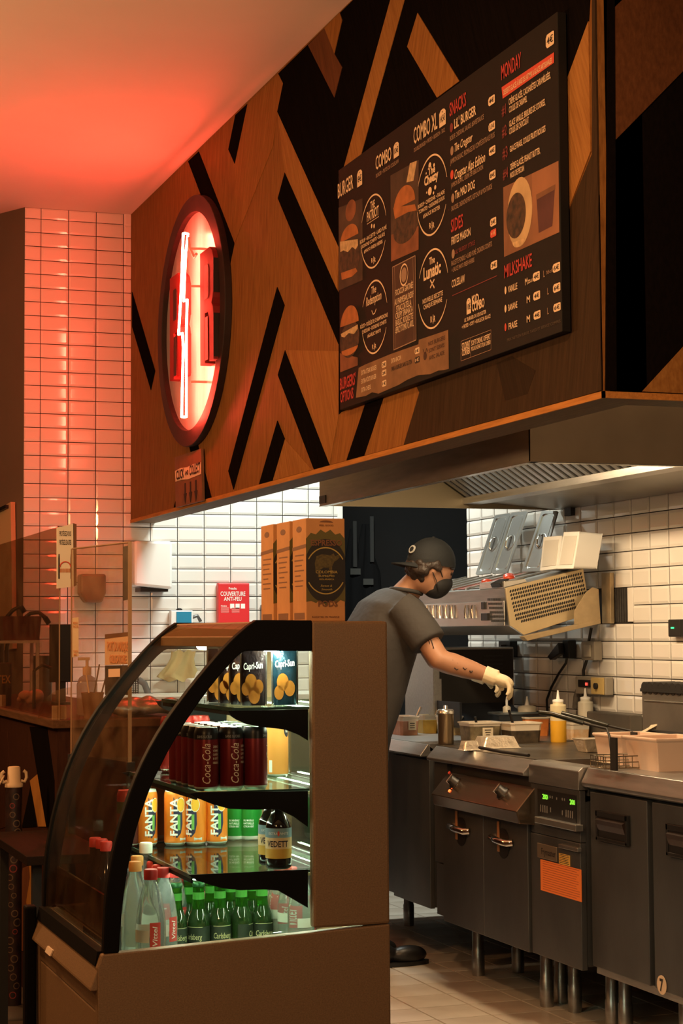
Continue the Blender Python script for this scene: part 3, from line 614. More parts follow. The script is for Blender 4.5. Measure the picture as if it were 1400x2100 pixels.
def side(pts, y0, y1, name, mt, bevel=0.0, parent=None): return obj(name, MB().prism([PS(p, y0) for p in pts], (0, y1-y0, 0)), mt, parent or case, bevel)
for ya, yb_ in ((Y0, Y1),):
    a = PS((205, 1958)); b = PS((640, 1912)); c = PS((797, 1895))
    ZW = 0.56
    obj('base_cabinet', MB().prism([V(a.x, Y0, 0.06), V(a.x-0.006, Y0, a.z-0.03), V(a.x+0.004, Y0, a.z), V(b.x, Y0, b.z), V(XRR, Y0, c.z), V(XRR, Y0, 0.06)], (0, 0.03, 0)).prism([V(a.x, Y1-.03, 0.06), V(a.x-0.006, Y1-.03, a.z-0.03), V(a.x+0.004, Y1-.03, a.z), V(b.x, Y1-.03, b.z), V(XRR, Y1-.03, c.z), V(XRR, Y1-.03, 0.06)], (0, 0.03, 0)).box(a.x+.001, XRR, Y0+.03, Y1-.03, .06, ZW).prism([V(a.x, Y0+.03, ZW), V(a.x-0.006, Y0+.03, a.z-0.03), V(a.x+0.004, Y0+.03, a.z), V(a.x+.03, Y0+.03, a.z), V(a.x+.03, Y0+.03, ZW)], (0, Y1-Y0-.06, 0)).box(XDR0-.02, XRR, Y0+.03, Y1-.03, ZW, .70), m_bronze, case, 0.004)
    obj('plinth', MB().box(a.x+0.04, XRR-0.04, Y0+0.03, Y1-0.03, 0, 0.06), m_black, case)
XBW = PS((640, 1400)).x
for y in (Y0, Y1-0.03): obj('side_wing', MB().box(XBW, XRR, y, y+0.03, PS((720, 1903)).z+0.004, 1.430), m_bronze, case, 0.006)
outer = [(912, 4), (860, 40), (800, 92), (760, 130), (700, 193), (640, 262), (580, 334), (520, 410), (460, 490), (400, 574), (350, 652), (300, 740), (258, 824), (220, 910), (188, 992), (160, 1078), (132, 1166), (110, 1252), (90, 1338), (75, 1422), (60, 1510), (50, 1600), (44, 1690), (40, 1760), (35, 1922)]
inner = [(125, 1915), (135, 1760), (141, 1680), (150, 1600), (161, 1518), (175, 1440), (188, 1362), (205, 1280), (226, 1200), (250, 1122), (274, 1050), (300, 980), (328, 914), (360, 850), (398, 774), (440, 700), (488, 618), (540, 540), (588, 470), (640, 400), (690, 338), (740, 280), (790, 226), (830, 192), (852, 182), (1232, 182)]
for y in (Y0, Y1-0.028):
    obj('arch_frame', MB().prism([PS(C6(*p), y) for p in outer+inner+[(1232, 6)]], (0, 0.028, 0)), m_black, case, 0.003)
op = [PS(C6(*p)) for p in inner]+[V(XBW, Y0, PS((640, 1336)).z), V(XBW, Y0, PS((640, 1905)).z)]
for y in (Y0+0.012, Y1-0.016): obj('side_glass', MB().prism([V(p.x, y, p.z) for p in op], (0, 0.004, 0)), m_pane, case)
cur = [PS(C6(*p)) for p in outer]
mb = MB(); n = len(cur); vs_ = []
for p in cur:
    q = V(p.x+0.006, 0, p.z-0.003); vs_ += [V(q.x, Y0+0.028, q.z), V(q.x, Y1-0.028, q.z)]
mb.add(vs_, [(2*i, 2*i+1, 2*i+3, 2*i+2) for i in range(n-1)], True); obj('front_glass', mb, m_front, case)
# top, lamp beam, lamp
xt = cur[0].x
obj('top_panel', MB().box(xt, XRR, Y0+0.028, Y1-0.028, 1.405, 1.431), m_bronze, case, 0.003)
obj('lamp_beam', MB().prism([V(cur[2].x+.004, Y0+.028, cur[2].z-.004), V(xt+0.01, Y0+0.028, 1.428), V(xt+0.05, Y0+0.028, 1.40), V(xt+0.03, Y0+0.028, 1.372), V(cur[3].x+0.02, Y0+0.028, 1.372)], (0, Y1-Y0-0.056, 0)), m_bronze, case, 0.002)
obj('lamp_tube', MB().tube([V(xt+0.06, Y0+0.05, 1.372), V(xt+0.06, Y1-0.05, 1.372)], 0.011, 10), m_led, case)
# rear sliding doors
XDR = 1.505
obj('rear_frame', MB().box(XDR-0.012, XDR+0.012, Y0+0.03, Y0+0.055, 0.70, 1.405).box(XDR-0.012, XDR+0.012, Y1-0.075, Y1-0.03, 0.70, 1.405).box(XDR-0.012, XDR+0.012, Y0+0.03, Y1-0.03, 1.385, 1.405).box(XDR-0.012, XDR+0.012, Y0+0.03, Y1-0.03, 0.70, 0.72), m_alu, case, 0.002)
for ya, yb_, xx in ((Y0+0.055, 4.50, XDR-0.006), (4.46, Y1-0.075, XDR+0.006)):
    d = obj('sliding_door', MB().box(xx-0.003, xx+0.003, ya, ya+0.018, 0.72, 1.385).box(xx-0.003, xx+0.003, yb_-0.018, yb_, 0.72, 1.385), m_alu, case)
    obj('pane', MB().box(xx-0.002, xx+0.002, ya+0.018, yb_-0.018, 0.72, 1.385), m_pane, d)
obj('deck', MB().box(cur[-1].x+0.035, XDR-0.022, Y0+0.031, Y1-0.031, 0.561, 0.572), m_white, case)
# shelves
SH = [(1.231, 1.185), (1.040, 1.097), (0.851, 1.086)]
brk = [[(770, 528), (1232, 520), (1232, 700), (1180, 668), (1110, 640), (1060, 632), (960, 622), (880, 606), (820, 580), (790, 560)],
       [(545, 1008), (600, 1000), (1232, 992), (1232, 1200), (1150, 1140), (1060, 1098), (900, 1100), (780, 1096), (690, 1072), (620, 1044), (575, 1026)],
       [(540, 1478), (1232, 1446), (1232, 1668), (1150, 1620), (1060, 1568), (980, 1562), (850, 1566), (740, 1556), (660, 1532), (590, 1510)]]
for (z, xf), bk in zip(SH, brk):
    s = obj('shelf', MB().box(xf, XDR-0.02, Y0+0.045, Y1-0.05, z-0.006, z), m_shelf, case)
    obj('shelf_edge', MB().box(xf, XDR-0.02, Y0+0.043, Y0+0.0452, z-0.006, z).box(xf-0.004, xf, Y0+0.043, Y1-0.05, z-0.008, z+0.001), m_shelf_edge, s)
    obj('led_strip', MB().box(1.452, 1.464, Y0+0.06, Y1-0.07, z-0.014, z-0.009), m_led, s)
    obj('led_strip', MB().box(xf+.008, xf+.018, Y0+0.06, Y1-0.07, z-0.013, z-0.009), m_led, s)
    obj('front_channel', MB().box(xf-.001, xf+.024, Y0+0.05, Y1-0.055, z-.0086, z-.0062).box(xf-.002, xf+.002, Y0+.05, Y1-.055, z-.018, z-.006), m_black, s)
    obj('led_channel', MB().box(1.446, 1.470, Y0+0.055, Y1-0.065, z-0.0088, z-0.0064), m_alu, s)
    for y in (Y0+0.032, Y1-0.045): obj('shelf_bracket', MB().prism([PS(C6(*p), y) for p in bk], (0, 0.006, 0)), m_black, s)
    obj('shelf_rail', MB().box(xf+0.01, XDR-0.03, Y0+0.046, Y0+0.054, z-0.014, z-0.007), m_alu, s)
# front ledge
f1, f2, f3 = PS((205, 1960)), PS((197, 1985)), PS((192, 2033))
obj('base_channel', MB().prism([V(f1.x-0.002, Y0+0.02, f1.z+0.006), V(f1.x+0.02, Y0+0.02, f1.z+0.006), V(f1.x+0.02, Y0+0.02, f2.z), V(f2.x+0.001, Y0+0.02, f2.z)], (0, Y1-Y0-0.04, 0)), m_black, case)
rl = obj('price_rail', MB().prism([V(f2.x+.004, Y0+0.002, f2.z-0.004), V(f2.x-0.012, Y0+0.002, f3.z+0.006), V(f2.x-0.013, Y0+0.002, f3.z), V(f2.x+.004, Y0+0.002, f3.z)], (0, Y1-Y0-0.004, 0)), m_bronze, case, 0.002)
pp = at(128, 1978, 4.6); obj('price_sticker', MB().obox(V(f2.x-0.013, 4.60, f3.z+0.01), (0.002, 0, 0), (0, 0.035, 0), (0.003, 0, 0.007)), mat('sticker_cream', (0.75, 0.6, 0.45), 0.7), rl)
obj('corner_post', MB().box(f2.x-0.03, f2.x, Y1-0.03, Y1+0.01, 0.05, 0.70), m_black, case, 0.006)
lamp('AREA', 'case_lamp_light', (xt+0.08, 4.5, 1.365), 5.0, (0.88, 1.0, 0.78), 0.02, 0.62, target=(xt+0.08, 4.5, 0)).rotation_euler = (0, 0, 0)
# ================================================================ DRINKS
m_lid = mat('can_lid_aluminium', (0.70, 0.70, 0.66), 0.28, 0.9)
AC = math.radians(253)
def can_mesh(r, h, body): return MB().lathe((0, 0, 0), [(r*.80, 0), (r*.98, .006), (r, .012), (r, h-.016), (r*.97, h-.010), (r*.86, h-.001)], 22).mesh('body', body)
def make_can(name, r, h, body, lidmat=m_lid):
    t = thing(name, 'x', 'can'); link('body', can_mesh(r, h, body), t, True)
    obj('lid', MB().lathe((0, 0, 0), [(r*.80, h-.004), (r*.80, h-.0035), (r*.86, h), (r*.88, h-.001)], 18, False).lathe((0, 0, 0), [(r*.80, h-.0042), (r*.78, h-.004)], 18), lidmat, t, local=True)
    obj('pull_tab', MB().box(-.010, .012, -.006, .006, h-.003, h-.0005), lidmat, t, local=True)
    obj('base_rim', MB().lathe((0, 0, 0), [(r*.78, -.0), (r*.82, -.001), (r*.97, .0062)], 18, False), lidmat, t, local=True)
    return t
def place(t, p, label, group=None, first=[None]):
    t.location = p; t['label'] = label
    if group: t['group'] = group
    return t
m_print_cream = mat('can_print_cream', (0.85, 0.68, 0.52), 0.5)
m_print_white = mat('can_print_white', (0.85, 0.85, 0.80), 0.5)
m_print_dark = mat('can_print_dark', (0.02, 0.018, 0.03), 0.5)
RC, HC = 0.029, 0.1455
SIL = (0.65, 0.65, 0.6)
m_cola = can_mat('cola_can_print', [(0, SIL), (0.008, (0.17, 0.008, 0.012)), (0.117, (0.012, 0.010, 0.010))], 0.32, 0.5)
cola = make_can('cola_can', RC, HC, m_cola)
text(cola, 'Coca-Cola', cyl_fn((0, 0, 0), RC+.0003, AC+.62, AC-.05, 0.016, 0.108, True), m_print_cream, 'print', 0.0, 0.25)
text(cola, 'SANS SUCRES', cyl_fn((0, 0, 0), RC+.0003, AC-.5, AC+.75, 0.121, 0.127, False), mat('can_print_grey', (0.3, 0.3, 0.3), 0.5), 'print', 0.01)
for k, (s, z) in enumerate((('ZERO', .103), ('VITAMINES', .094), ('CAFÉINE', .085), ('& GOÛT', .076), ('ORIGINAL', .066))):
    text(cola, s, cyl_fn((0, 0, 0), RC+.0003, AC+.85, AC+1.5, z-.005, z, False), m_print_cream, 'print', 0.01)
m_or = can_mat('orange_can_print', [(0, SIL), (0.007, (0.80, 0.22, 0.02)), (0.139, SIL)], 0.35, 0.3)
fan = make_can('orange_soda_can', RC, HC, m_or)
m_navy = mat('can_print_navy', (0.02, 0.02, 0.06), 0.5); m_green = mat('can_print_green', (0.16, 0.42, 0.08), 0.5); m_slice = mat('can_print_slice', (0.92, 0.45, 0.03), 0.5)
def cylpatch(parent, r, pts, mt, name='print', inset=.0002):
    """flat print wrapped on the can: pts (angle offset, z) outline"""
    n = len(pts); ca = sum(p[0] for p in pts)/n; cz = sum(p[1] for p in pts)/n; rings_ = []
    for f_ in (1.0, .66, .33):
        rings_.append([V((r+inset)*math.cos(AC+ca+(a-ca)*f_), (r+inset)*math.sin(AC+ca+(a-ca)*f_), cz+(z-cz)*f_) for a, z in pts])
    mb = MB(); vs_ = [p for r_ in rings_ for p in r_]+[V((r+inset)*math.cos(AC+ca), (r+inset)*math.sin(AC+ca), cz)]; fs = []
    for j in range(2):
        for i in range(n): fs.append((j*n+i, j*n+(i+1) % n, (j+1)*n+(i+1) % n, (j+1)*n+i))
    for i in range(n): fs.append((2*n+i, 2*n+(i+1) % n, 3*n))
    mb.add(vs_, fs, True); return obj(name, mb, mt, parent, local=True)
def circ(a, z, ra, rz, n=14, t0=0, t1=2*PI): return [(a+ra*math.cos(t0+(t1-t0)*i/n), z+rz*math.sin(t0+(t1-t0)*i/n)) for i in range(n)]
cylpatch(fan, RC, [(-.25, .022), (.10, .020), (.45, .032), (.62, .055), (.58, .085), (.35, .093), (.30, .125), (-.25, .125)], m_navy)
cylpatch(fan, RC, circ(.45, .105, .42, .019), m_slice, inset=.0004); cylpatch(fan, RC, [(.12, .040), (.38, .040), (.38, .080), (.12, .080)], m_green, inset=.0004)
for rr in (.40,):
    pts = circ(.45, .105, .42, .019, 20)
    mb = MB(); vs_ = []
    for f_ in (1.0, .92): vs_ += [V((RC+.0006)*math.cos(AC+.45+(a-.45)*f_), (RC+.0006)*math.sin(AC+.45+(a-.45)*f_), .105+(z-.105)*f_) for a, z in pts]
    mb.add(vs_, [(i, (i+1) % 20, 20+(i+1) % 20, 20+i) for i in range(20)]); obj('print', mb, m_print_white, fan, local=True)
text(fan, 'FANTA', cyl_fn((0, 0, 0), RC+.0008, AC+.10, AC-.55, 0.026, 0.122, True), m_print_white, 'print', 0.03)
cylpatch(fan, RC, [(.35, .012), (1.1, .012), (1.1, .020), (.35, .020)], mat('can_print_silver', (0.5, 0.5, 0.5), 0.5))
m_tea = can_mat('peach_can_print', [(0, SIL), (0.007, (0.85, 0.33, 0.07)), (0.139, SIL)], 0.4, 0.15)
tea = make_can('peach_tea_can', RC, HC, m_tea)
cylpatch(tea, RC, [(-.75, .012), (-.45, .012), (-.45, .042), (-.75, .042)], m_print_white); cylpatch(tea, RC, circ(1.0, .118, .35, .018), m_print_dark); text(tea, 'fu', cyl_fn((0, 0, 0), RC+.0006, AC+.80, AC+1.1, .112, .122, False), m_print_white, 'print', 0.01)
m_gc = can_mat('green_can_print', [(0, SIL), (0.012, (0.02, 0.23, 0.03)), (0.107, SIL)], 0.35, 0.4)
grn = make_can('green_water_can', 0.033, 0.115, m_gc)
for k, s in enumerate(('EAU MINÉRALE', 'NATURELLE', 'CITRON VERT')): text(grn, s, cyl_fn((0, 0, 0), .0333, AC-.5, AC+.35, .052-.008*k, .057-.008*k, False), m_print_white, 'print', 0.01)
m_rdc = can_mat('red_can_print', [(0, SIL), (0.007, (0.30, 0.02, 0.015)), (0.08, (0.42, 0.28, 0.20)), (0.115, (0.34, 0.02, 0.015))], 0.35, 0.4)
m_redlid = mat('can_lid_red', (0.45, 0.05, 0.04), 0.3, 0.8)
red = make_can('red_tea_can', RC, HC, m_rdc, m_redlid)
cylpatch(red, RC, [(.15, .012), (.55, .012), (.55, .050), (.15, .050)], m_print_white)
m_bkc = can_mat('dark_can_print', [(0, SIL), (0.007, (0.10, 0.02, 0.015)), (0.085, (0.02, 0.05, 0.02)), (0.115, (0.25, 0.02, 0.015))], 0.35, 0.4)
drk = make_can('dark_tea_can', RC, HC, m_bkc, m_redlid); cylpatch(drk, RC, circ(.3, .118, .3, .012), m_green)
# bottles
m_brg = mat('beer_glass_dark', (0.010, 0.006, 0.004), 0.08, spec=0.7)
m_lab_c = mat('label_cream', (0.72, 0.52, 0.28), 0.6); m_lab_b = mat('label_blue', (0.20, 0.33, 0.38), 0.6); m_lab_y = mat('label_ochre', (0.62, 0.36, 0.05), 0.6)
RV = 0.031
ved = thing('stubby_beer_bottle', 'x', 'bottle')
obj('glass', MB().lathe((0, 0, 0), [(.024, 0), (.030, .004), (RV-.001, .012), (RV-.001, .098), (.028, .108), (.020, .122), (.0155, .134), (.0148, .150), (.0150, .160)], 24), m_brg, ved, local=True)
obj('crown_cap', MB().lathe((0, 0, 0), [(.0155, .158), (.0160, .164), (.013, .168)], 16), mat('crown_cap_gold', (0.5, 0.35, 0.12), 0.35, 0.8), ved, local=True)
def band(parent, r, z0, z1, mt, a0=-1.6, a1=1.6, name='label'):
    n = 24; vs_ = []
    for i in range(n+1):
        a = AC+a0+(a1-a0)*i/n; vs_ += [V(r*math.cos(a), r*math.sin(a), z0), V(r*math.cos(a), r*math.sin(a), z1)]
    return obj(name, MB().add(vs_, [(2*i, 2*i+2, 2*i+3, 2*i+1) for i in range(n)], True), mt, parent, local=True)
band(ved, RV, .026, .048, m_lab_y); band(ved, RV, .048, .074, m_lab_c); band(ved, RV, .074, .096, m_lab_b)
text(ved, 'VEDETT', cyl_fn((0, 0, 0), RV+.0004, AC-.95, AC+.78, .053, .067, False), m_print_dark, 'print', 0.02)
text(ved, 'EXTRA WHITE', cyl_fn((0, 0, 0), RV+.0004, AC-.8, AC+.8, .081, .087, False), m_print_white, 'print', 0.0)
cylpatch(ved, RV, circ(0, .084, .08, .006), m_ban, inset=.0008)
m_grg = mat('green_beer_glass', (0.05, 0.30, 0.02), 0.04, trans=0.9, ior=1.3, spec=0.6)
m_lab_g = mat('label_dark_green', (0.008, 0.018, 0.008), 0.5); m_gold = mat('label_gold', (0.45, 0.42, 0.22), 0.5)
grb = thing('green_beer_bottle', 'x', 'bottle'); RG = .029
obj('filled_glass', MB().lathe((0, 0, 0), [(.022, 0), (.027, .003), (RG-.0006, .010), (RG-.0006, .098), (.026, .112), (.0215, .122), (.0170, .134)], 22), mat('beer_filled_green', (.010, .030, .006), .06, spec=.7), grb, local=True)
obj('neck_glass', MB().lathe((0, 0, 0), [(.0170, .134), (.0150, .150), (.0142, .182), (.0150, .188), (.0150, .194)], 22), m_grg, grb, local=True)
obj('crown_cap', MB().lathe((0, 0, 0), [(.0155, .190), (.0160, .198), (.013, .202)], 14), mat('crown_cap_green', (0.02, 0.10, 0.03), 0.35, 0.6), grb, local=True)
obj('neck_foil', MB().lathe((0, 0, 0), [(.0153, .158), (.0150, .166), (.0150, .176)], 18, False), mat('neck_label_green', (0.05, 0.25, 0.03), 0.4), grb, local=True)
band(grb, RG, .020, .092, m_lab_g, -1.9, 1.9)
for z in (.022, .0900): band(grb, RG+.0003, z, z+.0013, m_gold, -.9, .9, 'label_border')
text(grb, 'Carlsberg', cyl_fn((0, 0, 0), RG+.0004, AC-.85, AC+.85, .060, .074, False), m_gold, 'print', 0.01, 0.15)
m_pet = mat('clear_plastic_bottle', (0.85, 0.93, 0.92), 0.06, trans=0.92, ior=1.2, spec=0.5)
m_capr = mat('bottle_cap_red', (0.55, 0.035, 0.03), 0.45); m_capw = mat('bottle_cap_white', (0.72, 0.70, 0.62), 0.5); m_capo = mat('bottle_cap_orange', (0.62, 0.27, 0.06), 0.5)
RP = .0325
def make_water(name, cap, lab=True):
    t = thing(name, 'x', 'bottle')
    obj('bottle', MB().lathe((0, 0, 0), [(.024, 0), (.030, .004), (RP, .012), (RP, .03), (RP-.0012, .035), (RP, .04), (RP, .055), (RP-.0012, .06), (RP, .065), (RP, .115), (.031, .125), (.026, .150), (.018, .172), (.0135, .180), (.0135, .190)], 22), m_pet, t, local=True)
    obj('cap', MB().lathe((0, 0, 0), [(.0150, .186), (.0152, .201), (.013, .203)], 18), cap, t, local=True)
    return t
wat = make_water('water_bottle', m_capr)
band(wat, RP+.0004, .075, .118, mat('water_label_red', (0.55, 0.05, 0.04), 0.5), .0, .75); band(wat, RP+.0003, .085, .105, mat('water_label_pale', (0.55, 0.55, 0.48), 0.5), -1.5, -.05)
text(wat, 'Vittel', cyl_fn((0, 0, 0), RP+.0008, AC+.5, AC+.18, .080, .112, True), m_print_white, 'print', 0.01, 0.2)
wat2 = make_water('juice_bottle', m_capo); wat3 = make_water('mineral_water_bottle', m_capw)
m_pch = mat('juice_pouch_foil', (0.05, 0.035, 0.04), 0.22, 0.55, noise=0.4, nscale=12, bump=0.5, bscale=28)
m_pchb = mat('juice_pouch_blue', (0.015, 0.05, 0.08), 0.22, 0.5, bump=0.4, bscale=28)
pou = thing('juice_pouch', 'x', 'drink pouch')
def pouch(t, mt):
    rs = []
    for z, hw, th in ((0, .043, .020), (.01, .045, .022), (.05, .046, .020), (.09, .046, .013), (.12, .046, .006), (.135, .047, .002), (.142, .047, .0015)):
        rs.append([V(hw*(abs(math.cos(a))**.6)*(1 if math.cos(a) > 0 else -1), th*(abs(math.sin(a))**.9)*(1 if math.sin(a) > 0 else -1), z) for a in [2*PI*i/20 for i in range(20)]])
    obj('foil_body', MB().rings(rs), mt, t, local=True)
    for sx in (-1, 1): obj('side_seal', MB().prism([(sx*.043, -.003, .004), (sx*.050, -.003, .0), (sx*.051, -.002, .144), (sx*.045, -.002, .14)], (0, .005, 0)), mat('pouch_seal_silver', (.55, .54, .5), .2, .9), t, local=True)
    obj('top_seal', MB().prism([(-.049, -.0035, .134), (.049, -.0035, .134), (.049, -.0028, .147), (-.049, -.0028, .147)], (0, .006, 0)), mat('pouch_seal_silver'), t, local=True)
pouch(pou, m_pch)
m_orp = mat('pouch_print_orange', (0.62, 0.24, 0.03), 0.4, noise=0.35, nscale=30)
for x, z, r in ((-.008, .055, .022), (.020, .045, .018), (-.026, .040, .017), (.004, .025, .022)):
    yv = -(.0215 if z < .06 else .02); obj('fruit_print', MB().poly([(x+r*math.cos(k*PI/9), yv-.0008, z+r*.95*math.sin(k*PI/9)) for k in range(18)]), m_orp, pou, local=True)
text(pou, 'Capri-Sun', plane_fn((-.036, -.0175, .085), (.072, 0, .004), (0, .002, .016)), m_print_white, 'print', 0.02)
pou2 = thing('blue_juice_pouch', 'x', 'drink pouch'); pouch(pou2, m_pchb)
for x, z, r in ((-.008, .055, .022), (.018, .040, .02), (-.022, .030, .018)): obj('fruit_print', MB().poly([(x+r*math.cos(k*PI/9), -.0222, z+r*.95*math.sin(k*PI/9)) for k in range(18)]), m_orp, pou2, local=True)
text(pou2, 'Capri-Sun', plane_fn((-.036, -.0175, .090), (.072, 0, .004), (0, .002, .016)), m_print_white, 'print', 0.02)
flush_texts()
ORD = ['first', 'second', 'third', 'fourth', 'fifth', 'sixth']; COLN = ['left', 'middle', 'right']
def put(proto, p, label, group=None, rz=0.0, used=set()):
    if proto.name not in used: used.add(proto.name); o = proto
    else: o = copy_tree(proto)
    o.location = p; o.rotation_euler = (0, 0, rz); o['label'] = label
    if group: o['group'] = group
    return o
zs2, zs3, zs1, zd = SH[1][0]+.001, SH[2][0]+.001, SH[0][0]+.001, 0.573
bx = on(424, 1600, 'y', 4.185).x
for j in range(5):
    for i in range(3):
        put(cola, (bx+.0585*i+.002*math.sin(j*3+i), 4.190+.0585*j, zs2), 'dark red cola can with black top, %s row from the near glass, %s column' % (ORD[j], COLN[i]), 'cola cans on the middle shelf', [-.25, .05, 1.2][i] if j == 0 else random.uniform(-.4, .4))
q = on(568, 1592, 'z', zs2); put(tea, (q.x, max(q.y, 4.36), zs2), 'peach coloured tea can standing right of the cola cans')
for k, (px, py, pr, lb) in enumerate(((281, 1562, red, 'red tea can with barcode at the far end of the middle shelf'), (309, 1568, drk, 'dark tea can with green fruit print behind the near arch'), (355, 1575, red, 'red tea can half hidden behind the cola cans'), (318, 1556, red, 'red topped tea can farthest behind on the middle shelf'))):
    q = on(px, py, 'z', zs2); put(pr, (q.x, min(q.y, 4.80), zs2), lb)
for k, px in enumerate((300, 359, 402, 444)):
    q = on(px, 1733-1.2*k, 'z', zs3); put(fan, (q.x, min(q.y, 4.79), zs3), 'orange soda can, %s from the left in the lower shelf row' % ORD[k], 'orange soda cans on the lower shelf', (0.5, .15, -.5, .05)[k])
for k, px in enumerate((482, 512)):
    q = on(px, 1722, 'z', zs3); put(grn, (q.x, min(q.y, 4.81), zs3), ['green mineral water can touching the last orange can', 'green mineral water can just behind the brown beer bottles'][k])
put(drk, (on(262, 1700, 'y', 4.78).x, 4.78, zs3), 'dark can at the far left end of the lower shelf')
for k, (px, py, y) in enumerate(((571, 1776, 4.185), (556, 1765, 4.262))):
    put(ved, (on(px, py, 'y', y).x, y, zs3), ['brown stubby beer bottle with blue and yellow label in front', 'brown stubby beer bottle half hidden behind its twin'][k])
for k, (px, y) in enumerate(((361, 4.60), (407, 4.60), (451, 4.60), (495, 4.60), (537, 4.60))):
    put(grb, (on(px, 1900, 'y', y).x, y, zd), 'green beer bottle, %s from the left in the bottom row' % ORD[k], 'green beer bottles on the case floor', (.35, -.5, .3, 1.6, .3)[k])
for k, (px, y) in enumerate(((388, 4.70), (432, 4.70), (473, 4.70), (516, 4.70))):
    put(grb, (on(px, 1900, 'y', y).x, y, zd), 'green beer bottle, %s from the left in the back row' % ORD[k], 'green beer bottles behind', .6*k)
for k, (px, y) in enumerate(((309, 4.25), (334, 4.36), (360, 4.71), (314, 4.54), (326, 4.46), (385, 4.72), (575, 4.62), (597, 4.55), (618, 4.46), (560, 4.74))):
    lb = ['clear water bottle with red cap nearest the near glass', 'red capped water bottle second behind the nearest one', 'red capped water bottle just left of the green beer bottles', 'red capped water bottle third in the left file', 'red capped water bottle fourth in the left file', 'red capped water bottle behind the first green beer bottle', 'water bottle with red upright label right of the green bottles', 'water bottle with red upright label nearer the right wing', 'water bottle last at the right beside the wing', 'water bottle hidden behind the fifth green bottle'][k]
    put(wat, (on(px, 1900, 'y', y).x, y, zd), lb, None, (0, .5, .2, .3, 1, .4, .15, .1, 1.2, .5)[k]).scale = (1.08, 1.08, (on(px, (1781, 1778, 1783, 1765, 1772, 1800)[k], 'y', y).z-zd)/.204 if k < 6 else 1.15)
for k, (px, y) in enumerate(((277, 4.44), (281, 4.55))): put(wat2, (on(px, 1900, 'y', y).x, y, zd), ['orange capped bottle left of the red caps', 'orange capped bottle behind the other orange cap'][k]).scale = (1.05, 1.05, 1.38)
put(wat3, (on(299, 1900, 'y', 4.58).x, 4.58, zd), 'tall water bottle with white cap at the back left').scale = (1.1, 1.1, 1.52)
m_glass_d = mat('dark_soda_bottle', (0.02, 0.012, 0.010), 0.06, spec=0.7)
sod = thing('dark_soda_bottle', 'x', 'bottle')
obj('bottle', MB().lathe((0, 0, 0), [(.024, 0), (.030, .006), (.0305, .05), (.027, .08), (.0305, .11), (.030, .13), (.022, .16), (.0135, .185), (.0135, .200)], 20), m_glass_d, sod, local=True)
obj('cap', MB().lathe((0, 0, 0), [(.0150, .196), (.0152, .211), (.013, .213)], 16), m_capr, sod, local=True)
for k, px in enumerate((186, 199, 208, 238)):
    put(sod, (on(px, 1740, 'y', (4.80, 4.76, 4.70, 4.82)[k]).x+.012, (4.80, 4.76, 4.70, 4.82)[k], zd), 'dark soda bottle with red cap, %s from the left at the far end' % ORD[k], 'dark soda bottles at the far end').scale = (1.05, 1.05, 1.42)
obj('front_riser', MB().prism([V(cur[-1].x+.03, Y0+.03, 0.70), V(cur[-1].x+.035, Y0+.03, .80), V(cur[-1].x+.041, Y0+.03, .80), V(cur[-1].x+.036, Y0+.03, .70)], (0, Y1-Y0-.06, 0)), glassmat('smoked_riser', (0.55, 0.42, 0.28), dirt=0.12, dirtcol=(0.3, 0.17, 0.08)), case)
for k, px in enumerate((450, 474, 496, 520)):
    y = 4.50-.085*k; put(pou, (on(px, 1440, 'y', y).x, y, zs1), 'orange juice pouch, %s from the left in the top shelf file' % ORD[k], 'juice pouches on the top shelf', -.35).scale = (.64, .8, 1)
put(pou2, (on(584, 1440, 'y', 4.24).x, 4.24, zs1), 'single blue topped juice pouch at the right of the top shelf', None, -.3).scale = (.64, .8, 1)
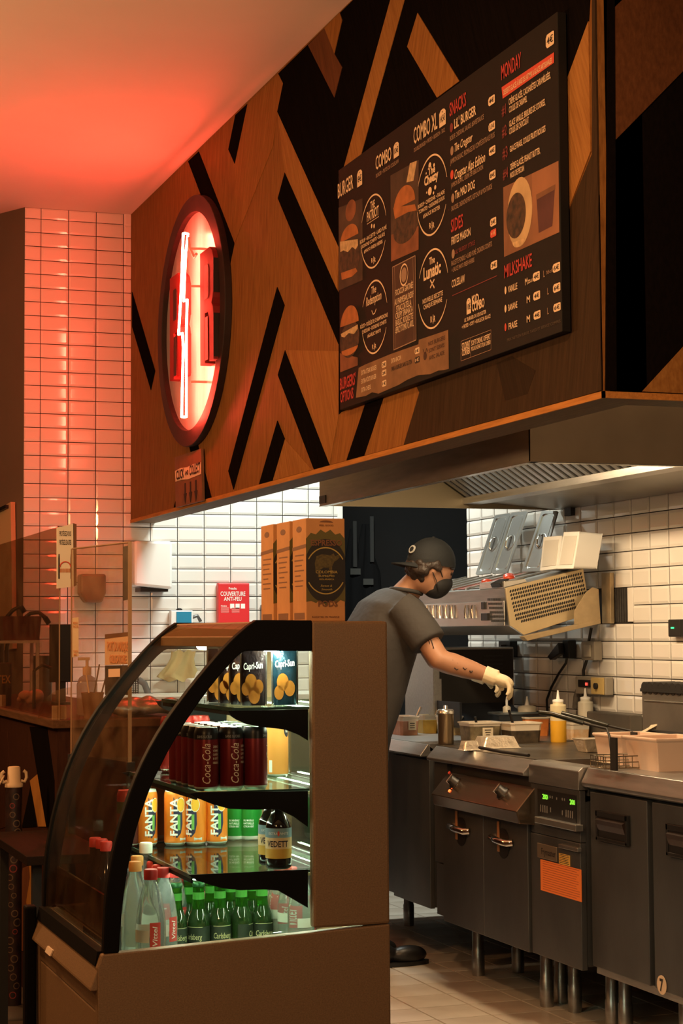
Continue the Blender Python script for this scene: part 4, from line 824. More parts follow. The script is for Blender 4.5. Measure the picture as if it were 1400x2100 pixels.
# ================================================================ COFFEE BOXES on top of the case
m_card = mat('kraft_carton', (0.52, 0.255, 0.095), 0.75, noise=0.12, nscale=25)
m_cblk = mat('carton_print_black', (0.016, 0.013, 0.010), 0.6, noise=0.3, nscale=40); m_colv = mat('carton_print_olive', (0.10, 0.085, 0.02), 0.6); m_cgold = mat('carton_print_gold', (0.40, 0.30, 0.08), 0.6); m_cdim = mat('carton_print_dim_gold', (0.12, 0.09, 0.025), 0.6, noise=0.6, nscale=160); m_cbrn = mat('carton_print_brown', (0.16, 0.065, 0.025), 0.6)
zt = 1.432
q0 = on(628, 1270, 'y', 4.28); q1 = on(708, 1270, 'y', 4.28); bxx0, bxx1 = q0.x, q1.x; hb = on(668, 1063, 'y', 4.28).z-zt
def coffee(y, x0, label):
    t = thing('coffee_carton', label, 'carton', (x0, y, zt)); W, Dp, Hh = bxx1-bxx0, .108, hb
    obj('carton', MB().box(0, W, 0, Dp, 0, Hh), m_card, t, .002, True)
    def FP(u, v, o=1): return V(W*u, -.0004*o, Hh*v)
    def star(u, v, ru, rv, n, d): return [FP(u+ru*(1+d*(k % 2))*math.cos(k*PI/n), v+rv*(1+d*(k % 2))*math.sin(k*PI/n)) for k in range(2*n)]
    obj('print_seal', MB().poly([FP(0, .24), ]+[FP((k+.5*(k % 2*0))/8, .14+.05*abs(math.cos(k*1.2))+(0.04 if k % 2 else 0)) for k in range(9)]+[FP(1, .24), FP(1, .74)]+[FP(1-k/8, .80+.06*math.sin(k/8*PI)+(.035 if k % 2 else 0)) for k in range(9)]+[FP(0, .74)]), m_colv, t, local=True)
    obj('print_disc', MB().poly([FP(.5+.56*math.cos(a)*1, .49+.31*math.sin(a), 2) if abs(.56*math.cos(a)) < .5 else FP(1 if math.cos(a) > 0 else 0, .49+.31*math.sin(a), 2) for a in [k*PI/24 for k in range(48)]]), m_cblk, t, local=True)
    for sg in (1, -1):
        vs_ = []
        for k in range(21):
            a = PI/2+(k-10)/10*1.05
            for rr in (1, .95): vs_.append(FP(.5+.52*rr*math.cos(a), .49+sg*.23*rr*math.sin(a), 3))
        obj('print_ring', MB().add(vs_, [(2*i, 2*i+1, 2*i+3, 2*i+2) for i in range(20)]), m_cgold, t, local=True)
    cow = [(.24, .47), (.22, .56), (.26, .63), (.40, .65), (.62, .64), (.70, .66), (.74, .63), (.84, .65), (.86, .62), (.78, .59), (.72, .58), (.66, .53), (.66, .44), (.60, .44), (.58, .52), (.44, .52), (.36, .50), (.36, .43), (.30, .43), (.29, .50)]
    obj('print_bull', MB().poly([FP(u, v, 3) for u, v in cow]), m_cdim, t, local=True)
    def ft(s, u0, u1, v0, v1, mt, b=.01, sh=0.0): text(t, s, plane_fn(V(x0, y, zt)+FP(u0, v0, 4), (W*(u1-u0), 0, 0), (0, 0, Hh*(v1-v0))), mt, 'print', b, sh)
    ft('ESPRESSO', .12, .92, .735, .79, m_cbrn, .03); ft('PODS', .3, .8, .145, .20, m_cbrn, .03)
    ft('COLOMBIA', .24, .80, .465, .492, m_cgold, .01); ft('SUPREMO', .32, .72, .43, .448, m_cgold); ft('100% ARABICA', .33, .71, .40, .415, m_cgold); ft('Sweet &', .36, .66, .335, .355, m_cgold, 0, .3); ft('Smooth', .38, .66, .30, .32, m_cgold, 0, .3)
    ft('ROASTED IN FRANCE', .14, .84, .035, .052, m_cbrn); ft('FEEL GOOD', .34, .70, .925, .94, m_cbrn, .02)
    obj('print_emblem', MB().poly([FP(.52+.18*math.cos(a), .945+.012+.022*math.sin(a), 1) for a in [k*PI/12 for k in range(12)]]), m_cbrn, t, local=True)
    # narrow side
    def SP(u, v, o=1): return V(-.0004*o, Dp*(1-u), Hh*v)
    obj('print_band', MB().poly([SP(0, .695), SP(1, .715), SP(1, .75), SP(0, .73)]), m_cbrn, t, local=True)
    for k, (a, b) in enumerate(((.2, .85), (.15, .8), (.2, .7), (.15, .85), (.2, .6), (.15, .8), (.2, .75))): obj('print_line', MB().poly([SP(a, .64-.05*k), SP(b, .64-.05*k), SP(b, .652-.05*k), SP(a, .652-.05*k)]), m_cbrn, t, local=True)
    obj('print_badge', MB().poly([SP(.5+.2*math.cos(a), .90+.03*math.sin(a)) for a in [k*PI/8 for k in range(16)]]), m_cbrn, t, local=True)
    obj('print_block', MB().poly([SP(.12, .02), SP(.88, .02), SP(.88, .085), SP(.12, .085)]), m_cbrn, t, local=True)
    return t
coffee(4.28, bxx0, 'front kraft coffee carton with black bull emblem on display case')
coffee(4.28+.126, bxx0-.002, 'middle kraft coffee carton of the three on the display case')
coffee(4.28+.252, bxx0-.006, 'rearmost kraft coffee carton of the three on the display case')
flush_texts()
# ================================================================ KITCHEN
m_steel = mat('brushed_steel', (0.46, 0.45, 0.43), 0.34, 0.9, noise=0.25, nscale=5, stretch=(1, 1, 10), bump=0.04, bscale=30)
m_steel_d = mat('dark_steel_door', (0.155, 0.158, 0.16), 0.42, 0.75, noise=0.35, nscale=4, stretch=(1, 1, .6), bump=0.03, bscale=60)
m_steel_l = mat('bright_steel', (0.66, 0.66, 0.63), 0.25, 0.9, noise=0.15, nscale=6)
m_chrome = mat('chrome', (0.75, 0.74, 0.72), 0.10, 1.0)
m_blk = mat('black_plastic', (0.012, 0.011, 0.011), 0.4)
m_blkm = mat('black_matt_metal', (0.02, 0.019, 0.018), 0.6, 0.3)
def yx(px, X): return on(px, 1700, 'x', X).y
# ---- extractor hood
ZH = 1.963; XH = 2.582; yHn = on(1087, 948, 'x', XH).y; yHf = on(655, 1038, 'x', XH).y
hood = thing('extractor_hood', 'large stainless steel extractor hood hanging behind the wooden soffit', 'extractor hood', (3.1, 6.5, ZH))
obj('front_panel', MB().box(XH, XH+.012, yHn, yHf, ZH, 2.9), m_steel, hood)
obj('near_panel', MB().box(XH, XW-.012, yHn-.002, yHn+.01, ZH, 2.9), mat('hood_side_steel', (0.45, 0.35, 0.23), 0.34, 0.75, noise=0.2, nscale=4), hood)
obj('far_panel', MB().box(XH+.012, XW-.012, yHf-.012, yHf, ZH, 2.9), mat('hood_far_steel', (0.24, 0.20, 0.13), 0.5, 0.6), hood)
obj('front_lip', MB().box(XH-.002, XH+.03, yHn-.002, yHf, ZH-.003, ZH), m_steel_l, hood)
obj('near_lip', MB().box(XH, XW-.012, yHn-.003, yHn+.03, ZH-.003, ZH), m_steel_l, hood)
obj('top_panel', MB().box(XH+.012, XW-.012, yHn, yHf, 2.5, 2.52), m_steel, hood)
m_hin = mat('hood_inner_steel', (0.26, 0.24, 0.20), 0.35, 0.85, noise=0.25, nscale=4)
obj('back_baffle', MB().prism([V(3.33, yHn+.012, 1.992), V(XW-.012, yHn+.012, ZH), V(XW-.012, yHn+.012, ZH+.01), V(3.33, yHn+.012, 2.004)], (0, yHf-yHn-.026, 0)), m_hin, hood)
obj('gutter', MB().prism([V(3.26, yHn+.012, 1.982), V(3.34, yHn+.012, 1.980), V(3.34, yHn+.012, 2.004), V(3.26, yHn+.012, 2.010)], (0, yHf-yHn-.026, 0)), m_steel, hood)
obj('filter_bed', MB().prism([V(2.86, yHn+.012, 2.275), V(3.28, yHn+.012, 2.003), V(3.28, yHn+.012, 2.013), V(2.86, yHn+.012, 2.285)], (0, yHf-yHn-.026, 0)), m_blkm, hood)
fsl = MB().prism([V(2.87, -.016, 2.268), V(3.27, -.016, 2.009), V(3.27, -.016, 2.017), V(2.87, -.016, 2.276)], (0, .032, 0)).mesh('filter_slat', m_steel)
yy = yHn+.05
while yy < yHf-.05: link('filter_slat', fsl, hood, False, (0, yy, -.006)); yy += .062
obj('front_duct', MB().prism([V(XH+.012, yHn+.012, 2.20), V(2.87, yHn+.012, 2.278), V(2.87, yHn+.012, 2.29), V(XH+.012, yHn+.012, 2.29)], (0, yHf-yHn-.026, 0)), m_steel, hood)
q = on(655, 1034, 'x', XH); q2 = on(668, 1020, 'x', XH); pl = obj('name_plate', MB().box(XH-.004, XH-.0005, q2.y, q.y-.006, q.z-.0, q2.z+.01), m_blk, hood)
obj('hood_lamp', MB().box(2.70, 2.78, 6.3, 7.0, 2.190, 2.215), mat('hood_lamp_glow', (1, 1, 1), 0.4, emit=(1.0, 0.70, 0.36), estr=7.0), hood)
lamp('AREA', 'hood_lamp_light', (2.74, 6.65, 2.182), 17, (1.0, 0.72, 0.42), 0.7, 0.08, target=(3.3, 6.6, 0.9))
lamp('AREA', 'hood_lamp_light_near', (2.74, 5.95, 2.182), 14, (1.0, 0.70, 0.40), 0.3, 0.08, target=(3.2, 6.0, 0.9))
# ---- appliance row
ZT = 0.940; ZU = 0.262
def leg(t, x, y, h=ZU, r=.026):
    l = obj('leg', MB().lathe((x, y, 0), [(r*.95, 0), (r, .01), (r, .10), (r*.9, .104), (r*.9, h)], 16), m_steel, t); return l
def rail(t, prof, y0, y1, name='front_rail'): return obj(name, MB().prism([V(x, y0, z) for x, z in prof], (0, y1-y0, 0)), m_steel, t, .003)
XA, XBm, XCm, XDm = 2.91, 2.875, 2.875, 2.90
yA0, yA1 = yx(884, XA), yx(806, XA)
yB0, yB1 = yx(1088, XBm), yx(887, XBm)
yC0, yC1 = yx(1192, XCm), yB0-.004
yD0, yD1 = 4.62, yC0-.006
# far cabinet (plain)
uA = thing('steel_cabinet', 'plain steel kitchen cabinet at the far end of the cooking line', 'cabinet', (3.3, (yA0+yA1)/2, 0))
obj('carcass', MB().box(XA+.02, XW-.02, yA0+.012, 8.62, ZU, ZT-.04), m_steel_d, uA)
obj('door', MB().box(XA, XA+.02, yA0+.015, yA1, ZU-.005, .872), m_steel_d, uA, .002); obj('door', MB().box(XA+.03, XA+.045, yA1+.02, 8.6, ZU-.005, .872), m_steel_d, uA, .002)
obj('worktop', MB().box(XA-.0, XW-.012, yA0+.004, 8.62, ZT-.03, ZT), m_steel, uA); rail(uA, [(2.90, ZT), (2.865, .895), (2.865, .888), (2.91, .888), (2.94, ZT-.03)], yA0+.004, 8.62)
p = on(838, 1898, 'z', 0); leg(uA, p.x, p.y); leg(uA, p.x+.28, p.y+.05)
# griddle
uB = thing('griddle_unit', 'steel griddle unit with two round knobs and two handled doors', 'griddle', (3.3, (yB0+yB1)/2, 0))
obj('carcass', MB().box(XBm+.03, XW-.02, yB0+.004, yB1-.004, ZU, ZT-.04), m_steel_d, uB)
obj('fascia', MB().box(XBm+.008, XBm+.03, yx(914, XBm), yB1-.004, .47, .878), m_steel_d, uB); obj('lower_fascia', MB().box(XBm+.004, XBm+.03, yx(914, XBm), yB1-.03, ZU-.002, .465), m_steel_d, uB)
obj('griddle_plate', MB().box(2.905, XW-.012, yB0+.004, yB1-.004, ZT-.03, ZT), mat('griddle_plate', (0.20, 0.17, 0.13), 0.35, 0.8, noise=0.5, nscale=9), uB)
rail(uB, [(2.893, ZT), (2.848, .893), (2.850, .882), (2.93, .872), (2.94, ZT-.03)], yB0+.004, yB1-.004)
def Z4k(x, y): return (880+x/4.118, 1540+y/4.118)
XP0, XP1 = 2.875, 2.80
pt0, pt1 = on(*Z4k(135, 182), 'x', XP0), on(*Z4k(840, 290), 'x', XP0); pb0, pb1 = on(*Z4k(40, 370), 'x', XP1), on(*Z4k(785, 518), 'x', XP1)
zt_, zb2 = (pt0.z+pt1.z)/2, (pb0.z+pb1.z)/2; ya_, yb2 = (pt1.y+pb1.y)/2, (pt0.y+pb0.y)/2
cpn = obj('control_panel', MB().prism([V(XP0, ya_, zt_), V(XP1, ya_, zb2), V(XP1+.012, ya_, zb2-.045), V(XBm+.01, ya_, zb2-.052), V(XBm+.01, ya_, zt_)], (0, yb2-ya_, 0)), mat('control_panel_steel', (0.34, 0.26, 0.19), 0.22, 0.95, noise=0.15, nscale=6), uB, .003)
sl = V(XP1-XP0, 0, zb2-zt_).normalized(); nrmP = V(-abs(sl.z), 0, abs(sl.x))
def onpanel(px, py):
    d = ray(px, py); p0 = V(XP0, ya_, zt_); return CAM+d*((p0-CAM).dot(nrmP)/d.dot(nrmP))
for px, py in ((Z4k(218, 275)), (Z4k(620, 360))):
    c = onpanel(px, py)
    kb = obj('knob', MB().tube([c, c+nrmP*.006, c+nrmP*.007, c+nrmP*.03, c+nrmP*.032], [.026, .026, .021, .019, .012], 18), m_blk, uB)
    obj('knob_grip', MB().obox(c+nrmP*.026, sl*.020, V(0, .005, 0), nrmP*.011), m_chrome, kb, .002)
    obj('knob_ring', MB().tube([c+nrmP*.0005, c+nrmP*.004], .0285, 18), m_chrome, kb)
for (x, y), col, e in (((170, 185), (0.6, .05, .02), .5), ((172, 338), (1, .15, .03), 3)):
    c = onpanel(*Z4k(x, y)); obj('indicator_light', MB().tube([c, c+nrmP*.004], .006, 10), mat('indicator_%d' % y, col, .3, emit=col, estr=e), uB)
ym = yx(996, XBm)
for k, (a, b) in enumerate(((ym+.002, yx(913, XBm)), (yB0+.006, ym-.002))):
    d = obj('door', MB().box(XBm-.012, XBm+.01, a, b, ZU-.014, .738), m_steel_d, uB, .003)
    cy = (a+b)/2+.01; zc = on(*Z4k(275 if k == 0 else 620, 665 if k == 0 else 760), 'x', XBm-.02).z
    obj('handle_cup', MB().prism([V(XBm-.013, cy+.056*math.cos(t), zc-.004+(.062 if math.sin(t) < 0 else .05)*math.sin(t)) for t in [k_*PI/14 for k_ in range(28)]], (-.002, 0, 0)), m_blk, d)
    hb_ = obj('handle_bar', MB().tube([V(XBm-.014, cy+.082, zc+.006), V(XBm-.030, cy+.074, zc+.004), V(XBm-.038, cy, zc), V(XBm-.030, cy-.074, zc-.002), V(XBm-.014, cy-.082, zc)], .014, 10), m_chrome, d)
    obj('handle_tongue', MB().box(XBm-.017, XBm-.0145, cy+.030, cy+.050, zc-.045, zc+.068), mat('tongue_reflection', (0.72, 0.36, 0.16), .3, .6), d, .001)  # chrome tongue; the orange reflection on it is put into its colour
for px, py in ((970.4, 1995.7), (1014.7, 1975), (1121, 2064), (1178.6, 2075), (1150, 2056)): p = on(px, py, 'z', 0); leg(uB, p.x, min(p.y, yB1-.03))
# fryer
uC = thing('deep_fryer', 'steel deep fryer with green digital display and orange notice', 'fryer', (3.3, (yC0+yC1)/2, 0))
obj('carcass', MB().box(XCm+.02, XW-.02, yC0+.003, yC1, ZU, ZT-.12), m_steel_d, uC)
obj('door', MB().box(XCm-.004, XCm+.02, yC0+.006, yC1-.003, ZU-.012, on(*Z4k(1100, 740), 'x', XCm).z), m_steel_d, uC, .003)
rail(uC, [(2.905, ZT), (2.885, .938), (2.868, .925), (2.866, .86), (2.94, .86), (2.94, ZT-.02)], yC0+.003, yC1)
obj('fry_tank', MB().box(2.905, 2.945, yC0+.003, yC1, .84, ZT).box(3.44, XW-.012, yC0+.003, yC1, .84, ZT).box(2.945, 3.44, yC0+.003, yC0+.028, .84, ZT).box(2.945, 3.44, yC1-.025, yC1, .84, ZT), m_steel, uC)
obj('frying_oil', MB().box(2.94, 3.45, yC0+.02, yC1-.02, .82, .90), mat('frying_oil', (0.12, 0.06, 0.015), .05, coat=.6), uC)
def pf(x, y, X): return on(*Z4k(x, y), 'x', X)
a, b = pf(920, 335, XCm-.002), pf(1245, 600, XCm-.002)
zc1, zc0 = pf(1080, 345, XCm).z, pf(1080, 575, XCm).z
obj('control_fascia', MB().box(XCm-.002, XCm+.02, yC0+.006, yC1-.003, pf(1080, 740, XCm).z+.004, .858), m_steel_d, uC, .002)
dsp = obj('display_panel', MB().box(XCm-.006, XCm-.0015, b.y, a.y, zc0, zc1), m_blk, uC, .001)
m_dig = mat('display_digits', (.1, .6, .02), .5, emit=(.28, 1, .05), estr=2.2)
for x0, x1, yb_, yt in ((955, 998, 404, 362), (1185, 1228, 450, 408)):
    p0, p1, p2 = pf(x0, yb_, XCm-.0075), pf(x1, yb_, XCm-.0075), pf(x0, yt, XCm-.0075); text(dsp, '200', plane_fn(p0, (0, p1.y-p0.y, 0), (0, 0, p2.z-p0.z)), m_dig, 'digits', .0)
m_key = mat('panel_key_grey', (.16, .15, .14), .5)
for x0, y0, n, m_ in ((935, 455, 4, 3), (1150, 500, 4, 3), (1015, 380, 2, 1), (1070, 395, 1, 1), (1118, 400, 2, 1), (1018, 480, 1, 2), (1118, 505, 1, 2)):
    for i in range(n):
        for j in range(m_):
            p = pf(x0+18*i+6, y0+20*j+4*i+8, XCm-.0065); obj('key', MB().box(p.x-.001, p.x, p.y-.0035, p.y+.0035, p.z-.004, p.z+.004), m_key, dsp)
p0, p1 = pf(930, 575, XCm-.01), pf(1278, 650, XCm-.01); obj('ledge', MB().box(XCm-.03, XCm, p1.y, p0.y, (p0.z+p1.z)/2-.012, (p0.z+p1.z)/2+.010), m_steel_l, uC, .002)
p0, p1 = pf(1118, 790, XCm-.006), pf(1280, 840, XCm-.006); obj('door_pull', MB().box(XCm-.02, XCm-.003, p1.y, p0.y, (p0.z+p1.z)/2-.008, (p0.z+p1.z)/2+.006), m_steel, uC, .002)
p0, p1 = pf(915, 780, XCm-.006), pf(1080, 920, XCm-.006); np_ = obj('name_plate', MB().box(XCm-.009, XCm-.004, p1.y, p0.y, pf(1000, 885, XCm).z-.012, pf(1000, 800, XCm).z+.004), mat('plate_brushed', (.42, .33, .24), .35, .8), uC, .002)
p0 = pf(945, 870, XCm-.0095); p1 = pf(1065, 870, XCm-.0095); text(np_, 'Frymaster', plane_fn(p0, (0, p1.y-p0.y, 0), (0, 0, .022)), m_ink, 'lettering', .02)
def notice(x0, x1, y0, y1, mt, name, nlines, ink):
    a, b = pf(x0, y0, XCm-.006), pf(x1, y0, XCm-.006); z1, z0 = pf((x0+x1)/2, y0+(x1-x0)*.125, XCm).z, pf((x0+x1)/2, y1-(x1-x0)*.17+(x1-x0)*.125, XCm).z
    o = obj(name, MB().box(XCm-.0065, XCm-.0045, b.y, a.y, z0, z1), mt, uC)
    mb = MB()
    for k in range(nlines):
        zz = z1-(z1-z0)*(k+.7)/(nlines+.5); e_ = random.uniform(.02, .12); mb.poly([V(XCm-.0068, a.y-(a.y-b.y)*.06, zz), V(XCm-.0068, b.y+(a.y-b.y)*e_, zz), V(XCm-.0068, b.y+(a.y-b.y)*e_, zz+.0022), V(XCm-.0068, a.y-(a.y-b.y)*.06, zz+.0022)])
    obj('print', mb, ink, o)
notice(938, 1280, 912, 1235, mat('notice_orange', (.85, .22, .045), .6), 'orange_notice', 13, mat('notice_ink', (.45, .10, .03), .7))
notice(1095, 1185, 858, 962, mat('notice_yellow', (.68, .40, .08), .6), 'yellow_notice', 6, m_ink)
for px, py in ((1256, 2110), (1283, 2118)): p = on(px, py, 'z', 0); leg(uC, p.x, min(p.y, yC1-.04))
# refrigerated counter (nearest)
uD = thing('fridge_counter', 'nearest steel refrigerated counter with black recessed door handles', 'fridge counter', (3.3, (yD0+yD1)/2, 0))
obj('carcass', MB().box(XDm+.03, XW-.02, yD0, yD1, ZU-.01, ZT-.04), m_blkm, uD); obj('bottom_rail', MB().box(XDm+.012, XDm+.03, yD0, yD1-.02, ZU-.016, ZU+.01), m_steel, uD)
obj('worktop', MB().box(2.905, XW-.012, yD0, yD1, ZT-.03, ZT), m_steel, uD, .002)
rail(uD, [(2.900, ZT), (2.872, .888), (2.876, .876), (2.91, .865), (2.94, ZT-.03)], yD0, yD1)
yS0, yS1 = yx(1337, XDm), yx(1326, XDm)
def Z7(x, y): return (1180+x/3.889, 1560+y/3.889)
for k, (a, b) in enumerate(((yS1, yD1-.012), (yD0+.01, yS0))):
    d = obj('door', MB().box(XDm, XDm+.028, a, b, ZU+.008, .858), m_steel_d, uD, .003)
    h0, h1 = on(*Z7(190 if k == 0 else 750, 520), 'x', XDm).y, (on(*Z7(437, 520), 'x', XDm).y if k == 0 else on(*Z7(750, 520), 'x', XDm).y-.19); zh1, zh0 = on(*Z7(310, 415), 'x', XDm).z, on(*Z7(310, 655), 'x', XDm).z
    h = obj('handle', MB().box(XDm-.012, XDm, h1, h0, zh0, zh1).box(XDm-.016, XDm-.012, h1, h0, zh1-.02, zh1).box(XDm-.016, XDm-.012, h1, h0, zh0, zh0+.012).box(XDm-.016, XDm-.012, h0-.012, h0, zh0, zh1).box(XDm-.016, XDm-.012, h1, h1+.012, zh0, zh1), m_blk, d, .003)
    obj('handle_grip', MB().prism([V(XDm-.013, h1+.015, zh0+.075), V(XDm-.024, h1+.015, zh0+.070), V(XDm-.020, h1+.015, zh0+.055), V(XDm-.013, h1+.015, zh0+.035)], (0, h0-h1-.03, 0)), mat('handle_brown_gloss', (.03, .018, .014), .25), h)
c = on(1357, 2020, 'x', XDm-.002); bd = obj('number_badge', MB().prism([V(XDm-.002, c.y+.030*math.cos(t), c.z+.030*math.sin(t)) for t in [k*PI/14 for k in range(28)]], (-.0015, 0, 0)), mat('badge_cream', (.62, .45, .30), .6), uD)
text(bd, '7', plane_fn(c+V(-.0025, .011, -.019), (0, -.022, 0), (0, 0, .038)), m_ink, 'digit', .03)
for y_ in (5.45, 4.8): leg(uD, 3.10, y_); leg(uD, 3.60, y_)
# ---- bun toaster with tray
yT = 7.99
tst = thing('bun_toaster', 'grey steel bun toaster standing at the far end of the counter', 'toaster', (3.42, 8.1, ZT))
obj('housing', MB().box(3.25, 3.66, yT, 8.36, 1.00, 1.335), mat('toaster_steel', (.40, .40, .39), .45, .5, noise=.15, nscale=80), tst, .004)
obj('front_opening', MB().box(3.29, 3.65, yT-.004, yT, 1.03, 1.19), m_blkm, tst); obj('front_panel', MB().box(3.28, 3.655, yT-.003, yT, 1.19, 1.325), m_blkm, tst)
for k in range(5): obj('louvre', MB().box(3.50, 3.60, yT-.009, yT-.003, 1.21+.02*k, 1.217+.02*k), m_blk, tst)
for x in (3.29, 3.62):
    for y in (8.03, 8.32): obj('foot', MB().lathe((x, y, ZT), [(.015, 0), (.018, .06)], 10), m_blk, tst)
obj('bun_tray', MB().prism([V(3.27, yT-.01, 1.075), V(3.27, yT-.28, .985), V(3.27, yT-.28, .975), V(3.27, yT-.01, 1.06)], (.36, 0, 0)).box(3.262, 3.272, yT-.28, yT-.01, .975, 1.09), mat('tray_blue_black', (.035, .04, .05), .4, .6), tst)
# ---- refrigerated topping unit on wall brackets
yE = 7.17; yF = 8.60
def Z6(x, y): return (860+x/3.5, 1040+y/3.5)
def E6(x, y, Y=yE): return on(*Z6(x, y), 'y', Y)
topu = thing('topping_unit', 'tilted steel topping fridge with perforated end panel fixed on the wall', 'topping fridge', (3.45, 7.8, 1.40))
m_warmst = mat('end_panel_lit_steel', (.62, .50, .30), .38, .55, noise=.15, nscale=12)  # plain steel, with the warm light falling on it tinted into the colour
prof = [E6(618, 580), E6(1175, 440), E6(1200, 600), E6(1110, 800), E6(750, 918), E6(650, 850)]
prof = [V(p.x, 0, p.z) for p in prof]
obj('body', MB().prism([V(p.x, yE+.012, p.z) for p in prof], (0, yF-yE-.012, 0)), m_steel, topu, .004)
obj('end_panel', MB().prism([V(p.x, yE, p.z) for p in prof], (0, .012, 0)), m_warmst, topu, .002)
eu = (prof[1]-prof[0]); ev = V(.010, 0, -1)
sl_mb = MB(); Lp = eu.length; eun = eu.normalized(); evn = V(eun.z, 0, -eun.x)
for g in range(3):
    for r in range(3):
        vv = .019+.052*g+.0158*r
        n = 30; u = .012+.004*g
        for i in range(n):
            uu = .018+i*(Lp-.036-.03*(g == 2))/(n-1)
            c = prof[0]+eun*uu+evn*vv
            if g == 2 and uu > Lp*.80: continue
            if g == 2 and r == 2 and uu < .03: continue
            sl_mb.prism([V(c.x+.0042*math.cos(t)+.0018*math.sin(t), yE-.0012, c.z+.0068*math.sin(t)) for t in [k*PI/4 for k in range(8)]], (0, .002, 0))
sv = obj('vent_slots', sl_mb, m_blk, topu); sv['kind'] = 'stuff'
fx = prof[0].x; fz = prof[0].z
def FX(px, py): return on(px, py, 'x', fx-.004)
# front fascia, hanging tongs, vents
zf1, zf0 = FX(1030, 1232).z, FX(1030, 1283).z
obj('front_fascia', MB().box(fx-.006, fx, yE+.01, yF, zf0, zf1), m_steel_l, topu, .001)
for px in (866, 880, 893, 906, 919, 931, 958, 972):
    p = FX(*[px+.0, 1262]); ztop = FX(px, 1241).z; zbot = FX(px, 1268).z
    obj('hanging_handle', MB().tube([V(fx-.012, p.y, ztop), V(fx-.016, p.y, (ztop+zbot)/2), V(fx-.014, p.y-.004, zbot)], [.0045, .0055, .0075], 8), m_chrome, topu)
vt = MB()
for g in range(6):
    for i in range(13):
        px = 1001+i*2.2+g*1.6; p = FX(px, 1229+g*8.6+(.5 if g < 3 else 1)); vt.box(fx-.0075, fx-.0055, p.y-.0022, p.y+.0022, p.z-.005, p.z+.005)
vs2 = obj('front_vents', vt, m_blk, topu); vs2['kind'] = 'stuff'
p = FX(993, 1242); obj('power_switch', MB().box(fx-.014, fx-.006, p.y-.016, p.y+.016, p.z-.016, p.z+.016), m_blk, topu, .002)
p = FX(998, 1265); obj('control_box', MB().box(fx-.018, fx-.006, p.y-.035, p.y+.035, p.z-.016, p.z+.016), m_blk, topu, .002)
# thermostat ledge and sunk pans on the sloping top
tn = V(-eun.z, 0, eun.x)
def TOPP(u, y, h=0): q = prof[0]+eun*(u*Lp)+tn*h; return V(q.x, y, q.z)
obj('thermostat_ledge', MB().prism([TOPP(0, yE+.02), TOPP(.30, yE+.02), TOPP(.28, yE+.02, .018), TOPP(.02, yE+.02, .028)], (0, .26, 0)), m_steel_l, topu, .003)
th = obj('thermostat', MB().prism([TOPP(-.01, yE+.035, .004), TOPP(.12, yE+.035, .03), TOPP(.10, yE+.035, .034), TOPP(-.02, yE+.035, .024)], (0, .10, 0)), m_blk, topu, .003)
yy = yE+.30
for k in range(7):
    mt = mat('tomato_filling', (.42, .05, .02), .5, noise=.6, nscale=30, col2=(.14, .03, .015)) if k == 1 else mat('pan_inside', (.16, .14, .12), .4, .6)
    pn = obj('topping_pan', MB().prism([TOPP(.06, yy, .002), TOPP(.92, yy, .002), TOPP(.92, yy, .004), TOPP(.06, yy, .004)], (0, .125, 0)), mt, topu)
    obj('pan_rim', MB().prism([TOPP(.03, yy-.014, .002), TOPP(.95, yy-.014, .002), TOPP(.95, yy-.014, .009), TOPP(.03, yy-.014, .009)], (0, .018, 0)), m_steel_l, pn); yy += .158
for k, (u, y) in enumerate(((.30, .44), (.62, .46), (.5, .36))):
    tm = tag(obj('tomato_half', MB().ell(TOPP(u, yE+y, .012), (.028, .028, .016), nu=12, nv=6), mat('tomato_skin', (.55, .06, .02), .35)), ['tomato half lying low in the topping pan', 'tomato half lying at the top of the topping pan', 'tomato half beside the thermostat ledge'][k], 'tomato', 'tomato halves')
# brackets
arm = [E6(1112, 842, 7.13), E6(1112, 745, 7.13), E6(1195, 612, 7.13), E6(1240, 575, 7.13), E6(1285, 590, 7.13), E6(1300, 835, 7.13)]
obj('wall_bracket', MB().prism([V(min(p.x, XW-.006), 7.13, p.z) for p in arm], (0, .006, 0)), mat('bracket_steel', (.50, .38, .22), .4, .5, noise=.2, nscale=20), topu, .001)
a, b = E6(1292, 470, 7.13), E6(1300, 835, 7.13)
obj('wall_rail', MB().box(XW-.030, XW-.011, 7.12, 7.20, b.z, a.z), MATS['bracket_steel'], topu, .002)
a, b, c_ = E6(775, 960, 7.125), E6(1300, 835, 7.125), E6(1300, 855, 7.125)
obj('support_arm', MB().prism([V(a.x, 7.125, a.z), V(min(b.x, XW-.006), 7.125, b.z), V(min(b.x, XW-.006), 7.125, b.z+.018), V(a.x-.02, 7.125, a.z+.018)], (0, .045, 0)), MATS['bracket_steel'], topu, .002)
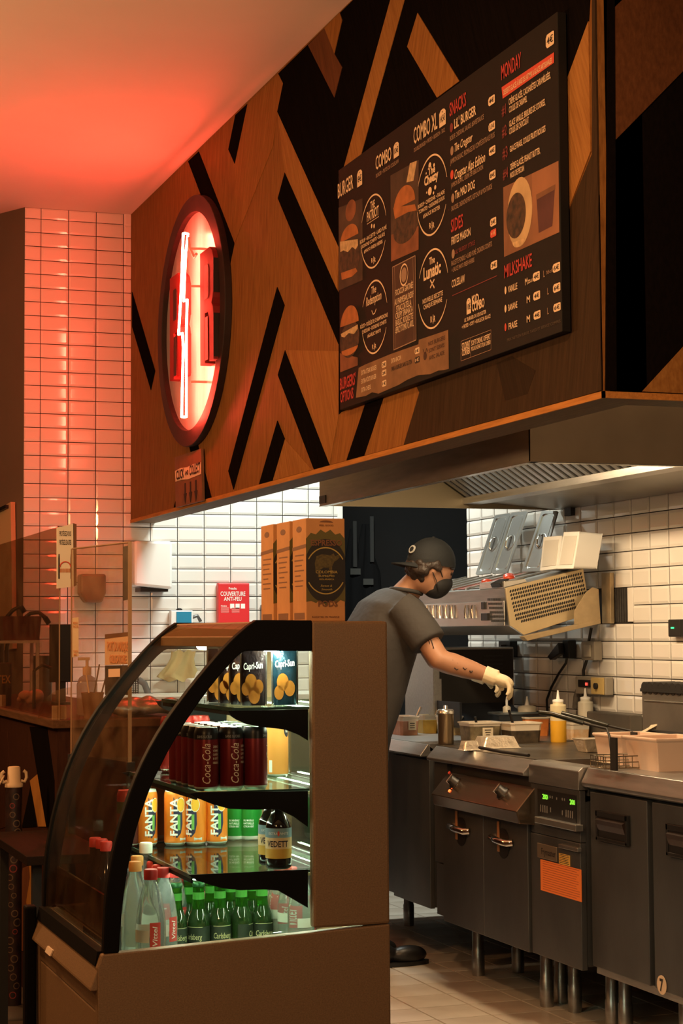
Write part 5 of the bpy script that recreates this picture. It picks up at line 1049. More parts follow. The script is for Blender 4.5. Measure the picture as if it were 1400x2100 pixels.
# ---- pan lids leaning on the wall
m_lidst = mat('pan_lid_steel', (.55, .57, .56), .28, .85, noise=.15, nscale=7)
def pan_lid(tl, tr, br, bl, label):
    P = [on(*Z6(*tl), 'x', 3.715), on(*Z6(*tr), 'x', 3.715), on(*Z6(*br), 'x', 3.56), on(*Z6(*bl), 'x', 3.56)]
    def Q(u, v, h=0):
        q = (P[0]*(1-u)+P[1]*u)*(1-v)+(P[3]*(1-u)+P[2]*u)*v; return q+nn*h
    nn = (P[3]-P[0]).cross(P[1]-P[0]).normalized()
    if nn.x > 0: nn = -nn
    t = thing('pan_lid', label, 'pan lid', Q(.5, 1), 'steel pan lids leaning on the wall')
    def rr(u0, u1, v0, v1, rad, h, n=5, asp=3.6):
        o = []
        for (cu, cv, a0) in ((u1-rad*1, v0+rad/asp, -PI/2), (u1-rad, v1-rad/asp, 0), (u0+rad, v1-rad/asp, PI/2), (u0+rad, v0+rad/asp, PI)):
            for k in range(n): a = a0+PI/2*k/(n-1); o.append(Q(cu+rad*math.cos(a), cv+rad/asp*math.sin(a), h))
        return o
    mb = MB(); mb.rings([rr(0, 1, 0, 1, .08, -.002), rr(0, 1, 0, 1, .08, .004), rr(.12, .88, .045, .955, .18, .004), rr(.16, .84, .06, .94, .16, -.006), rr(.19, .81, .075, .925, .15, .001)], True, False); obj('plate', mb, m_lidst, t)
    el = lambda r1, r2, h: [Q(.5+r1*math.cos(k*PI/10), .5+r2*math.sin(k*PI/10), h) for k in range(20)]
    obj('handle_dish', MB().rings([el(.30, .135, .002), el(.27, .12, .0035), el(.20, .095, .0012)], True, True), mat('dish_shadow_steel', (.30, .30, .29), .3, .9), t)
    obj('handle', MB().tube([Q(.5, .40, .003), Q(.5, .42, .014), Q(.5, .5, .018), Q(.5, .58, .014), Q(.5, .60, .003)], .005, 8), m_chrome, t)
pan_lid((545, 62), (655, 45), (515, 478), (405, 488), 'leftmost steel pan lid leaning on the tiled wall')
pan_lid((660, 45), (778, 33), (632, 475), (519, 478), 'middle steel pan lid overlapping the leftmost lid')
pan_lid((880, 30), (997, 30), (870, 462), (735, 468), 'steel pan lid standing beside the white plastic containers')
m_plas = mat('white_plastic', (.80, .81, .79), .35)
m_plasd = mat('white_plastic_base', (.62, .61, .56), .4)
for tl, tr, br, bl, ext, lab in (((890, 215), (1022, 205), (992, 440), (864, 457), .10, 'smaller white plastic container leaning beside the steel lid'), ((1035, 180), (1150, 175), (1105, 440), (990, 442), .11, 'larger white plastic container lying on its side by the wall')):
    t = thing('plastic_container', lab, 'container', on(*Z6(*bl), 'x', 3.50))
    P = [on(*Z6(*tl), 'x', 3.54), on(*Z6(*tr), 'x', 3.54), on(*Z6(*br), 'x', 3.50), on(*Z6(*bl), 'x', 3.50)]
    back = [q+V(ext, -.02 if ext > .12 else .0, -.004) for q in P]; c = sum(P, V(0, 0, 0))/4; back = [b+(sum(back, V(0, 0, 0))/4-b)*.04 for b in back]
    obj('shell', MB().rings([P, back]), m_plas, t, .012)
    nn = V(-1, -.2, 0); inn = [c+(q-c)*.78+nn*.003 for q in P]; obj('base_panel', MB().rings([[q+V(.006, 0, 0) for q in inn], inn]), m_plasd, t, .004)
# ---- counter-top food tubs, bottles etc.
m_tubp = mat('tub_plastic', (.72, .68, .58), .4)
def tub(label, px, py, w_, d_, h, body, rim=m_tubp, cat='tub', fill=.7, lidh=0.0, group='food tubs on the counter', x=None, y=None, zb=ZT):
    c = on(px, py, 'z', zb) if x is None else V(x, y, zb)
    c.x = min(c.x, XW-.02-d_/2 if False else XW-.02-w_/2); t = thing('food_tub', label, cat, c, group)
    def sq(s, z, r=.2): return [V(c.x+sx*w_/2*s*(1-(r if a else 0)), c.y+sy*d_/2*s*(1-(0 if a else r)), zb+z) for sx, sy, a in ((1, -1, 1), (1, -1, 0), (1, 1, 0), (1, 1, 1), (-1, 1, 1), (-1, 1, 0), (-1, -1, 0), (-1, -1, 1))]
    obj('contents', MB().rings([sq(.84, .0), sq(.84+.10*fill, h*fill)], True, False), body, t)
    obj('tub', MB().rings([sq(.84+.10*fill, h*fill+.0005), sq(.95, h-.006), sq(1.0, h-.006), sq(1.0, h), sq(.93, h), sq(.90, h*fill+.002)], False, False), rim, t)
    return t
def fo(n, c, c2=None): return mat(n, c, .55, noise=.5, nscale=28, col2=c2)
tub('pink filled tub with white lid at the counter end', 829, 1506, .10, .17, .085, fo('pink_sauce', (.60, .33, .22), (.48, .25, .16)), lidh=.01, fill=.75)
tub('yellow sauce tub right of the pink tub', 876, 1503, .08, .10, .085, fo('yellow_sauce', (.68, .45, .08), (.58, .36, .06)), fill=.72)
tub('white tub half hidden behind the steel shaker', 922, 1506, .10, .12, .085, fo('pale_filling', (.62, .52, .30)), fill=.5)
tub('white tub behind the grey label tub', 975, 1492, .13, .16, .06, fo('white_filling', (.55, .55, .50)), fill=.6)
tub('cloudy tub with handwritten label and dark pickles', 985, 1521, .16, .15, .085, fo('pickle_filling', (.26, .22, .13), (.06, .05, .03)), fill=.8)
tub('cloudy tub with almost black onions inside', 1068, 1522, .15, .14, .085, fo('dark_onions', (.10, .075, .045), (.02, .016, .012)), fill=.6)
tub('red sauce tub behind the cloudy tubs', 1018, 1484, .08, .09, .055, fo('red_sauce', (.22, .015, .012), (.12, .01, .01)), mat('red_tub_rim', (.5, .16, .12), .4), fill=.8)
tub('orange carrot tub beside the yellow bottle', 1092, 1508, .13, .14, .085, fo('grated_carrot', (.70, .24, .05), (.5, .14, .03)), fill=.88)
tub('clear tub of shredded cheese between the two bottles', 1180, 1515, .10, .12, .07, fo('shredded_cheese', (.62, .34, .12), (.72, .58, .42)), fill=.6)
m_card2 = mat('handwritten_label', (.72, .66, .50), .7)
c = on(1000, 1502, 'y', on(985, 1521, 'z', ZT).y-.074); lt = tag(obj('tub_label', MB().obox(c, (.024, 0, 0), (0, .0008, 0), (0, 0, .020)), m_card2), 'cream paper label stuck on the cloudy tub', 'label')
for k in range(3): obj('handwriting', MB().obox(c+V(0, -.0012, .010-.010*k), (.015-.003*k, 0, 0), (0, .0004, 0), (0, 0, .0016)), m_ink, lt)
c = on(845, 1488, 'y', on(829, 1506, 'z', ZT).y-.082); lt2 = tag(obj('tub_label', MB().obox(c, (.019, 0, 0), (0, .0008, 0), (0, 0, .020)), m_card2), 'cream paper label stuck on the pink tub', 'label')
for k in range(3): obj('handwriting', MB().obox(c+V(0, -.0012, .010-.010*k), (.012, 0, 0), (0, .0004, 0), (0, 0, .0016)), m_ink, lt2)
# spoons in tubs
for k, (tc, p1, lab) in enumerate((((829, 1506), (863, 1450), 'steel spoon handle in the pink tub'), ((876, 1503), (899, 1449), 'steel spoon handle in the yellow tub'), ((985, 1521), (974, 1470), 'black spoon handle in the pickle tub'), ((1068, 1522), (1043, 1456), 'black spoon handle in the dark onion tub'))):
    c = on(*tc, 'z', ZT); D = (c-CAM).dot(FWD); q = at(*p1, D)
    tag(obj('spoon', MB().tube([V(c.x*.6+q.x*.4, c.y*.6+q.y*.4, ZT+.03), q], .006, 8), m_steel_l if k < 2 else m_blkm), lab, 'spoon', 'spoons in tubs')
c = on(914, 1527, 'z', ZT); sh = thing('steel_shaker', 'cylindrical steel shaker with knob lid standing on the counter', 'shaker', c)
obj('cylinder', MB().lathe(c, [(.031, 0), (.033, .004), (.033, .128), (.035, .130)], 24), mat('shaker_steel', (.42, .33, .22), .3, .9), sh); obj('lid', MB().lathe(c, [(.036, .128), (.036, .140), (.030, .146), (.010, .147), (.010, .160), (.004, .163)], 24), m_steel_l, sh)
def squeeze(label, px, py, liq, top, H=.165, R=.034, lvl=.55):
    c = on(px, py, 'z', ZT); c.x = min(c.x, XW-.06); t = thing('squeeze_bottle', label, 'squeeze bottle', c, 'squeeze bottles')
    obj('filled_body', MB().lathe(c, [(R*.95, 0), (R, .004), (R, H*lvl)], 22), liq, t); obj('upper_body', MB().lathe(c, [(R, H*lvl), (R, H*.92), (R*.96, H*.96), (R*.66, H*.97), (R*.66, H*1.04)], 22), top, t)
    obj('nozzle_cap', MB().lathe(c, [(R*.68, H*1.02), (R*.68, H*1.08), (R*.22, H*1.10), (R*.10, H*1.30), (R*.06, H*1.32)], 16), m_plas, t)
m_bot = mat('squeeze_plastic_clear', (.62, .60, .50), .35)
squeeze('squeeze bottle filled with yellow mustard sauce', 1145, 1522, mat('mustard', (.72, .40, .03), .4), mat('squeeze_plastic_pale', (.64, .58, .38), .35))
squeeze('squeeze bottle almost empty with green residue', 1217, 1513, mat('green_residue', (.36, .34, .14), .4), m_bot, lvl=.22)
# dark pan with small sauce bottles
pn = thing('dark_pan', 'dark blue plastic pan behind the sauce tubs', 'pan', (3.52, 7.635, ZT), None)
obj('pan', MB().rings([[V(3.52+sx*.11, 7.635+sy*.045, ZT) for sx, sy in ((-1, -1), (1, -1), (1, 1), (-1, 1))], [V(3.52+sx*.125, 7.635+sy*.055, ZT+.10) for sx, sy in ((-1, -1), (1, -1), (1, 1), (-1, 1))]]), mat('dark_blue_plastic', (.03, .04, .05), .35), pn, .006)
obj('rim', MB().tube([V(3.52+sx*.127, 7.635+sy*.057, ZT+.10) for sx, sy in ((-1, -1), (1, -1), (1, 1), (-1, 1))], .006, 6, closed=True), mat('pan_rim_blue', (.10, .13, .15), .3), pn)
for k, (px, D) in enumerate(((1046, 7.98), (1068, 7.98))):
    c = V(3.46+.10*k, 7.635, ZT+.10); t = thing('sauce_pot', ['small sauce bottle under the gloved hand', 'wide sauce pot with nozzle on the dark pan'][k], 'sauce bottle', c-V(0, 0, .0)); R = (.018, .042)[k]
    obj('pot', MB().lathe(c, [(R, 0), (R, .028), (R*.5, .034)], 16), m_bot, t); obj('nozzle', MB().lathe(c, [(R*.3, .032), (.006, .055), (.003, .075)], 10), m_plas, t)
# foil trays
m_foil = mat('aluminium_foil', (.85, .76, .62), .3, .6, bump=.7, bscale=35)
for k, (px, py, w_, d_, h, up) in enumerate(((962, 1538, .07, .06, .035, 1), (1016, 1533, .16, .12, .045, 1), (1214, 1541, .12, .10, .05, 0))):
    c = on(px, py, 'z', ZT+.002); t = thing('foil_tray', ['small upturned foil tray at the griddle edge', 'larger upturned foil tray on the griddle', 'foil tray standing upright by the fry basket'][k], 'foil tray', c, 'foil trays'); s0, s1 = ((1, .78) if up else (.75, 1))
    f4 = lambda s, z: [V(c.x+a*w_/2*s, c.y+b*d_/2*s, c.z+z) for a, b in ((-1, -1), (1, -1), (1, 1), (-1, 1))]
    obj('tray', MB().rings([f4(s0*1.08, 0), f4(s0, .004), f4(s1, h)] if up else [f4(s0, 0), f4(s1, h-.004), f4(s1*1.08, h)], True, False), m_foil, t, .006)
def bar(name, pts, r, mt, label, cat, n=8): return tag(obj(name, MB().tube(pts, r, n), mt), label, cat)
bar('griddle_tongs', [on(983, 1533, 'z', ZT+.03), on(1030, 1542, 'z', ZT+.03), on(1084, 1549, 'z', ZT+.03)], .006, m_blkm, 'pair of black tongs lying on the griddle edge', 'tongs')
# fry baskets
def Z3k(x, y): return (1140+x/5.385, 1380+y/5.385)
m_wire = mat('basket_wire', (.30, .25, .18), .35, .9)
for k, (pts, D, lab) in enumerate((([(-180, 440), (-40, 455), (340, 565), (560, 615), (588, 700), (610, 880), (640, 1010)], 6.35, 'nearer fry basket with long black sleeved handle'), ([(60, 445), (330, 515), (600, 590), (830, 640), (852, 690), (860, 760)], 6.75, 'farther fry basket with long black sleeved handle'))):
    ps = [at(*Z3k(*p), D-.04*i) for i, p in enumerate(pts)]; t = thing('fry_basket', lab, 'fry basket', ps[-1], 'fry baskets')
    obj('handle_rod', MB().tube(ps, .0045, 8), m_blkm, t); obj('handle_sleeve', MB().tube([ps[0], ps[1], ps[1].lerp(ps[2], .9)] if k == 0 else [ps[0], ps[1], ps[1].lerp(ps[2], .9)], .0085, 10), mat('green_black_sleeve', (.012, .016, .010), .3), t)
    e_ = ps[-1]; obj('support_plate', MB().box(e_.x-.004, e_.x+.004, e_.y-.02, e_.y+.02, e_.z-.02, ps[-3].z), m_blkm, t)
    bs = MB(); x0, x1, y0, y1, z0, z1 = e_.x+.0, e_.x+.20, e_.y+.06, e_.y+.17, .945, .985
    for i in range(7):
        yy = y0+(y1-y0)*i/6; bs.tube([V(x0, yy, z1), V(x0, yy, z0), V(x1, yy, z0), V(x1, yy, z1)], .0016, 4)
    for i in range(9):
        xx = x0+(x1-x0)*i/8; bs.tube([V(xx, y0, z1), V(xx, y0, z0), V(xx, y1, z0), V(xx, y1, z1)], .0016, 4)
    for z in (z0+.02, z0+.04, z1): bs.tube([V(x0, y0, z), V(x1, y0, z), V(x1, y1, z), V(x0, y1, z)], .002, 4, closed=True)
    obj('wire_mesh', bs, m_wire, t)
# big translucent containers at the near end
m_pinkp = mat('cloudy_container', (.72, .54, .42), .35, noise=.08, nscale=3)
for k, (px, py, w_, d_, h) in enumerate(((1300, 1566, .19, .21, .105), (1375, 1578, .21, .23, .110))):
    c = on(px, py, 'z', ZT); c = V(c.x, c.y+.02, ZT); t = thing('cloudy_container', ['pinkish plastic container nearest the fry basket', 'pinkish plastic container at the right picture edge'][k], 'container', c, 'pinkish plastic containers')
    sq = lambda s, z: [V(c.x+a*w_/2*s, c.y+b*d_/2*s, ZT+z) for a, b in ((-1, -1), (1, -1), (1, 1), (-1, 1))]
    obj('shell', MB().rings([sq(.86, 0), sq(.97, h-.012), sq(1.03, h-.01), sq(1.03, h), sq(.95, h), sq(.84, .006)], True, False), m_pinkp, t, .012)
# steel back box with scalloped top
yW1, yW0 = on(1316, 1460, 'x', 3.45).y, on(1316, 1460, 'x', 3.45).y-.60
bk_ = thing('scalloped_rack', 'grey steel heat rack with scalloped black top edge', 'rack', (3.5, yW1, ZT))
obj('panel', MB().box(3.45, 3.58, yW0, yW1, ZT, on(1318, 1418, 'x', 3.45).z), mat('rack_steel', (.20, .18, .155), .4, .6, noise=.2, nscale=10), bk_, .003)
zk = on(1318, 1418, 'x', 3.45).z; obj('top_bar', MB().box(3.444, 3.586, yW0, yW1+.002, zk, zk+.012), m_blkm, bk_)
for k in range(13): obj('scallop', MB().tube([V(3.448, yW1-.022-.044*k, zk+.014), V(3.582, yW1-.022-.044*k, zk+.014)], .0235, 12), m_blkm, bk_)
for z in (on(1330, 1437, 'x', 3.445).z, on(1330, 1502, 'x', 3.445).z): obj('bead', MB().tube([V(3.449, yW1-.02, z), V(3.449, yW0, z)], .003, 6), m_steel_l, bk_)
c = on(1385, 1503, 'x', 3.30); obj('shelf_tray', MB().box(3.22, 3.45, yW0, yW1-.10, c.z-.02, c.z-.012), m_blkm, bk_)
tag(obj('crumpled_cloth', MB().prism([V(3.27, yW1-.30, c.z-.010), V(3.34, yW1-.27, c.z+.012), V(3.36, yW1-.20, c.z-.004), V(3.40, yW1-.16, c.z+.010), V(3.41, yW1-.13, c.z-.011)], (.0, -.05, .006)), mat('cloth_beige', (.55, .46, .33), .9, bump=.8, bscale=20)), 'beige crumpled cloth on the black tray', 'cloth')
tag(obj('splash_box', MB().box(XW-.07, XW-.012, on(1292, 1490, 'x', XW-.07).y, on(1180, 1490, 'x', XW-.07).y, ZT+.002, on(1260, 1463, 'x', XW-.07).z), mat('splash_steel', (.16, .15, .13), .45, .6, noise=.2, nscale=9), bevel=.006), 'low grey steel box against the tiles behind the bottles', 'steel box')
# ---- wall sockets and cables
m_sock = mat('socket_grey', (.30, .27, .22), .5)
def wallbox(px0, px1, py0, py1, mt, label, d=.04, cat='socket'):
    a, b = on(px0, py0, 'x', XW), on(px1, py1, 'x', XW); zc = (on((px0+px1)/2, py0, 'x', XW).z, on((px0+px1)/2, py1, 'x', XW).z)
    t = thing('wall_socket', label, cat, V(XW-.009, (a.y+b.y)/2, zc[1])); obj('housing', MB().box(XW-.009-d, XW-.009, b.y, a.y, zc[1], zc[0]), mt, t, .005); return t, V(XW-.009-d, (a.y+b.y)/2, (zc[0]+zc[1])/2), abs(a.y-b.y), abs(zc[0]-zc[1])
t, c, w_, h_ = wallbox(1040, 1065, 1314, 1347, m_blkm, 'black wall socket behind the toaster'); obj('plug', MB().lathe(c-V(.0, 0, 0), [(.02, -.02), (.02, .02)], 12), m_blk, t)
t, c, w_, h_ = wallbox(1172, 1186, 1312, 1350, m_blkm, 'black wall socket with angled plug under the topping unit')
obj('plug', MB().prism([c+V(0, .015, .03), c+V(0, .13, -.035), c+V(0, .10, -.05), c+V(0, .0, -.02)], (-.03, 0, 0)), m_blk, t, .004)
t, c, w_, h_ = wallbox(1211, 1239, 1315, 1354, m_sock, 'grey wall switch with rounded cover'); obj('rocker', MB().box(c.x-.008, c.x, c.y-w_*.30, c.y+w_*.2, c.z-h_*.33, c.z+h_*.33), mat('switch_cover', (.42, .38, .30), .4), t, .005)
t, c, w_, h_ = wallbox(1199, 1262, 1387, 1424, m_sock, 'grey industrial switch box with yellow plate and red lamp')
obj('yellow_plate', MB().box(c.x-.008, c.x, c.y-w_*.48, c.y-w_*.08, c.z-h_*.46, c.z+h_*.46), mat('switch_yellow', (.50, .36, .13), .5), t, .003); obj('black_knob', MB().tube([V(c.x-.008, c.y-w_*.28, c.z), V(c.x-.02, c.y-w_*.28, c.z)], .013, 14), m_blk, t)
obj('black_window', MB().box(c.x-.006, c.x, c.y-w_*.02, c.y+w_*.36, c.z-h_*.10, c.z+h_*.30), m_blk, t); obj('red_lamp', MB().box(c.x-.009, c.x-.006, c.y+w_*.04, c.y+w_*.10, c.z+.0, c.z+.012), mat('red_pilot', (.7, .03, .03), .4, emit=(1, .08, .05), estr=1.5), t)
t, c, w_, h_ = wallbox(1386, 1412, 1270, 1306, m_blk, 'black wall controller with green light at picture edge', .03, 'controller'); obj('green_light', MB().box(c.x-.003, c.x, c.y+.0, c.y+w_*.2, c.z-.002, c.z+.004), mat('green_pilot', (.02, .6, .15), .4, emit=(.05, 1, .3), estr=2), t)
bar('black_cable', [on(*p, 'x', XW-.03) for p in ((1163, 1345), (1160, 1360), (1145, 1382), (1130, 1410), (1121, 1435), (1122, 1462))], .006, m_blk, 'black cable hanging from the angled plug', 'cable')
bar('black_cable', [on(*p, 'x', XW-.035) for p in ((1212, 1288), (1206, 1320), (1204, 1350), (1196, 1375), (1197, 1410), (1193, 1455), (1190, 1480))], .007, m_blk, 'black cable hanging below the bracket', 'cable')
bar('ribbed_conduit', [on(*p, 'x', XW-.03) for p in ((1194, 1405), (1186, 1414), (1181, 1430), (1179, 1452))], .014, mat('conduit_grey', (.13, .115, .095), .5, bump=.6, bscale=60), 'ribbed grey conduit beside the switch box', 'conduit')
obj_ = tag(obj('wall_sensor', MB().box(XW-.03, XW-.009, on(1182, 1050, 'x', XW).y, on(1169, 1050, 'x', XW).y, on(1175, 1058, 'x', XW).z, on(1175, 1040, 'x', XW).z), m_blkm), 'small dark clip on the tiles under the hood', 'clip')
flush_texts()
# ================================================================ COOK
m_skin = mat('skin', (.43, .22, .13), .5, noise=.12, nscale=14); m_shirt = mat('shirt_dark_grey', (.046, .042, .040), .85, noise=.25, nscale=7, bump=.9, bscale=9)
m_denim = mat('trousers_black', (.018, .017, .018), .85); m_capf = mat('cap_black', (.007, .009, .011), .8, bump=.1, bscale=120); m_mask = mat('mask_black', (.010, .010, .011), .75)
m_hair = mat('hair_dark_brown', (.022, .013, .009), .55, bump=.6, bscale=60); m_glove = mat('glove_cream', (.72, .62, .42), .55, bump=.35, bscale=30)
DB = 7.98
pr = thing('person', 'cook in grey t-shirt, backwards black cap, black face mask and cream gloves reaching over counter', 'person', (2.74, 7.48, 0))
yB_ = at(780, 1350, DB).y
# --- torso rings (shirt and body share the spine)
spine = [(836, 1198, .050, .055), (832, 1212, .060, .080), (826, 1227, .088, .155), (806, 1260, .132, .205), (786, 1300, .148, .208), (767, 1360, .143, .195), (752, 1420, .135, .185), (738, 1462, .130, .180), (722, 1505, .125, .180), (712, 1560, .120, .185)]
def torso(scale, k0, k1):
    rs = []; pts = [at(p[0], p[1], DB) for p in spine]
    for p in pts: p.y = yB_
    for i in range(k0, k1):
        d = (pts[min(i+1, len(pts)-1)]-pts[max(i-1, 0)]).normalized(); a = V(0, 1, 0).cross(d).normalized(); hd, hw = spine[i][2]*scale, spine[i][3]*scale
        rs.append([pts[i]+a*hd*math.copysign(abs(math.cos(t))**.85, math.cos(t))+V(0, 1, 0)*hw*math.copysign(abs(math.sin(t))**.8, math.sin(t)) for t in [2*PI*k/24 for k in range(24)]])
    return rs
shR, shL = at(838, 1258, 7.81), at(836, 1252, 8.16); elR, elL = at(902, 1353, 7.72), at(893, 1352, 8.15); wrR, wrL = at(999, 1384, 7.72), at(982, 1384, 8.10)
hipz = .98; hips = V(2.735, yB_, hipz)
hc = at(884, 1163, DB-.03)                                   # head centre
tilt = math.radians(22); hf = V(math.cos(tilt), -.10, -math.sin(tilt)).normalized(); hs = V(.10, 1, 0).normalized(); hu = hs.cross(hf)*-1
if hu.z < 0: hu = -hu
def H(f_, s_, u_): return hc+hf*f_+hs*s_+hu*u_
HR = Matrix((hf, hs, hu)).transposed()
bm_ = MB(); bm_.rings(torso(.90, 1, len(spine)))
bm_.tube([at(828, 1222, DB), at(846, 1200, DB), H(-.02, 0, -.05)], [.062, .055, .055], 14)
bm_.ell(hc, (.098, .076, .118), HR); bm_.ell(H(.040, 0, -.065), (.060, .056, .058), HR); bm_.ell(H(.088, 0, -.010), (.016, .013, .022), HR, 10, 6); bm_.ell(H(.086, 0, .022), (.012, .045, .012), HR, 12, 6)
bm_.ell(H(-.005, -.077, -.010), (.020, .010, .032), HR, 12, 8); bm_.ell(H(-.005, .077, -.010), (.020, .010, .032), HR, 12, 8)
for s_, e_, w_ in ((shR, elR, wrR), (shL, elL, wrL)):
    bm_.tube([s_+V(-.04, 0, -.01), s_.lerp(e_, .3), s_.lerp(e_, .75), e_, e_.lerp(w_, .25), e_.lerp(w_, .65), w_, w_+(w_-e_).normalized()*.05], [.050, .050, .048, .046, .047, .040, .030, .028], 14)
for sy in (-1, 1):
    bm_.tube([V(2.70, yB_+sy*.09, .98), V(2.70, yB_+sy*.10, .52), V(2.70, yB_+sy*.10, .10)], [.085, .058, .042], 14)
body = clean(obj('body', bm_, m_skin, pr), .009, 3)
# --- shirt
sm_ = MB(); sm_.rings(torso(1.03, 1, 10))
for s_, e_ in ((shR, elR), (shL, elL)):
    d = (e_-s_).normalized(); L = (e_-s_).length
    sm_.tube([s_-d*.05+V(-.02, 0, .0), s_+V(0, 0, -.005), s_.lerp(e_, .45), s_.lerp(e_, .66)], [.070, .080, .080, .079], 16)
clean(obj('t_shirt', sm_, m_shirt, pr), .010, 4)
obj('collar', MB().tube([at(832, 1212, DB)+V(.066*math.cos(t), .075*math.sin(t), -.012*math.cos(t)-.002) for t in [k*PI/10 for k in range(20)]], .009, 8, closed=True), m_shirt, pr)
tm_ = MB(); tm_.ell(V(2.70, yB_, .97), (.135, .19, .16))
for sy in (-1, 1): tm_.tube([V(2.70, yB_+sy*.09, .98), V(2.70, yB_+sy*.10, .52), V(2.70, yB_+sy*.10, .07)], [.105, .078, .070], 14)
clean(obj('trousers', tm_, m_denim, pr), .012, 3)
toe = on(857, 1946, 'z', .03)
for k, (dx, dy) in enumerate(((0, 0), (-.06, .22))):
    t_ = V(2.93+dx, yB_+(-.10 if k == 0 else .10), 0); sm2 = MB(); sm2.ell(t_+V(-.05, 0, .042), (.085, .045, .040)); sm2.ell(t_+V(-.19, 0, .05), (.09, .042, .048)); sm2.tube([t_+V(-.21, 0, .04), t_+V(-.22, 0, .13)], [.045, .05], 12)
    sh_ = clean(obj('shoe', sm2, m_blk, pr), .007, 3)
    obj('sole', MB().prism([t_+V(-.12+.165*math.cos(a), .046*math.sin(a), .001) for a in [j*PI/12 for j in range(24)]], (0, 0, .016)), m_blk, sh_)
# --- glove hand (right) with five fingers, and the far one
def hand(w_, d, up, label):
    g = MB(); sd = d.cross(up).normalized(); up = sd.cross(d).normalized()
    k0 = w_+d*.075
    g.tube([w_-d*.025, w_+d*.01, w_+d*.03], [.036, .035, .036], 12); g.ell(w_+d*.055, (.052, .042, .027), Matrix((d, sd, up)).transposed(), 14, 8)
    for i, (o_, l) in enumerate(((-.030, .9), (-.010, 1.0), (.011, .95), (.030, .78))):
        b_ = k0+sd*o_; p1 = b_+(d*.75-up*.55)*.036*l; p2 = p1+(d*.25-up*.95)*.028*l; p3 = p2+(-d*.25-up*.9)*.022*l; g.tube([b_-d*.02, b_+up*.004, p1, p2, p3], [.011, .0115, .0105, .0095, .0075], 9)
    t0 = w_+d*.02-sd*.036; t1 = t0+(d*.7-sd*.25-up*.5)*.038; t2 = t1+(d*.75+sd*.25-up*.5)*.03; g.tube([t0+sd*.012, t0, t1, t2], [.015, .014, .0115, .0085], 9)
    return clean(obj('glove', g, m_glove, pr), .0042, 2)
dR = (at(1040, 1400, 7.70)-wrR).normalized(); hand(wrR+dR*.012, dR, V(.25, 0, 1).normalized(), ''); dL = (wrL-elL).normalized(); hand(wrL, dL, V(.25, 0, 1).normalized(), '')
# --- cap, hair, mask
ct = math.radians(6); cf = V(math.cos(ct), -.10, -math.sin(ct)).normalized(); cs = V(.10, 1, 0).normalized(); cu_ = cs.cross(cf)*-1
if cu_.z < 0: cu_ = -cu_
CR = Matrix((cf, cs, cu_)).transposed(); cc_ = at(884, 1152, DB-.03)
cp = obj('cap', MB().ell(cc_, (.106, .088, .105), CR, 28, 10, 0.0, PI/2).rings([[cc_+CR @ V(.106*math.cos(t), .088*math.sin(t), -.020) for t in [2*PI*k/28 for k in range(28)]], [cc_+CR @ V(.107*math.cos(t), .089*math.sin(t), .004) for t in [2*PI*k/28 for k in range(28)]]], False), m_capf, pr)
br = []
for k in range(15):
    t = PI-.95+1.9*k/14; c1 = V(.104*math.cos(t), .088*math.sin(t), -.012); e2 = .072*math.cos((k-7)/7*PI/2.1); c2 = c1+V(-e2*1.0, 0, -.010*1-.020*((k-7)/7)**2*.6+.0); br.append((cc_+CR @ c1, cc_+CR @ c2))
mbb = MB(); vs_ = []
for a, b in br: vs_ += [a, b, a-cu_*.005, b-cu_*.005]
fs = []
for i in range(14): o_ = 4*i; fs += [(o_, o_+1, o_+5, o_+4), (o_+2, o_+6, o_+7, o_+3), (o_+1, o_+3, o_+7, o_+5)]
mbb.add(vs_, fs, True); obj('brim', mbb, m_capf, cp)
obj('cap_button', MB().ell(cc_+cu_*.105, (.009, .009, .005), None, 10, 5), m_capf, cp)
bdir = (CR @ V(-.88, -.38, .30)).normalized(); bc = cc_+CR @ V(-.096, -.026, .042); bs1 = V(0, 0, 1).cross(bdir).normalized(); bs2 = bdir.cross(bs1)
obj('badge', MB().prism([bc+bs1*.019*math.cos(t)+bs2*.019*math.sin(t) for t in [k*PI/9 for k in range(18)]], bdir*.004), mat('badge_grey', (.42, .42, .40), .6), cp)
obj('badge_mark', MB().prism([bc+bdir*.0045+bs1*.012*math.cos(t)+bs2*.012*math.sin(t) for t in [k*PI/9 for k in range(18)]], bdir*.001), m_capf, cp)
hm = MB(); random.seed(3)
for k in range(60):
    a = random.uniform(PI*.58, PI*1.36); z = random.uniform(-.085, -.012); rr = 1.0-.5*max(0, -z-.05)/.05
    hm.ell(cc_+CR @ V(.097*math.cos(a)*rr, .083*math.sin(a)*rr, z), (.017, .017, .017), None, 8, 5)
for k in range(16):
    a = random.uniform(PI*1.30, PI*1.62); z = random.uniform(-.035, -.005); hm.ell(cc_+CR @ V(.095*math.cos(a), .086*math.sin(a), z), (.013, .012, .013), None, 8, 5)
clean(obj('hair', hm, m_hair, pr), .006, 1)
mm = MB(); mm.ell(H(.052, 0, -.060), (.060, .064, .058), HR, 18, 10); mm.ell(H(.088, 0, -.045), (.030, .028, .038), HR, 14, 8); mm.ell(H(.045, 0, -.085), (.055, .052, .040), HR, 14, 8)
mk = clean(obj('face_mask', mm, m_mask, pr), .006, 3)
for u1, u2 in ((.012, -.030), (-.030, -.085)):
    obj('ear_loop', MB().tube([H(-.008, -.085, u1), H(.022, -.080, (u1+u2)/2), H(.045, -.066, u2)], .0022, 6), m_mask, mk)
obj('eye', MB().ell(H(.082, -.030, .002), (.011, .014, .009), HR, 10, 6), m_hair, pr); obj('eyebrow', MB().tube([H(.092, -.014, .020), H(.085, -.042, .024), H(.070, -.058, .018)], .0045, 6), m_hair, pr)
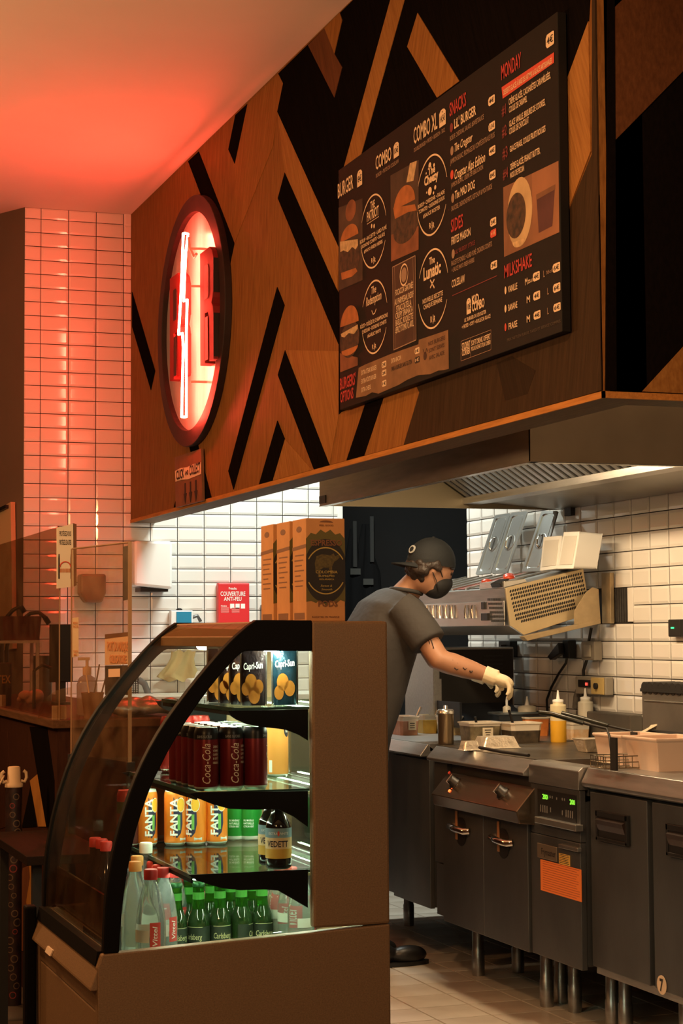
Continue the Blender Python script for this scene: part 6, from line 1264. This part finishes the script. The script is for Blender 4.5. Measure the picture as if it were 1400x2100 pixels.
# tattoos: thin ink marks hugging the near side of the arm
def arm_pt(f_, v, r): q = elR.lerp(wrR, f_) if f_ >= 0 else elR.lerp(shR, -f_); return q-ray(900, 1350).normalized()*r*.96+V(0, 0, v)
m_tat = mat('tattoo_ink', (.045, .032, .028), .6)
for k, pl_ in enumerate((((-.38, .018), (-.28, .030), (-.20, .008), (-.30, -.008)), )): obj('tattoo', MB().tube([arm_pt(f_, v, .0485) for f_, v in pl_], .0022, 5, closed=True), m_tat, pr)
for f_, v, w_ in ((.18, .012, .010), (.26, .016, .008), (.36, .010, .012), (.48, -.002, .014), (.62, -.006, .010), (.30, -.014, .016)): obj('tattoo', MB().tube([arm_pt(f_, v, .043), arm_pt(f_+w_*3, v-.006, .042), arm_pt(f_+w_*6, v+.003, .040)], .0028, 5), m_tat, pr)
# ================================================================ ORDER COUNTER AND LEFT SIDE
XO, YO, ZO = 1.25, 6.74, 1.094
w_cb = wood('counter_brown', (.055, .021, .012), (.030, .012, .007), .1); w_co = wood('counter_orange', (.46, .21, .05), (.30, .13, .03), -.2)
oc = thing('order_counter', 'dark wooden order counter with orange and black chevron front', 'counter', (1.5, 8.2, 0))
obj('body', MB().box(XO+.01, 1.78, YO+.01, YB-.01, 0, ZO-.03), w_cb, oc); obj('top', MB().box(XO-.012, 1.80, YO-.012, YB-.01, ZO-.03, ZO), wood('counter_top_wood', (.14, .07, .035), (.08, .04, .02), PI/2), oc, .003)
def cstrip(pts, mt, th=.003):
    ps = [on(px, py, 'x', XO+.01) for px, py in pts]
    for p in ps: p.z = max(.01, min(p.z, ZO-.035)); p.y = max(YO+.012, p.y)
    obj('veneer_strip', MB().prism(ps, (-th, 0, 0)), mt, oc)
cstrip([(63, 1601), (78, 1588), (96, 1695), (80, 1695)], w_co, .004); cstrip([(64, 1612), (76, 1695), (46, 1697)], w_dk, .003); cstrip([(62, 1490), (97, 1492), (112, 1600), (112, 1700), (96, 1695), (78, 1588)], w_dk)
cstrip([(61, 1775), (75, 1774), (79, 1800), (78, 1845), (66, 1890), (55, 1850), (63, 1800)], w_co); cstrip([(48, 1780), (61, 1775), (63, 1800), (55, 1850), (64, 1890), (60, 1950), (40, 1950), (42, 1820)], wood('counter_red_brown', (.20, .075, .03), (.11, .04, .02), .1)); cstrip([(0, 1860), (12, 1800), (10, 2000), (0, 2000)], w_dk); cstrip([(0, 1500), (15, 1500), (30, 1690), (0, 1700)], w_cb, .002)
# back counter along the tiled wall
bkc = thing('back_counter', 'low white-topped counter along the tiled back wall', 'counter', (2.6, 9.6, 0)); obj('body', MB().box(1.82, 3.40, 9.40, YB-.012, 0, 1.055), m_steel_d, bkc); obj('top', MB().box(1.81, 3.42, 9.38, YB-.012, 1.055, 1.085), m_plas, bkc, .003)
# plexiglass screens
m_plexi = glassmat('plexi_screen', (.93, .88, .80), dirt=.09, dirtcol=(.75, .48, .28)); m_plexi2 = glassmat('plexi_brown', (.80, .70, .58), dirt=.04, dirtcol=(.5, .32, .18)); m_pedge = mat('plexi_edge', (.38, .25, .15), .3)
zp = on(148, 1125, 'z', 0).z
A_ = at(148, 1300, 6.30); B_ = at(268, 1300, 5.87); zt1 = at(148, 1125, 6.30).z; zb1 = at(148, 1545, 6.30).z
s1 = thing('plexi_screen', 'clear plexiglass screen standing at the near end of the order counter', 'screen', V((A_.x+B_.x)/2, (A_.y+B_.y)/2, zb1)); dn = V(B_.y-A_.y, A_.x-B_.x, 0).normalized()*.006
obj('pane', MB().prism([V(A_.x, A_.y, zb1), V(B_.x, B_.y, zb1), V(B_.x, B_.y, zt1), V(A_.x, A_.y, zt1)], dn), m_plexi, s1)
for p, w_ in ((A_, .0015), (B_, .0055)): obj('edge', MB().obox(V(p.x, p.y, (zb1+zt1)/2)+dn*.5, (w_, 0, 0), (0, .004, 0), (0, 0, (zt1-zb1)/2)), m_pedge, s1)
obj('top_edge', MB().tube([V(A_.x, A_.y, zt1), V(B_.x, B_.y, zt1)], .003, 6), m_pedge, s1)
obj('leg', MB().box(B_.x-.012, B_.x+.012, B_.y-.01, B_.y+.012, 0, zb1), m_blkm, s1); obj('leg', MB().box(A_.x-.012, A_.x+.012, A_.y-.01, A_.y+.012, 0, zb1), m_blkm, s1)
def onp1(px, py, off=.004):
    d = ray(px, py); n_ = dn.normalized(); 
    if n_.y > 0: n_ = -n_
    p0 = V(A_.x, A_.y, 1)+n_*off; return CAM+d*((p0-CAM).dot(n_)/d.dot(n_))
m_cpaper = mat('sign_paper', (.74, .50, .32), .7); m_orink = mat('sign_ink_orange', (.55, .20, .06), .7)
def psign(name, pts, mt, label, cat='sign', on_=onp1, th=V(0, -.0015, 0)):
    return tag(obj(name, MB().prism([on_(*p) for p in pts], th), mt), label, cat)
def ptext(parent, s, x0, x1, yb, yt, mt, bold=.02, on_=onp1): 
    p0, p1, p2 = on_(x0, yb, .0075), on_(x1, yb, .0075), on_(x0, yt, .0075); text(parent, s, plane_fn(p0, V(p1.x-p0.x, p1.y-p0.y, 0), (0, 0, p2.z-p0.z)), mt, 'lettering', bold)
sg = psign('mask_sign', [(215, 1310), (263, 1304), (263, 1362), (215, 1364)], m_cpaper, 'orange lettered mask notice stuck on the plexiglass screen'); ptext(sg, 'PORT DU MASQUE', 219, 262, 1334, 1316, m_orink, .03); ptext(sg, 'OBLIGATOIRE', 224, 258, 1359, 1343, m_orink, .03)
obj('dark_band', MB().prism([onp1(215, 1301, .005), onp1(263, 1296, .005), onp1(263, 1304, .005), onp1(215, 1310, .005)], (0, -.001, 0)), m_cbrn, sg)
sg = psign('dark_notice', [(215, 1365), (263, 1364), (263, 1425), (215, 1425)], m_ink, 'dark notice with cream box under the mask notice'); obj('cream_box', MB().prism([onp1(222, 1372, .006), onp1(246, 1371, .006), onp1(246, 1388, .006), onp1(222, 1389, .006)], (0, -.001, 0)), m_cpaper, sg)
sg = psign('info_sticker', [(148, 1267), (161, 1266), (161, 1346), (148, 1348)], mat('sticker_pale', (.80, .68, .52), .7), 'narrow cream sticker on the left edge of the screen'); ptext(sg, 'MENU', 150, 159, 1280, 1275, m_orink); ptext(sg, 'ICI', 150, 159, 1287, 1282, m_orink); ptext(sg, 'SCAN', 150, 159, 1338, 1333, m_orink); ptext(sg, 'ME', 151, 157, 1345, 1340, m_orink)
tag(obj('edge_tape', MB().prism([onp1(252, 1121), onp1(263, 1119), onp1(262, 1230), onp1(252, 1232)], (0, -.001, 0)), mat('dark_tape', (.05, .035, .028), .5, noise=.5, nscale=40)), 'dark adhesive strip on the right edge of the screen', 'tape')
s2 = thing('counter_screen', 'brown tinted plexiglass screen along the order counter front', 'screen', (XO+.02, 8.0, ZO)); zt2 = on(115, 1082, 'x', XO+.02).z
obj('pane', MB().box(XO+.016, XO+.022, YO+.02, 9.3, ZO, zt2), m_plexi2, s2); obj('end_edge', MB().box(XO+.016, XO+.019, YO+.012, YO+.02, ZO, zt2), m_pedge, s2)
for y in (YO+.06, 8.2): obj('foot', MB().box(XO+.0, XO+.05, y-.012, y+.012, ZO, ZO+.05), m_pedge, s2)
# hygiene poster panel on the end of that screen
PD = at(136, 1140, 6.70); PD.y = YO; ps_ = thing('hygiene_panel', 'white sanitary instruction panel with red arc on the counter screen', 'sign', V(PD.x, PD.y, at(136, 1207, 6.70).z))
def onq(px, py, off=0): return on(px, py, 'y', PD.y-off)
q = [onq(*p) for p in ((117, 1082), (150, 1073), (151, 1203), (117, 1207))]; q[1].z -= .002
obj('panel', MB().prism(q, (0, .012, 0)), mat('panel_white', (.80, .72, .58), .6), ps_); obj('side_frame', MB().prism([onq(151, 1073), onq(157, 1075), onq(157, 1200), onq(151, 1203)], (0, .03, 0)), m_cbrn, ps_)
for s_, yb in (('PROTÉGEZ-VOUS', 1099), ('PROTÉGEZ LES AUTRES', 1117)): p0, p1 = onq(122, yb, .001), onq(146, yb, .001); text(ps_, s_, plane_fn(p0, (p1.x-p0.x, 0, 0), (0, 0, .018)), m_ink, 'lettering', .02)
arc = [onq(134+11*math.cos(t), 1163-11*math.sin(t), .002) for t in [k*PI/10 for k in range(11)]]; obj('red_arc', MB().tube(arc, .0022, 6), m_ban, ps_)
for k in range(9): obj('people_mark', MB().prism([onq(123+2.4*k, 1166, .001), onq(124.6+2.4*k, 1166, .001), onq(124.6+2.4*k, 1174, .001), onq(123+2.4*k, 1174, .001)], (0, -.0005, 0)), m_orink, ps_)
for x in (121, 146): obj('bottle_mark', MB().prism([onq(x-1, 1136, .001), onq(x+1, 1136, .001), onq(x+1.6, 1145, .001), onq(x+1.6, 1187, .001), onq(x-1.6, 1187, .001), onq(x-1.6, 1145, .001)], (0, -.0005, 0)), m_ink, ps_)
# rounded acrylic wing
wing = [at(75, 1473, 6.72)]+[at(150-74*math.cos(t), 1473-63*math.sin(t), 6.72) for t in [k*PI/2/10 for k in range(11)]]+[at(150, 1473, 6.72)]
tag(obj('acrylic_wing', MB().prism([V(p.x, YO-.02, max(p.z, ZO+.0005)) for p in wing], (0, .005, 0)), m_plexi), 'rounded clear acrylic wing at the counter corner', 'screen')
# things on the order counter
c = on(176, 1466, 'z', ZO); c = V(1.40, 6.80, ZO); cup = thing('paper_cup', 'brown paper cup holding straws on the order counter', 'cup', c); obj('cup', MB().lathe(c, [(.030, 0), (.042, .095), (.044, .097), (.040, .096)], 22, False).lathe(c, [(.001, .003), (.030, .003)], 22), mat('kraft_cup', (.24, .11, .045), .7), cup)
for k, (a, b) in enumerate(((.03, .02), (-.02, .03), (.05, -.01))): tag(obj('straw', MB().tube([c+V(.01*k-.01, 0, .006), c+V(a, b, .20-.02*k)], .003, 8), mat('straw_dark', (.05, .03, .02), .5) if k != 1 else m_cpaper), ['dark straw leaning left in the paper cup', 'pale straw leaning right in the paper cup', 'dark straw standing at the back of the cup'][k], 'straw', 'straws in the cup')
c = V(1.44, 7.10, ZO); sp = thing('soap_dispenser', 'clear pump bottle with cream pump behind the screen', 'pump bottle', c); obj('bottle', MB().lathe(c, [(.036, 0), (.040, .006), (.040, .12), (.030, .145), (.014, .155)], 22), mat('gel_bottle', (.42, .30, .22), .15, alpha=.65), sp); obj('pump', MB().lathe(c, [(.017, .155), (.017, .185), (.006, .19), (.006, .215)], 14).box(c.x-.035, c.x+.01, c.y-.006, c.y+.006, c.z+.212, c.z+.224), mat('pump_cream', (.72, .52, .36), .5), sp); obj('label', MB().box(c.x-.012, c.x+.022, c.y-.0415, c.y-.0395, c.z+.03, c.z+.09), mat('gel_label', (.05, .05, .06), .5), sp)
pt = at(132, 1350, 8.3); t = thing('till_screen', 'black till monitor standing on the order counter', 'monitor', V(pt.x, pt.y, ZO)); a0_, a1_ = at(102, 1300, 8.3), at(150, 1420, 8.3); obj('screen', MB().box(a0_.x, a1_.x, pt.y, pt.y+.03, ZO+.10, ZO+.36), m_blk, t, .004); obj('stand', MB().box((a0_.x+a1_.x)/2-.02, (a0_.x+a1_.x)/2+.02, pt.y+.005, pt.y+.04, ZO, ZO+.12).box(a0_.x+.02, a1_.x-.02, pt.y-.05, pt.y+.08, ZO, ZO+.012), m_blk, t)
c = V(1.40, 8.55, ZO); t = thing('white_stand', 'small white metal stand carrying a red bin', 'stand', c); obj('top', MB().box(c.x-.10, c.x+.10, c.y-.08, c.y+.10, ZO+.275, ZO+.288), m_plas, t); [obj('leg', MB().box(c.x+sx*.09-.007, c.x+sx*.09+.007, c.y+sy, c.y+sy+.014, ZO, ZO+.275), m_plas, t) for sx in (-1, 1) for sy in (-.075, .08)]
tag(obj('red_bin', MB().rings([[V(c.x+.02+sx*.09*s, c.y+sy*.07*s, ZO+.289+z) for sx, sy in ((-1, -1), (1, -1), (1, 1), (-1, 1))] for s, z in ((.9, 0), (1, .11))]), mat('bin_dark_red', (.13, .025, .018), .45), bevel=.01), 'dark red plastic bin on the white stand', 'bin')
for k, (pts, lab) in enumerate((([(14, 1330), (22, 1290), (40, 1276), (62, 1258), (80, 1256), (92, 1266)], 'lower black bent tap handle above the counter'), ([(4, 1300), (10, 1270), (26, 1252), (42, 1243)], 'upper black bent tap handle above the counter'))):
    ps2 = [at(*p, 8.9) for p in pts]; t = thing('tap_handle', lab, 'tap', V(ps2[0].x, ps2[0].y, ZO), 'bent tap handles'); obj('neck', MB().tube([V(ps2[0].x, ps2[0].y, ZO)]+ps2, .010, 8), m_blk, t)
    obj('spout', MB().tube([ps2[-1], ps2[-1]+V(.02, 0, -.03)], .013, 8), m_blk, t)
c = V(1.56, 8.75, ZO); tag(obj('steel_cup', MB().lathe(c, [(.045, 0), (.05, .2), (.052, .215)], 20), m_steel), 'tall steel mixing cup beside the red bin', 'cup')
tm2 = MB(); random.seed(5)
for k in range(9): tm2.ell(V(1.395+random.uniform(-.05, .06), 8.10+random.uniform(-.03, .03), ZO+.03+random.uniform(0, .02)), (random.uniform(.02, .035), random.uniform(.02, .03), random.uniform(.015, .028)), Matrix.Rotation(random.uniform(0, 3), 3, 'X'), 10, 6)
tag(clean(obj('crumpled_tissue', tm2, mat('tissue_pink', (.74, .44, .36), .85, bump=.7, bscale=30)), .006, 1), 'crumpled pinkish tissue lying on the order counter', 'tissue')
tag(obj('black_stand_rod', MB().tube([V(1.365, 7.85, ZO), V(1.365, 7.85, ZO+.16), V(1.40, 7.85, ZO+.185), V(1.44, 7.85, ZO+.17)], .007, 8), m_blk), 'thin black rod stand in front of the tissue', 'stand')
c = V(1.30, 8.28, ZO); pbg = thing('paper_bag', 'dark paper bag with yellow letters on the order counter', 'bag', c); obj('bag', MB().box(c.x-.035, c.x+.035, c.y-.03, c.y+.03, ZO, ZO+.19), mat('bag_dark', (.05, .03, .02), .8), pbg, .004); text(pbg, 'TEX', plane_fn(V(c.x-.03, c.y-.032, ZO+.10), (.06, 0, 0), (0, 0, .035)), mat('bag_yellow', (.60, .33, .06), .7), 'lettering', .02)
wr = MB(); random.seed(9)
for k in range(14): wr.ell(V(1.60+random.uniform(-.12, .14), 6.95+random.uniform(-.10, .12), ZO+.03+random.uniform(-.005, .02)), (random.uniform(.04, .07), random.uniform(.04, .07), random.uniform(.022, .035)), None, 10, 6)
tag(clean(obj('plastic_bundle', wr, mat('cling_wrap', (.16, .12, .10), .35, .2, noise=.8, nscale=14, col2=(.5, .42, .36), bump=.9, bscale=22)), .010, 1), 'crumpled plastic wrapped bundle behind the display case', 'bundle')
# ---- on the back wall
def bw(px, py): return on(px, py, 'y', YB-.009)
a, b = bw(268, 1112), bw(342, 1214); t = thing('towel_dispenser', 'white paper towel dispenser on the tiled back wall', 'dispenser', V((a.x+b.x)/2, YB-.1, b.z)); obj('housing', MB().prism([V(a.x-.02, YB-.009, b.z+.03), V(a.x-.02, YB-.009, a.z), V(b.x-.01, YB-.009, a.z), V(b.x-.01, YB-.009, b.z+.01)], (0, -.17, 0)), m_plas, t, .015); obj('outlet', MB().box(a.x+.02, b.x-.03, YB-.16, YB-.03, b.z-.002, b.z+.02), m_blk, t)
a, b = bw(158, 1178), bw(210, 1236); t = thing('soap_holder', 'dark rounded wall dispenser on the orange lit tiles', 'dispenser', V((a.x+b.x)/2, YB-.05, b.z)); obj('housing', MB().prism([V(a.x, YB-.009, a.z), V(b.x, YB-.009, a.z), V(b.x, YB-.009, b.z+.05), V(b.x-.02, YB-.009, b.z), V(a.x+.03, YB-.009, b.z), V(a.x, YB-.009, b.z+.05)], (0, -.10, 0)), mat('dispenser_smoke', (.16, .08, .05), .4), t, .012)
a, b = bw(443, 1196), bw(507, 1280); t = thing('fire_blanket_box', 'red fire blanket box on the tiled back wall', 'fire blanket', V((a.x+b.x)/2, YB-.03, b.z)); m_fr = mat('fire_box_red', (.62, .025, .03), .4); obj('box', MB().box(a.x, b.x, YB-.055, YB-.009, b.z, a.z), m_fr, t, .006)
for s_, x0, x1, yb, yt in (('Protecfeu', 469, 485, 1209, 1204), ('COUVERTURE', 452, 503, 1222, 1213), ('ANTI-FEU', 459, 495, 1232, 1224), ('Notice', 453, 465, 1244, 1241)):
    p0, p1, p2 = on(x0, yb, 'y', YB-.057), on(x1, yb, 'y', YB-.057), on(x0, yt, 'y', YB-.057); text(t, s_, plane_fn(p0, (p1.x-p0.x, 0, 0), (0, 0, p2.z-p0.z)), m_print_white, 'lettering', .015)
for k in range(3): p = on(476+11*k, 1243, 'y', YB-.0565); obj('pictogram', MB().box(p.x-.012, p.x+.012, p.y, p.y+.001, p.z-.013, p.z+.013), m_print_white, t)
for k in range(6): p = on(453+(k % 2)*22, 1247+4*(k//2), 'y', YB-.0565); obj('print_line', MB().box(p.x, p.x+.045, p.y, p.y+.001, p.z-.002, p.z+.002), mat('print_pink', (.75, .35, .33), .6), t)
a, b = bw(346, 1252), bw(391, 1290); t = thing('card_terminal', 'blue fronted white wall device peeking above the display case', 'device', V((a.x+b.x)/2, YB-.03, b.z)); obj('housing', MB().box(a.x, b.x, YB-.06, YB-.009, b.z, a.z), m_plas, t, .005); obj('blue_front', MB().box(a.x+.03, b.x-.01, YB-.064, YB-.06, b.z+.03, a.z-.008), mat('device_blue', (.02, .22, .38), .35), t); obj('top_button', MB().ell(V((a.x+b.x)/2-.01, YB-.035, a.z+.004), (.018, .018, .010), None, 10, 6), m_blk, t); obj('side_hose', MB().tube([V(b.x, YB-.03, a.z-.04), V(b.x+.03, YB-.04, a.z-.03), V(b.x+.05, YB-.03, a.z-.06)], .01, 8), m_steel_d, t)
a, b = bw(533, 1240), bw(552, 1285); t = thing('yellow_box', 'grey box with yellow front beside the coffee cartons', 'box', V((a.x+b.x)/2, YB-.03, b.z)); obj('housing', MB().box(a.x, b.x, YB-.05, YB-.009, b.z, a.z), m_steel_d, t, .004); obj('yellow_front', MB().box(a.x+.012, b.x+.0, YB-.054, YB-.05, b.z+.01, a.z-.01), mat('box_yellow', (.62, .36, .03), .5), t)
cl = MB(); rs = []
for v_, x0, x1 in ((1335, 352, 402), (1350, 350, 398), (1365, 342, 400), (1380, 328, 408), (1388, 321, 414), (1396, 340, 410)):
    n = 12; r1 = [on(x0+(x1-x0)*i/n, v_+3*math.sin(i*1.3), 'y', YB-.04+.016*math.sin(i*1.1+v_*.05)) for i in range(n+1)]; rs.append(r1+[p+V(0, .008, 0) for p in reversed(r1)])
cl.rings(rs); tag(obj('hanging_cloth', cl, mat('cloth_straw', (.62, .50, .26), .9, noise=.15, nscale=9)), 'straw coloured cloth hanging on the tiled back wall', 'cloth')
c = V(2.62, 9.62, 1.086); t = thing('white_canister', 'white plastic canister with handle on the back counter', 'canister', c); obj('canister', MB().box(c.x-.13, c.x+.10, c.y-.06, c.y+.06, c.z, c.z+.085), m_plas, t, .02); obj('handle', MB().tube([c+V(-.08, 0, .08), c+V(-.07, 0, .11), c+V(.05, 0, .11), c+V(.06, 0, .08)], .012, 8), m_plas, t); obj('cap', MB().lathe(c, [(.02, .084), (.02, .115)], 14), mat('cap_dark_blue', (.02, .03, .05), .4), t)
bar('grey_hose', [on(*p, 'y', YB-.05) for p in ((284, 1394), (296, 1402), (303, 1420), (307, 1448))]+[V(on(307, 1448, 'y', YB-.05).x, YB-.05, 1.087)], .018, mat('hose_grey', (.16, .17, .18), .4), 'grey bent hose on the tiled back wall', 'hose')
rk = thing('wire_rack', 'narrow wire rack panel against the back wall', 'rack', V(on(276, 1440, 'y', YB-.06).x, YB-.06, 1.086)); mbr = MB(); xa_, xb_ = on(268, 1400, 'y', YB-.06).x, on(283, 1400, 'y', YB-.06).x; za_, zb3 = 1.086, on(276, 1382, 'y', YB-.06).z
for k in range(4): mbr.tube([V(xa_+(xb_-xa_)*k/3, YB-.06, za_), V(xa_+(xb_-xa_)*k/3, YB-.06, zb3)], .003, 5)
for k in range(9): mbr.tube([V(xa_, YB-.06, za_+(zb3-za_)*(k+.5)/9), V(xb_, YB-.06, za_+(zb3-za_)*(k+.5)/9)], .0022, 5)
obj('wires', mbr, m_blkm, rk)
# ---- aprons in the dark store
for k, (px, py0, py1, w_, lab) in enumerate(((722, 1085, 1290, .16, 'dark apron hanging left in the store doorway'), (748, 1075, 1290, .20, 'dark apron with grey strap hanging right in the doorway'))):
    p = on(px, py0, 'y', 11.38); q = on(px, py1, 'y', 11.38); t = thing('hanging_apron', lab, 'apron', q, 'aprons in the store'); rs = []
    for f_, ww in ((0, .25), (.3, .6), (.45, 1), (1, 1.1)):
        z = p.z+(q.z-p.z)*f_; r1 = [V(p.x+w_*ww*(i/8-.5), 11.36+.015*math.sin(i*1.7+f_*3), z) for i in range(9)]; rs.append(r1+[v_+V(0, .01, 0) for v_ in reversed(r1)])
    obj('cloth', MB().rings(rs), mat('apron_black', (.012, .012, .014), .9), t); obj('strap', MB().box(p.x-.01+.03*k, p.x+.015+.03*k, 11.335, 11.345, p.z-.25, p.z+.05), mat('strap_grey', (.10, .10, .10), .8), t); obj('tag', MB().box(p.x-.03, p.x+.04, 11.335, 11.342, p.z-.30-.1*k, p.z-.26-.1*k), mat('tag_grey', (.16, .16, .15), .8), t)
# ---- far left wall
p = at(16, 568, 10.9); t = thing('security_camera', 'black dome camera on the brown wall left of the tiles', 'security camera', p); obj('base', MB().tube([p+V(.10, .05, 0), p+V(.02, 0, 0)], .055, 14), m_blk, t); obj('dome', MB().ell(p, (.06, .06, .055), None, 14, 8), m_blk, t)
p = at(30, 765, 10.9); tag(obj('wall_fitting', MB().obox(p, (.02, .03, 0), (-.03, .04, 0), (0, 0, .045)), mat('fitting_tan', (.36, .22, .11), .6), bevel=.01), 'small tan wall fitting below the security camera', 'fitting')
wl0 = V(XL, YB, 0); 
def onw(px, py):
    d = ray(px, py); n_ = nrm.normalized(); return CAM+d*((wl0-CAM).dot(n_)/d.dot(n_))
t = thing('wall_cabinet', 'pale tan cupboard panel with dark handle left of the tiles', 'cupboard', onw(15, 1300)); nn = nrm.normalized(); nn = -nn if (nn.y > 0) else nn
obj('panel', MB().prism([onw(*q)+nn*.01 for q in ((-30, 1068), (34, 1030), (38, 1330), (-30, 1340))], nn*.03), mat('cupboard_tan', (.50, .36, .19), .6), t); obj('handle', MB().prism([onw(*q)+nn*.045 for q in ((-30, 1066), (31, 1036), (31, 1043), (-30, 1073))], nn*.02), m_blk, t)
# ---- barrier post with chain
c = on(27, 2066, 'z', 0); c = V(1.135, 6.95, 0); pst = thing('barrier_post', 'sticker covered barrier post with cream cap and two hooks', 'barrier post', c); m_post = mat('post_dark_print', (.035, .014, .012), .45, noise=.8, nscale=26, col2=(.008, .006, .006)); m_cap = mat('post_cap_cream', (.62, .45, .27), .55)
zt3 = at(25, 1600, 7.05).z; ztop = at(25, 1567, 7.05).z
obj('pole', MB().lathe(c, [(.031, .01), (.031, zt3)], 22), m_post, pst); obj('base', MB().lathe(c, [(.105, 0), (.105, .012), (.06, .03), (.033, .04)], 28), mat('post_base', (.06, .045, .035), .6), pst)
cap_ = obj('cap', MB().lathe(c, [(.034, zt3-.012), (.034, zt3), (.025, zt3+.006), (.0235, ztop), (.018, ztop+.003)], 20), m_cap, pst)
for sx in (-1, 1): obj('hook', MB().tube([c+V(sx*.026, 0, zt3+.010), c+V(sx*.040, 0, zt3+.006), c+V(sx*.047, 0, zt3+.022), c+V(sx*.045, 0, zt3+.040), c+V(sx*.036, 0, zt3+.047)], .0065, 8), m_cap, cap_)
random.seed(11)
for k in range(23):
    z = .08+k*.033; a0_ = math.radians(262+random.uniform(-28, 28)); rr = random.uniform(.010, .016); n = 14; vs_ = []
    for f_ in (1, .72): vs_ += [V(c.x+.0316*math.cos(a0_+rr*f_*math.cos(2*PI*i/n)/.031), c.y+.0316*math.sin(a0_+rr*f_*math.cos(2*PI*i/n)/.031), z+rr*f_*math.sin(2*PI*i/n)) for i in range(n)]
    obj('sticker', MB().add(vs_, [(i, (i+1) % n, n+(i+1) % n, n+i) for i in range(n)]), mat('sticker_ring', (.12, .075, .045), .6) if k % 7 else m_dred, pst)
ch = thing('plastic_chain', 'cream plastic chain hanging from the barrier post hook', 'chain', c+V(-.05, 0, zt3-.2))
for k in range(9):
    f_ = k/9; p = c+V(-.047-.03*k, -.012*k, zt3+.012-.034*k+.0016*k*k); d = V(.5, .15, .9-.10*k).normalized(); s_ = d.cross(V(0, 1, 0) if k % 2 else V(1, 0, .2)).normalized()
    obj('link', MB().tube([p+d*.021*math.cos(t_)+s_*.010*math.sin(t_) for t_ in [j*PI/6 for j in range(12)]], .0032, 6, closed=True), m_cap, ch)
# ---- low dark table in front of the counter
c = at(55, 1757, 5.6); tb = thing('side_table', 'dark side table corner standing beside the display case', 'table', V(c.x+.13, c.y+.35, 0)); m_tb = wood('table_dark', (.022, .012, .008), (.012, .008, .005), PI/2)
obj('top', MB().box(c.x, c.x+.26, c.y, c.y+.75, c.z-.028, c.z), m_tb, tb, .002); [obj('leg', MB().box(x_-.014, x_+.014, y_-.014, y_+.014, 0, c.z-.028), m_blkm, tb) for x_ in (c.x+.04, c.x+.22) for y_ in (c.y+.06, c.y+.69)]
flush_texts()
